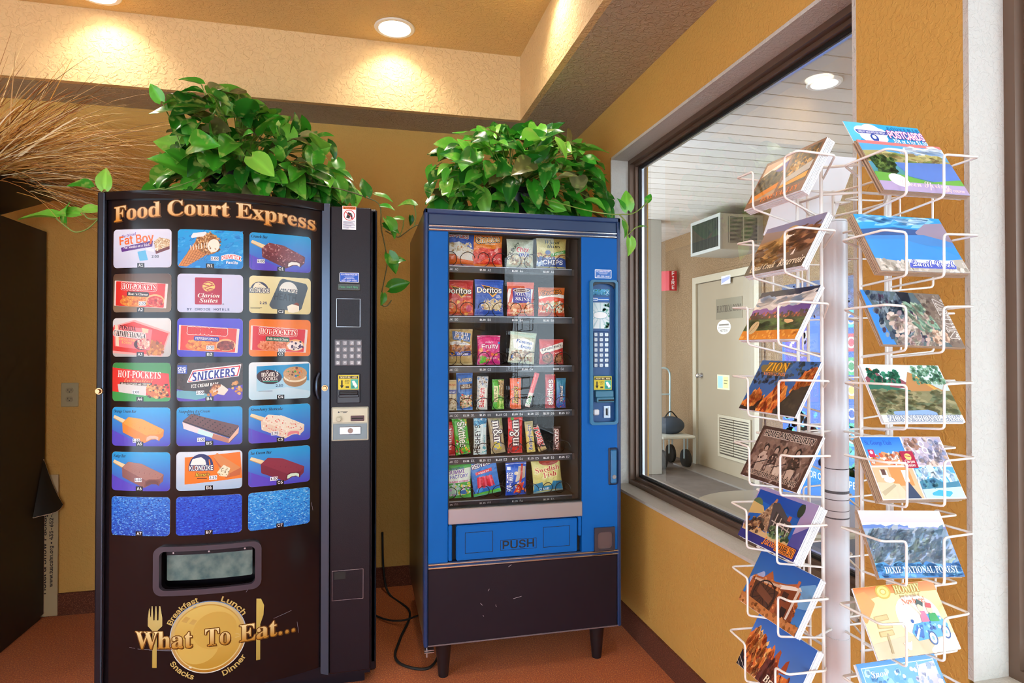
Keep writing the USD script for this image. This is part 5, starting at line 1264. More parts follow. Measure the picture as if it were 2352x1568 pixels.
for i, (x, h_) in enumerate(((24, 42), (43, 42), (57, 43), (78, 44))):
    a.P([(x - 6, 8), (x - 7, h_ * .5), (x - 8, h_ * .7), (x - 3, h_ * .84), (x + 3, h_ * .84), (x + 8, h_ * .7), (x + 7, h_ * .5), (x + 6, 8), (x + 1, 8), (x, 20), (x - 1, 8)], ['#c0a898', '#3c2a26', '#9c8072', '#3a2824'][i], 1)
    a.P([(x - 5, 8), (x - 6, 22), (x + 6, 22), (x + 5, 8), (x + 1, 8), (x, 20), (x - 1, 8)], ['#b09888', '#a89080', '#c8b4a4', '#c4ac9c'][i], .6)
    a.E(x, h_ + 1 - 3, 3.2, 4, '#a08474').P([(x - 4, h_ - 8), (x - 4.4, h_), (x, h_ + 4), (x + 4.4, h_), (x + 4, h_ - 8), (x + 2.6, h_ - 2), (x, h_ + .6), (x - 2.6, h_ - 2)], '#281a18', .5).E(x, h_ - 2.6, 2.6, 3.2, '#b09484')
    a.D((x - 7, 20, x + 7, h_ * .8), 14, 1.5, SEP).Ln([(x - 10, h_ * .5 - 3), (x + 10, h_ * .5 + 5)], 1.1, '#2a1c1a')
a.T('HOMELAND SECURITY', 52, 54, 7.4, '#2a1a16', 'N', fit=84, out=[('#c8b4a4', .9)]).T('FIGHTING TERRORISM SINCE 1492', 52, 5, 5.4, '#241612', 'N', fit=84, out=[('#b8a090', .7)])
pcard('L', 4, a, 'sepia postcard of four people standing in a row, in the left column', 2, 'sepia four-person')
a = pc(106); a.bg('#a08cb4').P([(0, 0), (100, 0), (100, 14), (0, 14)], '#2c2c78').P([(66, 14), (100, 14), (100, 40)], '#4c4890').R(2, 10, 80, 52, '#1c5cb0').P([(2, 62), (82, 62), (82, 44), (2, 50)], '#1848a0').E(8, 42, 10, 10, '#5c7048').P([(0, 46), (20, 44), (28, 36), (0, 30)], '#c8a868')
a.P([(14, 22), (34, 52), (44, 46), (44, 16)], '#9c7858').D([(14, 22), (34, 52), (44, 46), (44, 16)], 90, 1.5, ['#b89474', '#7c5840', '#c8a888', '#8c6850']).P([(33, 50), (36, 58), (39, 57), (39, 49)], '#b87850').P([(34, 52), (44, 54), (78, 34), (78, 22), (44, 18)], '#4c4444').P([(44, 44), (76, 32), (76, 20), (44, 20)], '#3c3430').R(66, 38, 5, 6, '#b8583c')
for x in (48, 56, 64, 72):
    a.R(x, 18, 1.6, 24 - (x - 48) * .45, '#b8a89c')
a.Ln([(44, 32), (76, 27)], 1.4, '#b8a89c').P([(2, 10), (82, 10), (82, 18), (40, 16), (2, 22)], '#c8a878').D((4, 12, 36, 28), 44, 3, ['#7c5038', '#a87850', '#4c3c34', '#c89868', '#5c4838']).D((46, 14, 80, 26), 50, 2.6, ['#4c6440', '#6c8458', '#384c30', '#88a070']).E(80, 54, 5, 8, '#283420')
a.T('Jacob', 55, 4, 9, '#f08c1c', 'I', fit=22).R(66, 2, 31, 11, '#f08c1c', 1).R(66.8, 2.8, 29.4, 9.4, '#1c1c30', 1).R(67.5, 3.4, 28, 8.2, '#f08c1c', .8).T('HAMBLIN', 81.5, 4.2, 6.6, '#1c1828', 'S', fit=25)
pcard('L', 5, a, 'lavender bordered postcard of a stone and timber house, in the left column', 8, 'lavender bordered')
a = pc(107); a.bg(('#3c78b8', '#2458a4')).P([(60, 20), (100, 30), (100, 60), (80, 50)], '#6c9cc8', 3).P([(0, 30), (20, 46), (24, 40), (6, 24)], '#a0a8cc', 3).P([(4, 8), (6, 36), (22, 38), (32, 50), (40, 40), (60, 44), (74, 50), (84, 42), (88, 4)], '#a8582c').D([(4, 8), (6, 36), (60, 42), (74, 48), (84, 42), (88, 4)], 160, 2.2, ['#8c4420', '#c87840', '#6c3418', '#b4642c', '#3c2018', '#d88c50']).P([(56, 38), (76, 44), (88, 6), (60, 6)], '#7c3c1c').P([(50, 40), (80, 48), (84, 45), (54, 36)], '#e8dcd0').P([(10, 34), (54, 40), (54, 37), (10, 31)], '#c8a890').P([(12, 32), (14, 10), (52, 4), (54, 32)], '#50301c').R(60, 26, 9, 10, '#3c2014').R(66, 8, 9, 12, '#2c1810').P([(78, 46), (82, 46), (80, 10), (77, 10)], '#d8c8b8').R(74, 46, 4, 8, '#b8603c')
for r_ in (18,):
    a.add(Point(34, 20).buffer(r_, quad_segs=10).difference(Point(34, 20).buffer(r_ - 1.6, quad_segs=10)), '#2c1c18')
    for i in range(12):
        a.Ln([(34, 20), (34 + r_ * math.cos(i * .5236), 20 + r_ * math.sin(i * .5236))], .8, '#2c1c18')
a.P([(0, 0), (100, 0), (100, 10), (60, 8), (0, 12)], '#b8743c').D((0, 0, 100, 9), 40, 2.4, ['#a06430', '#c88850', '#8c5424']).P([(22, 30), (50, 22), (48, 14), (22, 20)], '#6c4028')
pcard('L', 6, a, 'postcard of a red wooden barn with a wagon wheel, in the left column', 5, 'wagon wheel')
a = pc(108); a.bg(('#5c84c8', '#3464b4'))
rocks(a, [(0, 0), (0, 40), (8, 50), (24, 46), (34, 36), (44, 40), (50, 30), (58, 34), (62, 20), (80, 22), (92, 12), (100, 10), (100, 0)], ORANGE + ['#6c2410', '#f0b870'], n=260, size=2.4, asp=2.6, rot=85)
a.P([(36, 0), (40, 26), (52, 30), (62, 16), (70, 0)], '#5c2c20').D([(36, 0), (40, 26), (52, 30), (62, 16), (70, 0)], 40, 2.4, ['#6c3424', '#4c2018', '#8c4830'], 2.4, 80).P([(50, 34), (54, 44), (57, 42), (58, 30)], '#a84c20').P([(64, 22), (68, 36), (72, 40), (74, 24)], '#a04418').P([(0, 0), (0, 20), (16, 0)], '#241818')
for k in range(3):
    a.Ln([(0, 10 - 6 * k), (40, -14 - 6 * k)], .5, '#e8e0d0')
a.T('Bryce', 62, 4, 9, '#f4e8d0', 'I', fit=28)
pcard('L', 7, a, 'postcard of orange rock spires under a blue sky, lowest in the left column', 6, 'rock spires')

# right column, top to bottom
a = Art(107.8, None, 110); a.bg(('#1c8cd0', '#38a8dc')).P([(0, 108), (40, 108), (0, 70)], '#5cc0e4').D((0, 30, 100, 74), 90, 3, ['#2c80c4', '#3c9cd8', '#1c68b4', '#2c90cc'], 3.4, 3)
for cx, cy, q in ((20, 95, 11), (32, 98, 12), (42, 94, 10), (24, 86, 11), (38, 86, 11), (31, 82, 9)):
    a.E(cx, cy, q, q * .72, '#f2e8f4')
a.P([(12, 91), (50, 91), (52, 96), (10, 96)], '#2c3c9c', 1).T('GREAT MOUNTAIN WEST', 31, 92, 3, '#f0f2fa', 'S', fit=36).E(31, 85, 5, 6, '#2c4ca0').E(31, 86, 2.6, 3.2, '#f0e0e8').P([(18, 80), (44, 80), (46, 77), (16, 77)], '#e8a8c8', 1)
for i, ch in enumerate('SOUVENIR'):
    a.T(ch, 57 + i * 5.6, 100, 4.4, '#1c70a8', 'S')
a.T('POSTCARDS', 76, 87, 11, '#f4ecf6', 'S', fit=47, out=[('#e06ca8', .6), ('#2c5cb0', 1.2)], sx=.8).T('30¢ or 4 for $1.00', 77, 79.5, 5.6, '#eef4fa', 'S', fit=46)
t = thing('rack_sign', 'blue postcard price sign standing behind the top card of the right column', 'sign')
fn = card_fn('R', 0, 0.003, -0.0125, 0.003, 1.0)
part(t, 'card', slab(fn, CDW, 0.166, 0.0012), EDGE); put(t, 'print', a, fn, PRINT, unit=CDW / 100, base=0.0001)
t = thing('rack_sign', 'white back of a sign card on the far side of the rack', 'sign')
part(t, 'card', slab(card_fn('Q', 0, 0.0, -0.012), CDW, 0.170, 0.0015), EDGE)
a = pc(111); a.bg(('#4c8c3c', '#5ca0e4')).R(0, 62, 100, 4.2, '#d87c7c').P([(0, 62), (100, 62), (100, 50), (40, 54), (0, 50)], '#58a8ec').D((40, 50, 100, 60), 22, 4, ['#d8e8f8', '#eef4fc', '#a8ccf0'], 3, 0).P([(0, 52), (20, 54), (100, 44), (100, 36), (0, 40)], '#a8a070').D((0, 38, 100, 50), 60, 2.4, ['#c0b880', '#7c8c4c', '#8c7c50', '#b0a868'], 2.4, 0).P([(30, 38), (100, 42), (100, 18), (70, 14), (40, 20)], '#5c80cc', 2).P([(2, 44), (22, 48), (30, 36), (26, 22), (8, 22)], '#2c4424', 2).D((4, 24, 30, 46), 60, 2.6, ['#243c1c', '#4c6c34', '#1c2c18', '#6c8844']).P([(0, 24), (30, 22), (60, 14), (100, 20), (100, 8), (0, 10)], '#6cac4c', 2).P([(0, 12), (100, 12), (100, 0), (0, 0)], '#b0a0c8').E(24, 14, 11, 8, '#f0ecf4', -20).T('Green Spring', 52, 7, 9, '#f4ccd4', 'C', fit=56).T('golf course', 84, 3, 4.4, '#f0d0c8', 'I', fit=24)
pcard('R', 0, a, 'postcard of a golf green beside water, top of the right column', 4, 'golf green', side=EDGE2)
a = pc(112); a.bg(('#3c88d4', '#38a0e8')).D((0, 54, 80, 64), 30, 3, ['#8cccf4', '#c8e8fc', '#58b0ec'], 4, 0).P([(0, 48), (40, 52), (70, 50), (70, 44), (0, 38)], '#3c5c94', 1).P([(60, 46), (78, 58), (100, 60), (100, 34), (70, 40)], '#9c8ca0', 2).P([(0, 40), (70, 44), (100, 36), (100, 30), (0, 34)], '#4c8cd0').P([(0, 36), (40, 38), (70, 30), (88, 24), (100, 18), (100, 12), (0, 12)], '#4494e4', 2).P([(0, 14), (40, 10), (100, 16), (100, 0), (0, 0)], '#b8b0a4').D((0, 0, 100, 12), 60, 2.6, ['#d0c8bc', '#a0988c', '#dcd4cc']).P([(36, 14), (88, 14), (86, 4), (34, 4)], '#e8ecf8').P([(36, 10), (88, 8), (86, 4), (34, 4)], '#5c68c8').T('Quail Creek', 62, 6, 8.4, '#fbfbff', 'C', fit=48, out=[('#3c4cb4', .7)])
pcard('R', 1, a, 'postcard of a wide blue lake with a white ramp, second in the right column', 6, 'blue lake', side=EDGE2)
a = pc(113); a.bg('#5c6c70').P([(0, 0), (16, 0), (4, 66), (0, 66)], '#3c88dc').D((8, 10, 60, 64), 140, 3, ['#3c4c60', '#28384c', '#6c7c8c', '#4c3c54', '#8898a4'], 1.8, 60).D((20, 0, 70, 40), 120, 3, ['#b89c98', '#c8b0a4', '#8c7c84', '#a8a494', '#d8c8bc'], 1.8, 40).P([(44, 66), (50, 44), (56, 44), (60, 66)], '#1c2430').D((46, 20, 80, 50), 70, 2.6, ['#88a890', '#6c8c78', '#a8bca0', '#b8a898'], 2, -50).P([(66, 66), (100, 66), (100, 0), (84, 0), (78, 30)], '#7c6c60').D((70, 4, 100, 64), 60, 3, ['#8c7c70', '#6c5c54', '#a09080']).D((66, 2, 84, 20), 30, 3, ['#d8b8a0', '#e8d0bc', '#c8a088']).T('ZION', 88, 34, 15, '#8a7a70', 'B', fit=50, rot=-90, out=[('#d8d0c8', .9)]).T('NATIONAL PARK', 96, 26, 4, '#e0d8d0', 'B', fit=36, rot=-90)
pcard('R', 2, a, 'postcard of a leafy canyon stream with sideways lettering, in the right column', 3, 'canyon stream', side=EDGE2)
a = pc(114); a.bg(('#a8a880', '#d4ecf4')).R(0, 46, 100, 20, '#dcf0f6').P([(0, 50), (14, 60), (24, 48), (40, 52), (50, 44), (60, 40), (0, 36)], '#8c4c58', 1).P([(44, 38), (56, 58), (64, 54), (84, 40), (96, 34), (100, 32), (44, 30)], '#b88450').P([(58, 56), (62, 54), (90, 34), (84, 34)], '#f0a850').P([(4, 60), (10, 62), (14, 56), (8, 52)], '#e8703c').D((4, 42, 42, 60), 90, 2.6, ['#1c5c4c', '#2c7c5c', '#184838', '#3c8c6c']).P([(0, 44), (26, 40), (50, 36), (50, 28), (0, 28)], '#2c6c58', 2).D((60, 44, 98, 66), 90, 2.4, ['#5c8c6c', '#7ca888', '#3c6c54', '#98bca0']).P([(0, 34), (100, 36), (100, 10), (0, 12)], '#84805c').D((0, 10, 100, 35), 140, 3, ['#8c8864', '#74744c', '#9c946c', '#6c7858'], 2.4, 0).P([(14, 12), (60, 14), (80, 8), (20, 6)], '#88a8d8', 2).P([(0, 8), (100, 8), (100, 0), (0, 0)], '#d8e0ec').T('ZION NATIONAL PARK', 52, 1.6, 6.4, '#f4f6fa', 'B', fit=90, out=[('#6c7890', .7)])
pcard('R', 3, a, 'postcard of a meadow below pale peaks, fourth in the right column', 2, 'meadow')
a = pc(115); a.bg('#f2f2f4').P([(1, 35), (49, 35), (49, 65.5), (1, 65.5)], ('#5ca8e8', '#1c6cd0')).T('St. George Utah', 20, 57, 5, '#1848b0', 'B', fit=32).P([(2, 35), (2, 46), (14, 42), (20, 50), (30, 47), (38, 50), (49, 44), (49, 35)], '#e8905c', 1).D((2, 36, 49, 48), 60, 2.4, ['#f8e8dc', '#e07040', '#f4c8a8', '#c85c3c', '#88583c']).R(4, 44, 7, 8, '#c01c4c').E(7.5, 49, 2, 2, '#f4c8d0').R(51, 35, 48, 30.5, '#b8a8b8').D((52, 36, 98, 64), 90, 3.4, ['#c8bcd0', '#a0a0c0', '#e0d4dc', '#8c98bc', '#d8c0b4']).D((52, 52, 70, 64), 20, 3, ['#a87c68', '#c0988c'])
for x, y in ((72, 58), (74, 51)):
    a.add(Point(x, y).buffer(3.6).difference(Point(x, y).buffer(2.2)), '#f4f0f4')
a.R(1, 1, 48, 32, '#d8b088').R(20, 14, 24, 19, '#e88c4c').P([(1, 1), (34, 1), (26, 16), (1, 18)], '#d4c4a4', 1).P([(4, 4), (22, 14), (20, 16), (2, 8)], '#b8a888').R(8, 22, 9, 8, '#f0e0cc').R(34, 18, 6, 12, '#f4e4d4').P([(30, 1), (38, 18), (46, 1)], '#2c3c5c').R(10, 25, 5, 6, '#5c3c34').E(16, 20, 6, 3, '#f4f0f0').R(51, 1, 48, 32, '#48a0dc').D((52, 18, 98, 32), 30, 4.4, ['#e8f4fc', '#c8e4f8', '#a8d4f4']).P([(51, 18), (70, 22), (80, 16), (99, 18), (99, 10), (51, 10)], '#3c7c98', 1).P([(51, 10), (99, 12), (99, 1), (51, 1)], '#b8dcec').P([(54, 4), (70, 9), (88, 7), (80, 2)], '#38a8d8', 1.5).D((52, 12, 72, 20), 24, 2, ['#2c6488', '#4c8c9c'])
a.R(41, 32, 16, 18, '#a8103c', .8).E(49, 44, 4, 3.6, '#f0c470').Ln([(46, 45), (52, 44)], .8, '#a8103c').T('Clarion', 49, 37.5, 3.4, '#fbf0e6', 'I', fit=12).T('Suites', 49, 33.6, 3.4, '#fbf0e6', 'I', fit=10)
pcard('R', 4, a, 'postcard divided into four hotel photos with a red square logo, in the right column', 7, 'four hotel photos', side=EDGE2)
a = pc(116); a.bg(('#88a0b4', '#e8e4ec')).P([(0, 66), (100, 66), (100, 54), (0, 54)], ('#d2c4d4', '#dcd6dc')).ridge(0, 54, 51, 1.2, 12, '#5c7cc0', 30, 5).ridge(40, 100, 49, 1.2, 12, '#8c94cc', 30, 6).P([(0, 48), (100, 47), (100, 0), (0, 0)], ('#2c78b8', '#8ca0c4')).D((0, 12, 100, 46), 300, 3, ['#8498b8', '#7c94a8', '#94a8bc', '#6c8ca4', '#90a49c', '#a0a8b4'], 2.6, 30).D((0, 0, 100, 12), 90, 3, ['#2470b4', '#3c8cc8', '#5ca0d0', '#1c60a4'], 2.2, 0).T('DIXIE NATIONAL FOREST', 52, 4.4, 6.6, '#dce8f4', 'B', fit=86)
pcard('R', 5, a, 'postcard of hazy blue forest hills, in the right column', 3, 'hazy blue hills', side=EDGE2)
a = pc(117); a.bg(('#d8c898', '#e8d488')).P([(0, 66), (100, 66), (100, 56), (40, 58), (0, 52)], ('#f0a050', '#ec6c24')).P([(0, 60), (12, 62), (20, 50), (0, 30)], '#f09040', 2).E(66, 34, 26, 20, '#f8f4e4').E(60, 36, 20, 18, '#fdfcf4').P([(0, 14), (40, 18), (100, 12), (100, 0), (0, 0)], '#c8b490', 2).P([(60, 0), (100, 0), (100, 16), (80, 12)], '#dce4e8', 2)
a.E(34, 60, 9, 7, '#c8a838').E(34, 60, 7, 5.4, '#e0cc70').E(34, 60, 4, 3, '#c8a838').E(34, 60, 2.6, 2, '#e8d888')
a.T('HOWDY', 64, 57, 8, '#e8d488', 'B', fit=32, out=[('#a88428', .9)]).T('from the middle of', 64, 52.4, 3.4, '#a87c4c', 'I', fit=26).T('Nowhere!', 66, 46, 6, '#e0642c', 'B', fit=28)
for x, y, rt in ((20, 36, 4), (21, 29, -3), (20, 22, 3)):
    a.R(x - 8, y - 2.6, 17, 5.2, '#b89858', 1, rt).R(x - 7, y - 1.8, 15, 3.6, '#ccb070', .8, rt)
a.R(19, 4, 2.4, 18, '#a88c58', 0, -6).P([(32, 16), (36, 12), (44, 12), (48, 17), (44, 9), (42, 5), (39, 5), (37, 9)], '#ece4cc', .6)
# a plain open jalopy with two riders
a.P([(54, 12), (50, 20), (56, 27), (66, 28), (72, 36), (90, 32), (96, 24), (94, 14)], '#4c9ce0', 1).P([(52, 16), (58, 26), (66, 26), (62, 14)], '#1c5cac', 1).D((54, 14, 92, 30), 26, 1.8, ['#1c4c9c', '#88c4f0', '#dceefa', '#2c74c8']).P([(52, 15), (60, 24), (61, 22), (54, 13)], '#d8ecf8')
for x, y in ((72, 13), (90, 17)):
    a.E(x, y, 5, 6.4, '#1c4484').E(x, y, 3.6, 5, '#f0f4f8').E(x, y, 1.4, 2, '#7ca8d0')
a.P([(66, 28), (68, 38), (74, 38), (76, 28)], '#d87090', 1).E(71, 42, 3.6, 4, '#f0c8a8').P([(66, 44), (70, 50), (76, 46), (74, 42), (70, 45)], '#2c3c30', .6).P([(76, 28), (78, 36), (86, 35), (88, 27)], '#2c9c4c', 1).E(81, 39, 3.4, 3.8, '#f0c8a8').P([(77, 41), (79, 46), (85, 44), (84, 40)], '#c83838', .6).Ln([(68, 36), (60, 46)], 1.6, '#f0c8a8')
pcard('R', 6, a, 'yellow and orange cartoon postcard with a blue open car, low in the right column', 1, 'cartoon car')
a = pc(118); a.bg(('#78b4dc', '#3c80bc')).R(4, 4, 92, 58, '#b8d8ec').R(5, 5, 90, 56, '#5c9cd0').D((6, 6, 60, 60), 90, 3.4, ['#a8d4f0', '#4c94cc', '#d8ecf8', '#2c78b8', '#88bce0']).P([(60, 6), (95, 6), (95, 60), (74, 58), (64, 30)], '#c0b8d8').D((64, 8, 95, 58), 50, 3, ['#d8cce4', '#a8a8d0', '#e8e4f0', '#8c9cc8']).Ln([(60, 10), (74, 60)], 1, '#e8f0f8').Ln([(66, 8), (84, 58)], 1, '#e8f0f8').T('Snow', 24, 52, 6, '#eaf4fc', 'I', fit=22)
pcard('R', 7, a, 'icy blue postcard in the lowest pocket of the right column', 3, 'icy blue')


# ------------------------------------------------------------------ covered walkway outside the window
WX, WEND, WZ = 3.6, 7.05, 2.6
CONC = M('walkway_concrete', {'g': ('geometry', {}), 'n': ('noise_texture', {'scale': 9.0, 'detail': 6.0}), 'r': ('rgb_ramp', {'ramp': [(0.3, lin('#5e524b')), (0.7, lin('#6e625b'))]}), 'p': ('principled_bsdf', {'roughness': 0.55})}, [('g.position', 'n.vector'), ('n.fac', 'r.fac'), ('r.color', 'p.base_color')])
single('walkway_floor', box(W + 0.2, -9, -0.06, 12, WEND + 0.2, -0.005), CONC, 'dark grey concrete floor of the covered walkway outside', 'floor', kind='structure')
single('walkway_wall', box(WX, 0.1, 0, WX + 0.15, WEND + 0.15, WZ + 0.3), EXT, 'brown stucco wall across the walkway, with the utility door', 'wall', kind='structure')
single('walkway_wall', box(W + 0.2, WEND, 0, WX, WEND + 0.15, WZ + 0.3), EXT, 'stucco wall closing the far end of the walkway', 'wall', kind='structure')
wc = thing('walkway_ceiling', 'pale plank ceiling over the walkway outside the window', 'ceiling', kind='structure')
PLANK = [plain(f'plank_paint_{i}', c, 0.55) for i, c in enumerate(('#d0c7be', '#ccc3b9', '#d4cbc2'))]
part(wc, 'deck', box(W + 0.2, -1.6, WZ + 0.0045, WX + 1.2, WEND, WZ + 0.05), plain('plank_gap', '#f2ece4', 0.7))
y, i = -1.55, 0
while y < WEND - 0.14:
    part(wc, 'plank', rbox(W + 0.201, y, WZ, WX - 0.001 if y > -0.1 else WX + 1.2, y + 0.134, WZ + 0.0055, 0.002), PLANK[i % 3])
    y += 0.1455
    i += 1
OLAMP = M('outdoor_lamp_face', {'e': ('emission', {'color': (1.0, 0.95, 0.88), 'strength': 4.0})}, (), 'e.emission')
t = thing('porch_light', 'round white ceiling light on the plank ceiling outside the window', 'lamp', (2.22, 2.62, WZ))
part(t, 'trim_ring', lathe([[0.062, 0], [0.082, 0], [0.083, -0.006], [0.076, -0.012], [0.062, -0.010], [0.062, 0]], n=40), WHITE, 40)
part(t, 'lens', lathe([[0, -0.012], [0.04, -0.010], [0.062, -0.004], [0.062, 0], [0, 0]], n=40), OLAMP, 40)
single('square_post', rbox(2.80, 5.82, -0.004, 2.97, 5.99, WZ - 0.001, 0.006), plain('reflected_band_paint', '#a5a29a', 0.6), 'pale square post added to stand in for a reflected band at the left edge of the window', 'post')  # added solid in place of a pale reflection of the window jamb

# utility door
DOORP = plain('door_cream', '#a59680', 0.45)
TRIMP = plain('door_trim_cream', '#c0b49e', 0.45)
d1 = thing('door_1', 'cream utility door in the stucco wall across the walkway', 'door', kind='structure')
DY0, DY1, DTOP = 5.05, 6.24, 2.06
part(d1, 'frame', up_yz(sbox(DY0, 0, DY1, DTOP).difference(sbox(DY0 + 0.07, -0.01, DY1 - 0.07, DTOP - 0.07)), 0.05, WX - 0.045), TRIMP)
part(d1, 'leaf', rbox(WX - 0.02, DY0 + 0.075, 0.012, WX - 0.002, DY1 - 0.075, DTOP - 0.075, 0.002), DOORP)
part(d1, 'casing', up_yz(sbox(DY0 - 0.035, 0, DY1 + 0.035, DTOP + 0.035).difference(sbox(DY0, -0.01, DY1, DTOP)), 0.02, WX - 0.018), EXT)
part(d1, 'threshold', box(WX - 0.26, DY0 - 0.4, -0.004, WX - 0.02, DY1 + 0.05, 0.012), plain('threshold_metal', '#9a8f86', 0.4, 0.5))
kn = part(d1, 'door_knob', join([cyl((WX - 0.02, 6.09, 0.985), (WX - 0.045, 6.09, 0.985), 0.012), trimesh.creation.icosphere(2, 0.027).apply_translation([WX - 0.066, 6.09, 0.985]), cyl((WX - 0.018, 6.09, 0.985), (WX - 0.026, 6.09, 0.985), 0.03)]), CHROME, 40)
vt = part(d1, 'vent_frame', up_yz(rim(5.20, 0.17, 5.76, 0.60, 0.03), 0.012, WX - 0.033), TRIMP)
for k in range(15):
    z = 0.215 + k * 0.0255
    for y0, y1 in ((5.235, 5.475), (5.485, 5.725)):
        part(d1, 'vent_slat', box(WX - 0.031, y0, z, WX - 0.021, y1, z + 0.014), TRIMP)
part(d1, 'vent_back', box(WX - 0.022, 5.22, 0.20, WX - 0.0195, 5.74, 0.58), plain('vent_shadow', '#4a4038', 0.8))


def wall_sign(name, label, y_left, z0, w, h, paint, base, depth=0.004, x=WX - 0.02, cat='sign', th=None):
    """a flat sign on the door wall, read from the -x side: its left edge at the larger y"""
    a, u = sign_art(w, h, 0.002)
    paint(a)
    fn = lambda uu, v, o: np.c_[np.full(len(uu), x - depth) - o, y_left - uu, z0 + v]
    t = thing(name, label, cat)
    part(t, 'plate', box(x - depth, y_left - w, z0, x, y_left, z0 + h), base)
    put(t, 'lettering', a, fn, PRINTM, unit=u)
    return t


SIGNB = plain('sign_beige', '#8a806c', 0.5)
wall_sign('door_sign', 'beige plate lettered ELECTRICAL ROOM on the utility door', 5.80, 1.58, 0.46, 0.21, lambda a: a.bg('#8a806c').T('ELECTRICAL ROOM', 50, a.h / 2 - 7, 15, '#3a2e28', 'B', fit=92), SIGNB)
t = thing('notice_sticker', 'round white notice sticker below the plate on the utility door', 'sticker')
a = Art(60, None); a.clip = affinity.scale(Point(50, 30).buffer(1, quad_segs=16), 48, 28); a.bg('#ece8e0').R(16, 36, 68, 6, '#8a8278').R(8, 26, 84, 3, '#b8b0a4').T('NOTICE', 50, 12, 9, '#6a6258', 'S', fit=50)
put(t, 'print', a, lambda u, v, o: np.c_[np.full(len(u), WX - 0.021) - o, 5.79 - u, 1.42 + v], PRINTM, unit=0.0026)
wall_sign('notice_sticker', 'small lavender rectangle on the top of the door frame', 5.66, 1.93, 0.16, 0.085, lambda a: a.bg('#e6e6f0').P([(4, 6), (96, 30), (96, a.h - 6), (4, a.h - 16)], '#a8aee0'), WHITEMATT, x=WX - 0.045, depth=0.003, cat='sticker')  # plain lavender shape on a pale plate
wall_sign('notice_sticker', 'painted reflection of the yellow bill label in the middle of the utility door', 5.78, 0.86, 0.22, 0.15, lambda a: a.bg('#e4e6c0').R(6, 6, 40, a.h - 12, '#a8d4d8').R(52, 8, 40, a.h - 16, '#dfdb9c').R(56, 40, 30, 4, '#8a8a60').R(56, 28, 26, 4, '#8a8a60'), WHITEMATT, cat='sticker')  # the snack machine's bill label as mirrored in the pane, painted on the door

# fire sign standing off the wall
FR = plain('fire_red', '#c0202a', 0.4)
t = thing('fire_sign', 'small red folded sign lettered FIRE on the far stucco wall', 'sign')
part(t, 'panel', rbox(3.465, 6.60, 1.955, 3.560, 6.604, 2.185, 0.001), FR)
part(t, 'panel', trimesh.Trimesh(*(lambda m: (m.vertices, m.faces))(box(0, 0, 1.955, 0.004, 0.12, 2.185).apply_transform(trimesh.transformations.rotation_matrix(math.radians(38), [0, 0, 1])).apply_translation([3.463, 6.604, 0])), process=False), FR)
a = Art(0); a.clip = None
for i, ch in enumerate('FIRE'):
    a.T(ch, 47, 178 - i * 54, 42, '#f6f0ee', 'S', sx=1.2)
put(t, 'lettering', a, flat_xz(3.465, 1.957, 6.60), PRINTM, unit=0.001)

# air conditioner in the wall
ACP = plain('air_conditioner_beige', '#a59a8a', 0.5)
ax0, ay0, ay1, az0, az1 = 3.15, 5.03, 5.55, 2.185, 2.515
t = thing('air_conditioner', 'beige box air conditioner sticking out of the stucco wall', 'air conditioner')
part(t, 'body', rbox(ax0 + 0.006, ay0 + 0.012, az0, WX + 0.01, ay1, az1, 0.006), ACP)
part(t, 'front_frame', up_yz(rim(ay0, az0, ay1, az1, 0.03), 0.012, ax0 - 0.004), plain('ac_frame', '#a09e98', 0.4))
part(t, 'coil_face', box(ax0 + 0.002, ay0 + 0.03, az0 + 0.03, ax0 + 0.006, ay1 - 0.03, az1 - 0.03), plain('ac_coil_dark', '#34342f', 0.35))
for k in range(26):
    part(t, 'fin', box(ax0 - 0.002, ay0 + 0.034 + k * 0.0176, az0 + 0.03, ax0 + 0.002, ay0 + 0.038 + k * 0.0176, az1 - 0.03), plain('ac_fin', '#55564e', 0.35, 0.4) if k == 0 else '/World/Looks/ac_fin')
part(t, 'side_vent', box(ax0 + 0.09, ay0 + 0.009, az0 + 0.065, ax0 + 0.39, ay0 + 0.0125, az1 - 0.03), plain('ac_side_dark', '#2e2c28', 0.5))
for k in range(19):
    z = az0 + 0.068 + k * 0.0122
    part(t, 'louver', box(ax0 + 0.09, ay0 + 0.002, z, ax0 + 0.39, ay0 + 0.010, z + 0.005), ACP)
for xx in (0.09, 0.235, 0.385):
    part(t, 'louver_post', box(ax0 + xx, ay0 - 0.001, az0 + 0.06, ax0 + xx + 0.008, ay0 + 0.010, az1 - 0.025), ACP)

# luggage cart
t = thing('luggage_cart', 'pale blue tubular luggage cart at the far left of the walkway', 'luggage cart')
CART = plain('cart_tube', '#bcd0d6', 0.3, 0.4)
part(t, 'arch', tube([(3.12, 6.45, 0.33), (3.12, 6.45, 1.06), (3.39, 6.45, 1.06), (3.39, 6.45, 0.33)], 0.012, 8, 0.09, 5), CART, True)
part(t, 'cross_bar', tube([(3.12, 6.45, 0.76), (3.39, 6.45, 0.76)], 0.009, 8), CART, True)
part(t, 'platform', rbox(3.06, 5.98, 0.32, 3.44, 6.50, 0.35, 0.008), plain('cart_deck', '#cfcabb', 0.5))
for x in (3.10, 3.38):
    for y in (6.08, 6.42):
        part(t, 'wheel', cyl((x - 0.016, y, 0.095), (x + 0.016, y, 0.095), 0.10, n=28), BLACKM, 40)
        part(t, 'fork', join([box(x - 0.022, y - 0.012, 0.10, x - 0.017, y + 0.012, 0.322), box(x + 0.017, y - 0.012, 0.10, x + 0.022, y + 0.012, 0.322), cyl((x - 0.024, y, 0.10), (x + 0.024, y, 0.10), 0.008, n=10)]), CART)
t = thing('duffel_bag', 'dark bag lying on the luggage cart platform', 'bag', (3.27, 6.24, 0.35))
m = trimesh.creation.icosphere(3, 1.0)
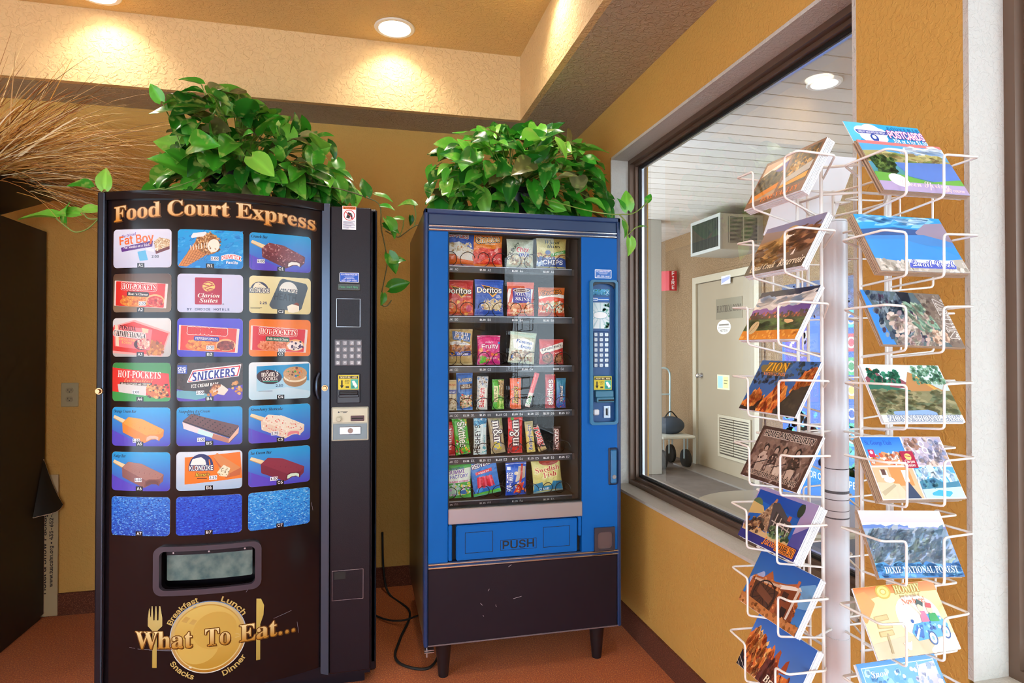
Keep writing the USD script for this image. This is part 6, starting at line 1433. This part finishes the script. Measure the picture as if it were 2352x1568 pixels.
m.apply_scale([0.17, 0.13, 0.10])
m.vertices[:, 2] = np.maximum(m.vertices[:, 2], -0.085)
part(t, 'bag', m.apply_translation([0, 0, 0.0855]), plain('bag_dark', '#3c4450', 0.8), True)
part(t, 'handle', tube(spline([(-0.08, -0.03, 0.17), (0.0, -0.03, 0.24), (0.08, -0.03, 0.17)], 14), 0.007, 6), BLACKM, True)

# round table outside
t = thing('round_table', 'low round beige table close to the window outside', 'table', (1.95, 2.6, 0))
part(t, 'table_top', lathe([[0, 0.475], [0.38, 0.475], [0.40, 0.482], [0.405, 0.495], [0.40, 0.508], [0.385, 0.513], [0, 0.513]], n=64), plain('table_beige', '#b4a68f', 0.4), 40)
part(t, 'pedestal', cyl((0, 0, 0.02), (0, 0, 0.475), 0.035), BLACKM, 40)
part(t, 'foot', lathe([[0, -0.005], [0.22, -0.005], [0.22, 0.01], [0.05, 0.03], [0, 0.03]], n=32), BLACKM, 40)

# drinks machine outside
t = thing('drinks_machine', 'blue soft drink machine standing outside behind the postcard rack', 'vending machine')
gx, gy0, gy1, gz0, gz1 = 3.2, 3.36, 4.26, 0.10, 1.775
SBLUE = plain('drinks_blue', '#1450c0', 0.25)
part(t, 'body', join([rbox(gx + 0.006, gy0, gz0, WX - 0.01, gy1, gz1, 0.006), box(gx + 0.05, gy0 + 0.05, -0.004, WX - 0.05, gy1 - 0.05, gz0)]), plain('drinks_side', '#b8bcc4', 0.4))
part(t, 'front', box(gx - 0.004, gy0 + 0.01, gz0 + 0.02, gx + 0.006, gy1 - 0.02, gz1 - 0.01), SBLUE)
fn = lambda y_left, z0: (lambda u, v, o: np.c_[np.full(len(u), gx - 0.004) - o, y_left - u, z0 + v])
a = Art(190, None, 5); a.bg(('#0c46b4', '#1452c8')).R(0, 160, 100, 30, '#1c2c5c').D((0, 158, 100, 188), 160, 2, ['#243a74', '#16244c', '#2c4684']).P([(0, 60), (50, 66), (100, 52), (100, 0), (0, 0)], ('#0c3c9c', '#1c84c0')).D((2, 30, 98, 84), 130, 4, ['#2c94c8', '#1c6cb0', '#48b4d0', '#0c50a0', '#38a888'], 1.6, 30).R(0, 0, 100, 34, ('#0c60b8', '#1884d8')).R(4, 88, 30, 64, '#3c2ca0', 2).D((6, 90, 32, 150), 40, 3, ['#5c48c0', '#8c7cd8', '#e8ecf8', '#2c2484'])
a.T('THANKS FOR CHOOSING PEPSI', 50, 25, 5.2, '#dcecf8', 'S', fit=90)
put(t, 'front_picture', a, fn(gy1 - 0.02, gz0 + 0.02), PRINT, unit=0.0087)
for k in range(6):
    z = 1.42 - k * 0.16
    a = Art(80, rrect(0, 0, 100, 80, 10), k); a.bg(['#38a4d8', '#c02c3c', '#3c9c58', '#d88c2c', '#3c5cc8', '#58b0d0'][k]).E(50, 40, 26, 26, '#e8f0f8').E(50, 40, 18, 18, ['#1c4ca8', '#e83848', '#2c7c3c', '#f0b048', '#1c3c9c', '#2c8cc0'][k])
    sb = part(t, 'selection_button', box(gx - 0.012, 3.45, z, gx - 0.004, 3.60, z + 0.12), WHITE)
    put(sb, 'print', a, lambda u, v, o, z=z: np.c_[np.full(len(u), gx - 0.012) - o, 3.60 - u, z + v], PRINT, unit=0.0015)

# ------------------------------------------------------------------ black display cabinet, planter with dry grass, boards, outlet
CABM = M('cabinet_black', {'g': ('geometry', {}), 'n': ('noise_texture', {'scale': 60.0, 'detail': 4.0}), 'r': ('rgb_ramp', {'ramp': [(0.3, lin('#1a130c')), (0.75, lin('#241a11'))]}), 'p': ('principled_bsdf', {'roughness': 0.6})}, [('g.position', 'n.vector'), ('n.fac', 'r.fac'), ('r.color', 'p.base_color')])
cx1 = -1.476
t = thing('display_cabinet', 'tall black cabinet cut off by the left edge of the photo', 'cabinet')
part(t, 'body', rbox(cx1 - 0.75, 2.28, 0.0, cx1 - 0.004, 3.385, 1.838, 0.004), CABM)
part(t, 'side_panel', box(cx1 - 0.004, 2.29, 0.02, cx1, 3.398, 1.836), CABM)
part(t, 'panel_edge', box(cx1 - 0.003, 3.398, 0.02, cx1 + 0.0005, 3.4005, 0.52), plain('panel_core', '#c89c84', 0.7))
# the peeled corner of the side panel curls off towards the machines
ng = 10
U_, V_ = np.meshgrid(np.linspace(0, 1, ng), np.linspace(0, 1, ng))
tri = [(cx1, 3.385, 0.755), (-1.398, 3.392, 0.535), (cx1 + 0.001, 3.29, 0.503)]
P0, P1, P2 = map(np.array, tri)
pts, fcs = [], []
for i in range(ng):
    for j in range(ng - i):
        u, v = i / (ng - 1), j / (ng - 1)
        p = P0 * (1 - u - v) + P1 * u + P2 * v
        p = p + np.array([0.05 * u * v * 4 * 0.4, 0.0, -0.02 * math.sin(math.pi * u) * (1 - v)])
        pts.append(p)
idx = {}
k = 0
for i in range(ng):
    for j in range(ng - i):
        idx[i, j] = k
        k += 1
for i in range(ng - 1):
    for j in range(ng - 1 - i):
        fcs.append([idx[i, j], idx[i + 1, j], idx[i, j + 1]])
        if j < ng - 2 - i:
            fcs.append([idx[i + 1, j], idx[i + 1, j + 1], idx[i, j + 1]])
pts = np.array(pts)
off = np.array([0.003, -0.003, 0.001])
fl = trimesh.Trimesh(np.vstack([pts, pts + off]), np.vstack([np.array(fcs), np.array(fcs)[:, ::-1] + len(pts)]), process=False)
part(t, 'peeled_corner', fl, plain('peeled_black', '#14100c', 0.55))
e01 = [pts[idx[i, 0]] for i in range(ng)]
e12 = [pts[idx[ng - 1 - j, j]] for j in range(ng)]
for e in (e01, e12):
    part(t, 'torn_edge', tube(np.array(e), 0.0032, 5), plain('torn_core', '#dcc8ae', 0.7) if e is e01 else '/World/Looks/torn_core', True)

t = thing('foam_board', 'cream foam board with upright lettering stuck between the black cabinet and the wall', 'board')
BRD = M('board_cream', {'g': ('geometry', {}), 'n': ('noise_texture', {'scale': 240.0, 'detail': 2.0}), 'b': ('bump', {'distance': 0.0006, 'strength': 0.4}), 'p': ('principled_bsdf', {'base_color': lin('#b8a47c'), 'roughness': 0.7})}, [('g.position', 'n.vector'), ('n.fac', 'b.height'), ('b.normal', 'p.normal')])
part(t, 'board', box(-1.62, 3.403, 0.004, -1.421, 3.413, 0.675), BRD)
a = Art(0); a.clip = None
a.T('www.tuacahn.org • 435-652-3300', 142, -35, 15, '#1c120c', 'S', 'l', fit=405).T('Hotel & Show Packages', 110, -7, 19, '#1c120c', 'S', 'l', fit=430)
put(t, 'lettering', a, lambda u, v, o: np.c_[-1.476 - v, np.full(len(u), 3.403) - o, u], PRINTM, unit=0.001)

# planter bowl with dried grass on the cabinet
t = thing('grass_planter', 'black bowl of dried straw-coloured grass on top of the black cabinet', 'planter', (-1.58, 2.98, 1.8395))
part(t, 'bowl', lathe([[0, 0], [0.10, 0], [0.295, 0.100], [0.30, 0.107], [0.285, 0.107], [0.27, 0.098], [0.0, 0.085]], n=48), plain('bowl_black', '#17110c', 0.45), 40)
GR = coloured('dried_grass', 0.6)
V, F, C = [], [], []
rg = random.Random(5)
STRAW = [lin(c) for c in ('#d8ae60', '#ecd29a', '#b8843c', '#e2bc74', '#94642a', '#c08a40', '#f4e4bc', '#7c4c1c')]
for i in range(640):
    az = rg.gauss(0.0, 0.45) if i < 580 else rg.uniform(0, 6.28)
    el = math.radians(min(84, max(2, rg.triangular(0, 82, 30))))
    L = rg.uniform(0.55, 0.98) * (1.0 if el < 0.9 else 0.80)
    base = np.array([rg.gauss(0, 0.05), rg.gauss(0, 0.06), 0.09])
    d = np.array([math.cos(az) * math.cos(el), math.sin(az) * math.cos(el), math.sin(el)])
    if base[1] + d[1] * L > 0.40:
        d[1] *= 0.3
        d /= np.linalg.norm(d)
    sag = rg.uniform(0.14, 0.44) * L * (0.35 + math.cos(el))
    side = np.cross(d, [rg.gauss(0, .4), rg.gauss(0, .4), 1.0])
    side /= np.linalg.norm(side)
    w0 = rg.uniform(0.0022, 0.0050)
    bend = rg.gauss(0, 0.05)
    n0 = len(V)
    ns = 9
    c = np.array(STRAW[rg.randrange(8)]) * rg.uniform(0.8, 1.15)
    red = np.array(lin('#8c3c14'))
    for k in range(ns):
        s = k / (ns - 1)
        p = base + d * L * s + np.array([0, 0, -sag * s * s]) + side * bend * s * s * L
        wy = p[1] + 2.98
        p[2] = min(p[2], (2.455 if wy > 3.08 else 2.78) - 1.838 - 0.01 * rg.random())
        p[1] = min(p[1], 3.40 - 2.98)
        if p[0] > 0.55:
            p[1] = max(p[1], min(0.12, (p[0] - 0.55) * 0.9))
            p[2] = max(p[2], 0.0)
        if p[2] < 0.012 and p[0] < 0.12:
            p[2] = 0.012
        ww = w0 * (1 - 0.85 * s)
        q = np.cross(side, d) * 0.35 * ww
        V += [p - side * ww, p + side * ww, p + q * 2]
        cc = np.minimum(c if s < .75 or i % 3 else c * .4 + red * .6, 1)
        C += [cc] * 3
        if k:
            a0, b0 = n0 + 3 * k - 3, n0 + 3 * k
            for u, v in ((0, 1), (1, 2), (2, 0)):
                F += [[a0 + u, a0 + v, b0 + v], [a0 + u, b0 + v, b0 + u]]
part(t, 'dried_grass', trimesh.Trimesh(np.array(V), np.array(F), process=False), GR, False, np.array(C), kind='stuff')

# outlet
t = thing('wall_outlet', 'beige double electrical outlet on the wall between the cabinet and the frozen food machine', 'outlet')
OB = plain('outlet_beige', '#a89a72', 0.4)
part(t, 'cover_plate', rbox(-1.418, B - 0.006, 0.998, -1.343, B, 1.114, 0.003), OB)
for z in (1.077, 1.035):
    s_ = part(t, 'socket', up_xz(affinity.scale(Point(-1.3805, z).buffer(1, quad_segs=10), 0.0165, 0.0155).intersection(sbox(-1.40, z - .013, -1.36, z + .013)), 0.002, B - 0.006), plain('socket_beige', '#988a64', 0.4) if z > 1.05 else '/World/Looks/socket_beige')
    part(s_, 'slot', box(-1.388, B - 0.0085, z - 0.001, -1.3862, B - 0.0078, z + 0.007), BLACKM)
    part(s_, 'slot', box(-1.3745, B - 0.0085, z - 0.001, -1.3727, B - 0.0078, z + 0.006), BLACKM)
    part(s_, 'slot', cyl((-1.3805, B - 0.0085, z - 0.007), (-1.3805, B - 0.0078, z - 0.007), 0.0024, n=10), BLACKM)

# power cords on the floor between the machines
single('power_cord', tube(spline([(0.10, 3.39, 0.30), (0.105, 3.36, 0.12), (0.13, 3.30, 0.008), (0.22, 3.05, 0.007), (0.16, 2.78, 0.007), (0.13, 2.62, 0.007), (0.17, 2.53, 0.007), (0.26, 2.50, 0.007), (0.32, 2.62, 0.03), (0.36, 2.80, 0.14)], 70), 0.0055, 8), BLACKM, 'black power cord looping on the carpet by the left leg of the snack machine', 'cord', True)
single('power_cord', tube(spline([(0.02, 3.1, 0.0065), (0.10, 2.98, 0.012), (0.17, 2.93, 0.0195), (0.235, 2.955, 0.0195), (0.40, 3.10, 0.0065), (0.42, 3.34, 0.0065)], 40), 0.0045, 8), BLACKM, 'thin black cord running across the carpet behind the machines', 'cord', True)

# ------------------------------------------------------------------ pothos plants
LEAFM = M('leaf', {'a': ('attribute', {'attribute': 'Col'}), 'g': ('geometry', {}), 'n': ('noise_texture', {'scale': 26.0, 'detail': 2.0}), 'r': ('rgb_ramp', {'ramp': [(0.57, (0, 0, 0)), (0.66, (0.5, 0.5, 0.5))]}),
                   'm': ('mix_color', {'blend_type': 'mix', 'b': lin('#b5c96a')}), 'p': ('principled_bsdf', {'roughness': 0.3, 'specular_ior_level': 0.5}), 't': ('translucent_bsdf', {}), 'x': ('mix_closure', {'fac': 0.22})},
          [('a.color', 'm.a'), ('g.position', 'n.vector'), ('n.fac', 'r.fac'), ('r.color', 'm.fac'), ('m.result', 'p.base_color'), ('m.result', 't.color'), ('p.BSDF', 'x.closure1'), ('t.BSDF', 'x.closure2')], 'x.closure')
STEMM = plain('stem_green', '#7c9440', 0.5)
VINEM = plain('vine_brown', '#5c5a2c', 0.5)
GREENS = [lin(c) for c in ('#2f8a1e', '#3f9e28', '#58b234', '#2a7a24', '#6cbc3c', '#1f6a1c', '#48a62e', '#84c848')]
PALE = [lin(c) for c in ('#8c8a5a', '#5a5a30', '#6c6c3c')]


def leaf_mesh(L, Wd, fold, droop, rr):
    nl, nw = 9, 3
    ts = np.linspace(0, 1, nl)
    hw = Wd * np.maximum(0.0, np.sin(np.pi * np.clip(ts, 0, 1) ** 0.62)) ** 0.8
    hw[0], hw[-1] = Wd * 0.34, 0.0005
    V, F = [], []
    rip = rr.uniform(0, 6.3)
    for t, h in zip(ts, hw):
        for j in range(-nw, nw + 1):
            q = j / nw
            x = q * h
            back = -0.16 * L * abs(q) ** 1.5 * max(0, 1 - t * 3.2)
            V.append((x, L * t + back, fold * abs(x) - droop * L * t * t + 0.03 * L * math.sin(7 * t + rip) * q * q))
    w = 2 * nw + 1
    for i in range(nl - 1):
        for j in range(w - 1):
            a = i * w + j
            F += [[a, a + 1, a + w + 1], [a, a + w + 1, a + w]]
    return np.array(V), np.array(F)


def place_leaf(parent, p, tip, nrm, L, Wd, rr, col, floor_z=None):
    V, F = leaf_mesh(L, Wd, rr.uniform(0.15, 0.6), rr.uniform(0.05, 0.4), rr)
    f = np.asarray(tip, float)
    f /= np.linalg.norm(f)
    n = np.asarray(nrm, float)
    n = n - f * (n @ f)
    n /= np.linalg.norm(n) + 1e-9
    r = np.cross(f, n)
    Pw = V[:, :1] * r + V[:, 1:2] * f + V[:, 2:] * n + np.asarray(p)
    ux = np.abs(V[:, 0]) / (np.abs(V[:, 0]).max() + 1e-9)
    c = np.array(col)[None] * (1.0 + 0.25 * (1 - np.clip(ux * 5, 0, 1)))[:, None]
    c = np.minimum(c, 1)
    keep = Pw[:, 0] < W - 0.012
    if not keep.all() and not (SILL < p[2] < HEAD and p[1] < 2.8):
        Pw[:, 0] = np.minimum(Pw[:, 0], W - 0.008 - 0.004 * rr.random())
    Pw[:, 2] = np.minimum(Pw[:, 2], SOF - 0.01)
    if floor_z:
        Pw[:, 2] = np.maximum(Pw[:, 2], floor_z + 0.004 * rr.random())
        Pw[:, 1] = np.minimum(Pw[:, 1], B - 0.02)
    part(parent, 'leaf', trimesh.Trimesh(Pw, F, process=False), LEAFM, True, c)


def pothos(label, outline, centre, n, seed, tone, vines, potr=0.13):
    rr = random.Random(seed)
    t = thing('pothos_plant', label, 'plant')
    cx, cy = centre
    part(t, 'pot', lathe([[0, 0], [potr * .78, 0], [potr, 0.17], [potr * 1.06, 0.172], [potr * 1.06, 0.195], [potr * .95, 0.195], [potr * .93, 0.165], [0, 0.165]], (cx, cy, 1.815), 36), BLACK, 40)
    part(t, 'soil', lathe([[0, 0.160], [potr * .92, 0.160], [potr * .92, 0.167], [0, 0.172]], (cx, cy, 1.815), 24), plain(f'soil_{seed}', '#2c2018', 0.95))
    poly = Polygon(outline)
    x0, z0, x1, z1 = poly.bounds
    root = np.array([cx, cy, 1.97])
    got, tries = [], 0
    while len(got) < n and tries < 20000:
        tries += 1
        x, z = rr.uniform(x0, x1), rr.uniform(z0, z1)
        if not poly.contains(Point(x, z)):
            continue
        dist = poly.exterior.distance(Point(x, z))
        sp = 0.034 if len(got) < n * .6 else 0.02
        span = 0.34 * min(1, dist / 0.15) ** 0.6
        yy = cy - 0.06 - span * rr.uniform(-0.2, 1.0)
        if any((x - g[0]) ** 2 + (z - g[2]) ** 2 + 0.5 * (yy - g[1]) ** 2 < sp * sp for g in got):
            continue
        got.append((x, yy, z))
    for k, p in enumerate(got):
        p = np.array(p)
        out = p - root
        out /= np.linalg.norm(out)
        big = rr.random()
        L = rr.uniform(0.065, 0.105) if big < 0.66 else rr.uniform(0.11, 0.155)
        Wd = L * rr.uniform(0.30, 0.40)
        tip = out * 0.8 + np.array([rr.gauss(0, .5), -0.25 + rr.gauss(0, .35), -0.55 + rr.gauss(0, .45)])
        nrm = np.array([rr.gauss(0, .45) + 0.2, -0.75 + rr.gauss(0, .35), 0.75 + rr.gauss(0, .4)]) + out * 0.3
        c = np.array(GREENS[rr.randrange(8)]) * rr.uniform(.75, 1.2) * tone
        if rr.random() < 0.07:
            c = np.array(PALE[rr.randrange(3)])
        base = p - tip / np.linalg.norm(tip) * L * 0.45
        base[2] = max(base[2], 1.84)
        place_leaf(t, base, tip, nrm, L, Wd, rr, c, 1.819)
        if k % 2 == 0:
            mid = (root + base) / 2 + np.array([0, 0, 0.04 + 0.05 * rr.random()])
            st = root + np.array([rr.gauss(0, .04), rr.gauss(0, .04), 0])
            part(t, 'stem', tube(spline([st, mid, base], 9), 0.0022, 5, caps=False), STEMM, True)
    for pts, leaves in vines:
        part(t, 'vine', tube(spline(pts, 36), 0.0026, 6), VINEM if leaves and leaves[0][3] < 0 else STEMM, True)
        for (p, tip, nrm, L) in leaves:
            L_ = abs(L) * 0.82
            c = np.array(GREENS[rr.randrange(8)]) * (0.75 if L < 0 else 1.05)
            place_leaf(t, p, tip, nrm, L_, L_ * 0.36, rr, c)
    return t


LV = [
    ([(-0.60, 2.70, 1.98), (-0.75, 2.66, 1.90), (-0.90, 2.60, 1.845), (-0.966, 2.62, 1.77), (-1.006, 2.62, 1.726), (-1.046, 2.62, 1.713), (-1.078, 2.62, 1.735), (-1.11, 2.62, 1.762)],
     [((-1.11, 2.62, 1.762), (-1, 0, .12), (0, -.5, 1), .15), ((-1.078, 2.62, 1.745), (-.1, 0, 1), (-.8, -.7, 0), .10), ((-1.03, 2.62, 1.783), (-.9, 0, .05), (0, -.8, .6), .10)]),
    ([(-0.70, 2.74, 2.02), (-0.735, 2.72, 2.15), (-0.785, 2.72, 2.265)], [((-0.785, 2.71, 2.262), (-.45, -.1, .75), (-.3, -.9, .3), .09)]),
    ([(-0.58, 2.74, 2.05), (-0.60, 2.72, 2.22), (-0.64, 2.72, 2.345)], [((-0.64, 2.71, 2.345), (-.9, -.1, .4), (0, -.7, .8), .10)]),
    ([(-0.966, 2.62, 1.766), (-1.0, 2.62, 1.765), (-1.02, 2.62, 1.785)], [((-1.01, 2.60, 1.79), (.9, -.1, .1), (0, -.8, .6), .085)]),
    ([(-0.75, 2.64, 1.90), (-0.86, 2.58, 1.858), (-0.915, 2.52, 1.848)], [((-0.905, 2.50, 1.852), (.03, 0, 1), (0, -1, .15), .095), ((-0.99, 2.6, 1.875), (-.9, 0, .2), (0, -.7, .7), .10)]),
    ([(-0.36, 2.68, 1.98), (-0.12, 2.60, 1.93), (0.010, 2.55, 1.885), (0.062, 2.55, 1.855), (0.067, 2.55, 1.771), (0.081, 2.55, 1.701), (0.092, 2.55, 1.631), (0.081, 2.55, 1.56), (0.068, 2.55, 1.49), (0.071, 2.55, 1.455), (0.092, 2.55, 1.452), (0.109, 2.55, 1.475)],
     [((0.086, 2.54, 1.80), (.5, -.2, -.7), (.5, -.8, .3), -.10), ((0.076, 2.54, 1.77), (1, -.1, -.4), (0, -.7, .7), -.085), ((0.096, 2.54, 1.66), (.5, -.1, -1), (.3, -1, .1), -.10), ((0.101, 2.54, 1.63), (1, 0, .3), (0, -.8, .6), -.08), ((0.101, 2.54, 1.52), (1, -.1, .35), (.2, -1, .3), -.105), ((0.076, 2.54, 1.50), (-.1, -.1, -1), (.6, -.8, 0), -.06), ((0.046, 2.54, 1.90), (1, -.1, -.3), (0, -.5, .9), .09), ((0.01, 2.54, 1.89), (-.2, 0, 1), (.4, -.9, 0), .09), ((0.066, 2.54, 1.85), (1, 0, -.1), (0, -.6, .8), .07)]),
]
pothos('large pothos with glossy heart shaped leaves on top of the frozen food machine',
       [(-0.85, 1.89), (-0.84, 1.96), (-0.77, 2.05), (-0.75, 2.16), (-0.77, 2.26), (-0.70, 2.34), (-0.55, 2.345), (-0.45, 2.33), (-0.35, 2.26), (-0.25, 2.22), (-0.15, 2.21), (-0.12, 2.10), (-0.085, 2.04), (-0.04, 1.96), (-0.04, 1.88), (-0.25, 1.845), (-0.58, 1.84)],
       (-0.52, 2.86), 250, 21, 0.88, LV)
RV = [
    ([(0.62, 2.70, 1.96), (0.40, 2.76, 1.86), (0.28, 2.76, 1.828), (0.235, 2.75, 1.824), (0.208, 2.75, 1.812), (0.175, 2.75, 1.786), (0.147, 2.75, 1.767), (0.118, 2.75, 1.778), (0.091, 2.75, 1.792)], [((0.22, 2.74, 1.905), (-1, -.1, .25), (0, -.6, .8), -.09), ((0.167, 2.74, 1.842), (-1, -.1, .1), (0, -.6, .8), -.07), ((0.20, 2.74, 1.86), (.1, -.1, -1), (.5, -.9, 0), -.05)]),
    ([(0.213, 2.75, 1.812), (0.222, 2.75, 1.865), (0.215, 2.75, 1.91)], []),
    ([(0.152, 2.75, 1.77), (0.166, 2.75, 1.81), (0.169, 2.75, 1.843)], []),
    ([(0.72, 2.66, 1.96), (0.90, 2.45, 1.86), (0.972, 2.38, 1.832), (1.02, 2.35, 1.826), (1.068, 2.345, 1.831), (1.117, 2.36, 1.863), (1.15, 2.36, 1.898)], [((1.138, 2.36, 1.885), (.5, 0, 1), (-.4, -.9, .2), .05), ((1.05, 2.35, 1.845), (-.2, -.1, 1), (-.5, -.8, .2), .10), ((1.03, 2.35, 1.85), (-.5, -.1, .9), (.5, -.8, .3), .06)]),
    ([(1.01, 2.345, 1.824), (1.043, 2.34, 1.783), (1.05, 2.36, 1.739), (1.058, 2.36, 1.715)], [((1.056, 2.35, 1.730), (.1, -.1, -1), (.2, -1, .1), .085), ((1.03, 2.35, 1.80), (.4, -.1, -1), (.5, -.8, .3), .08)]),
    ([(1.05, 2.36, 1.742), (1.087, 2.36, 1.776), (1.12, 2.36, 1.784)], [((1.105, 2.355, 1.781), (1, 0, .1), (0, -.4, 1), .045)]),
]
pothos('bushy bright green pothos on top of the snack machine beside the window',
       [(0.26, 1.89), (0.27, 2.03), (0.35, 2.21), (0.42, 2.25), (0.58, 2.28), (0.80, 2.31), (0.89, 2.25), (0.985, 2.25), (1.07, 2.12), (1.09, 2.02), (1.14, 1.93), (1.12, 1.86), (0.70, 1.84)],
       (0.68, 2.84), 265, 22, 0.92, RV)
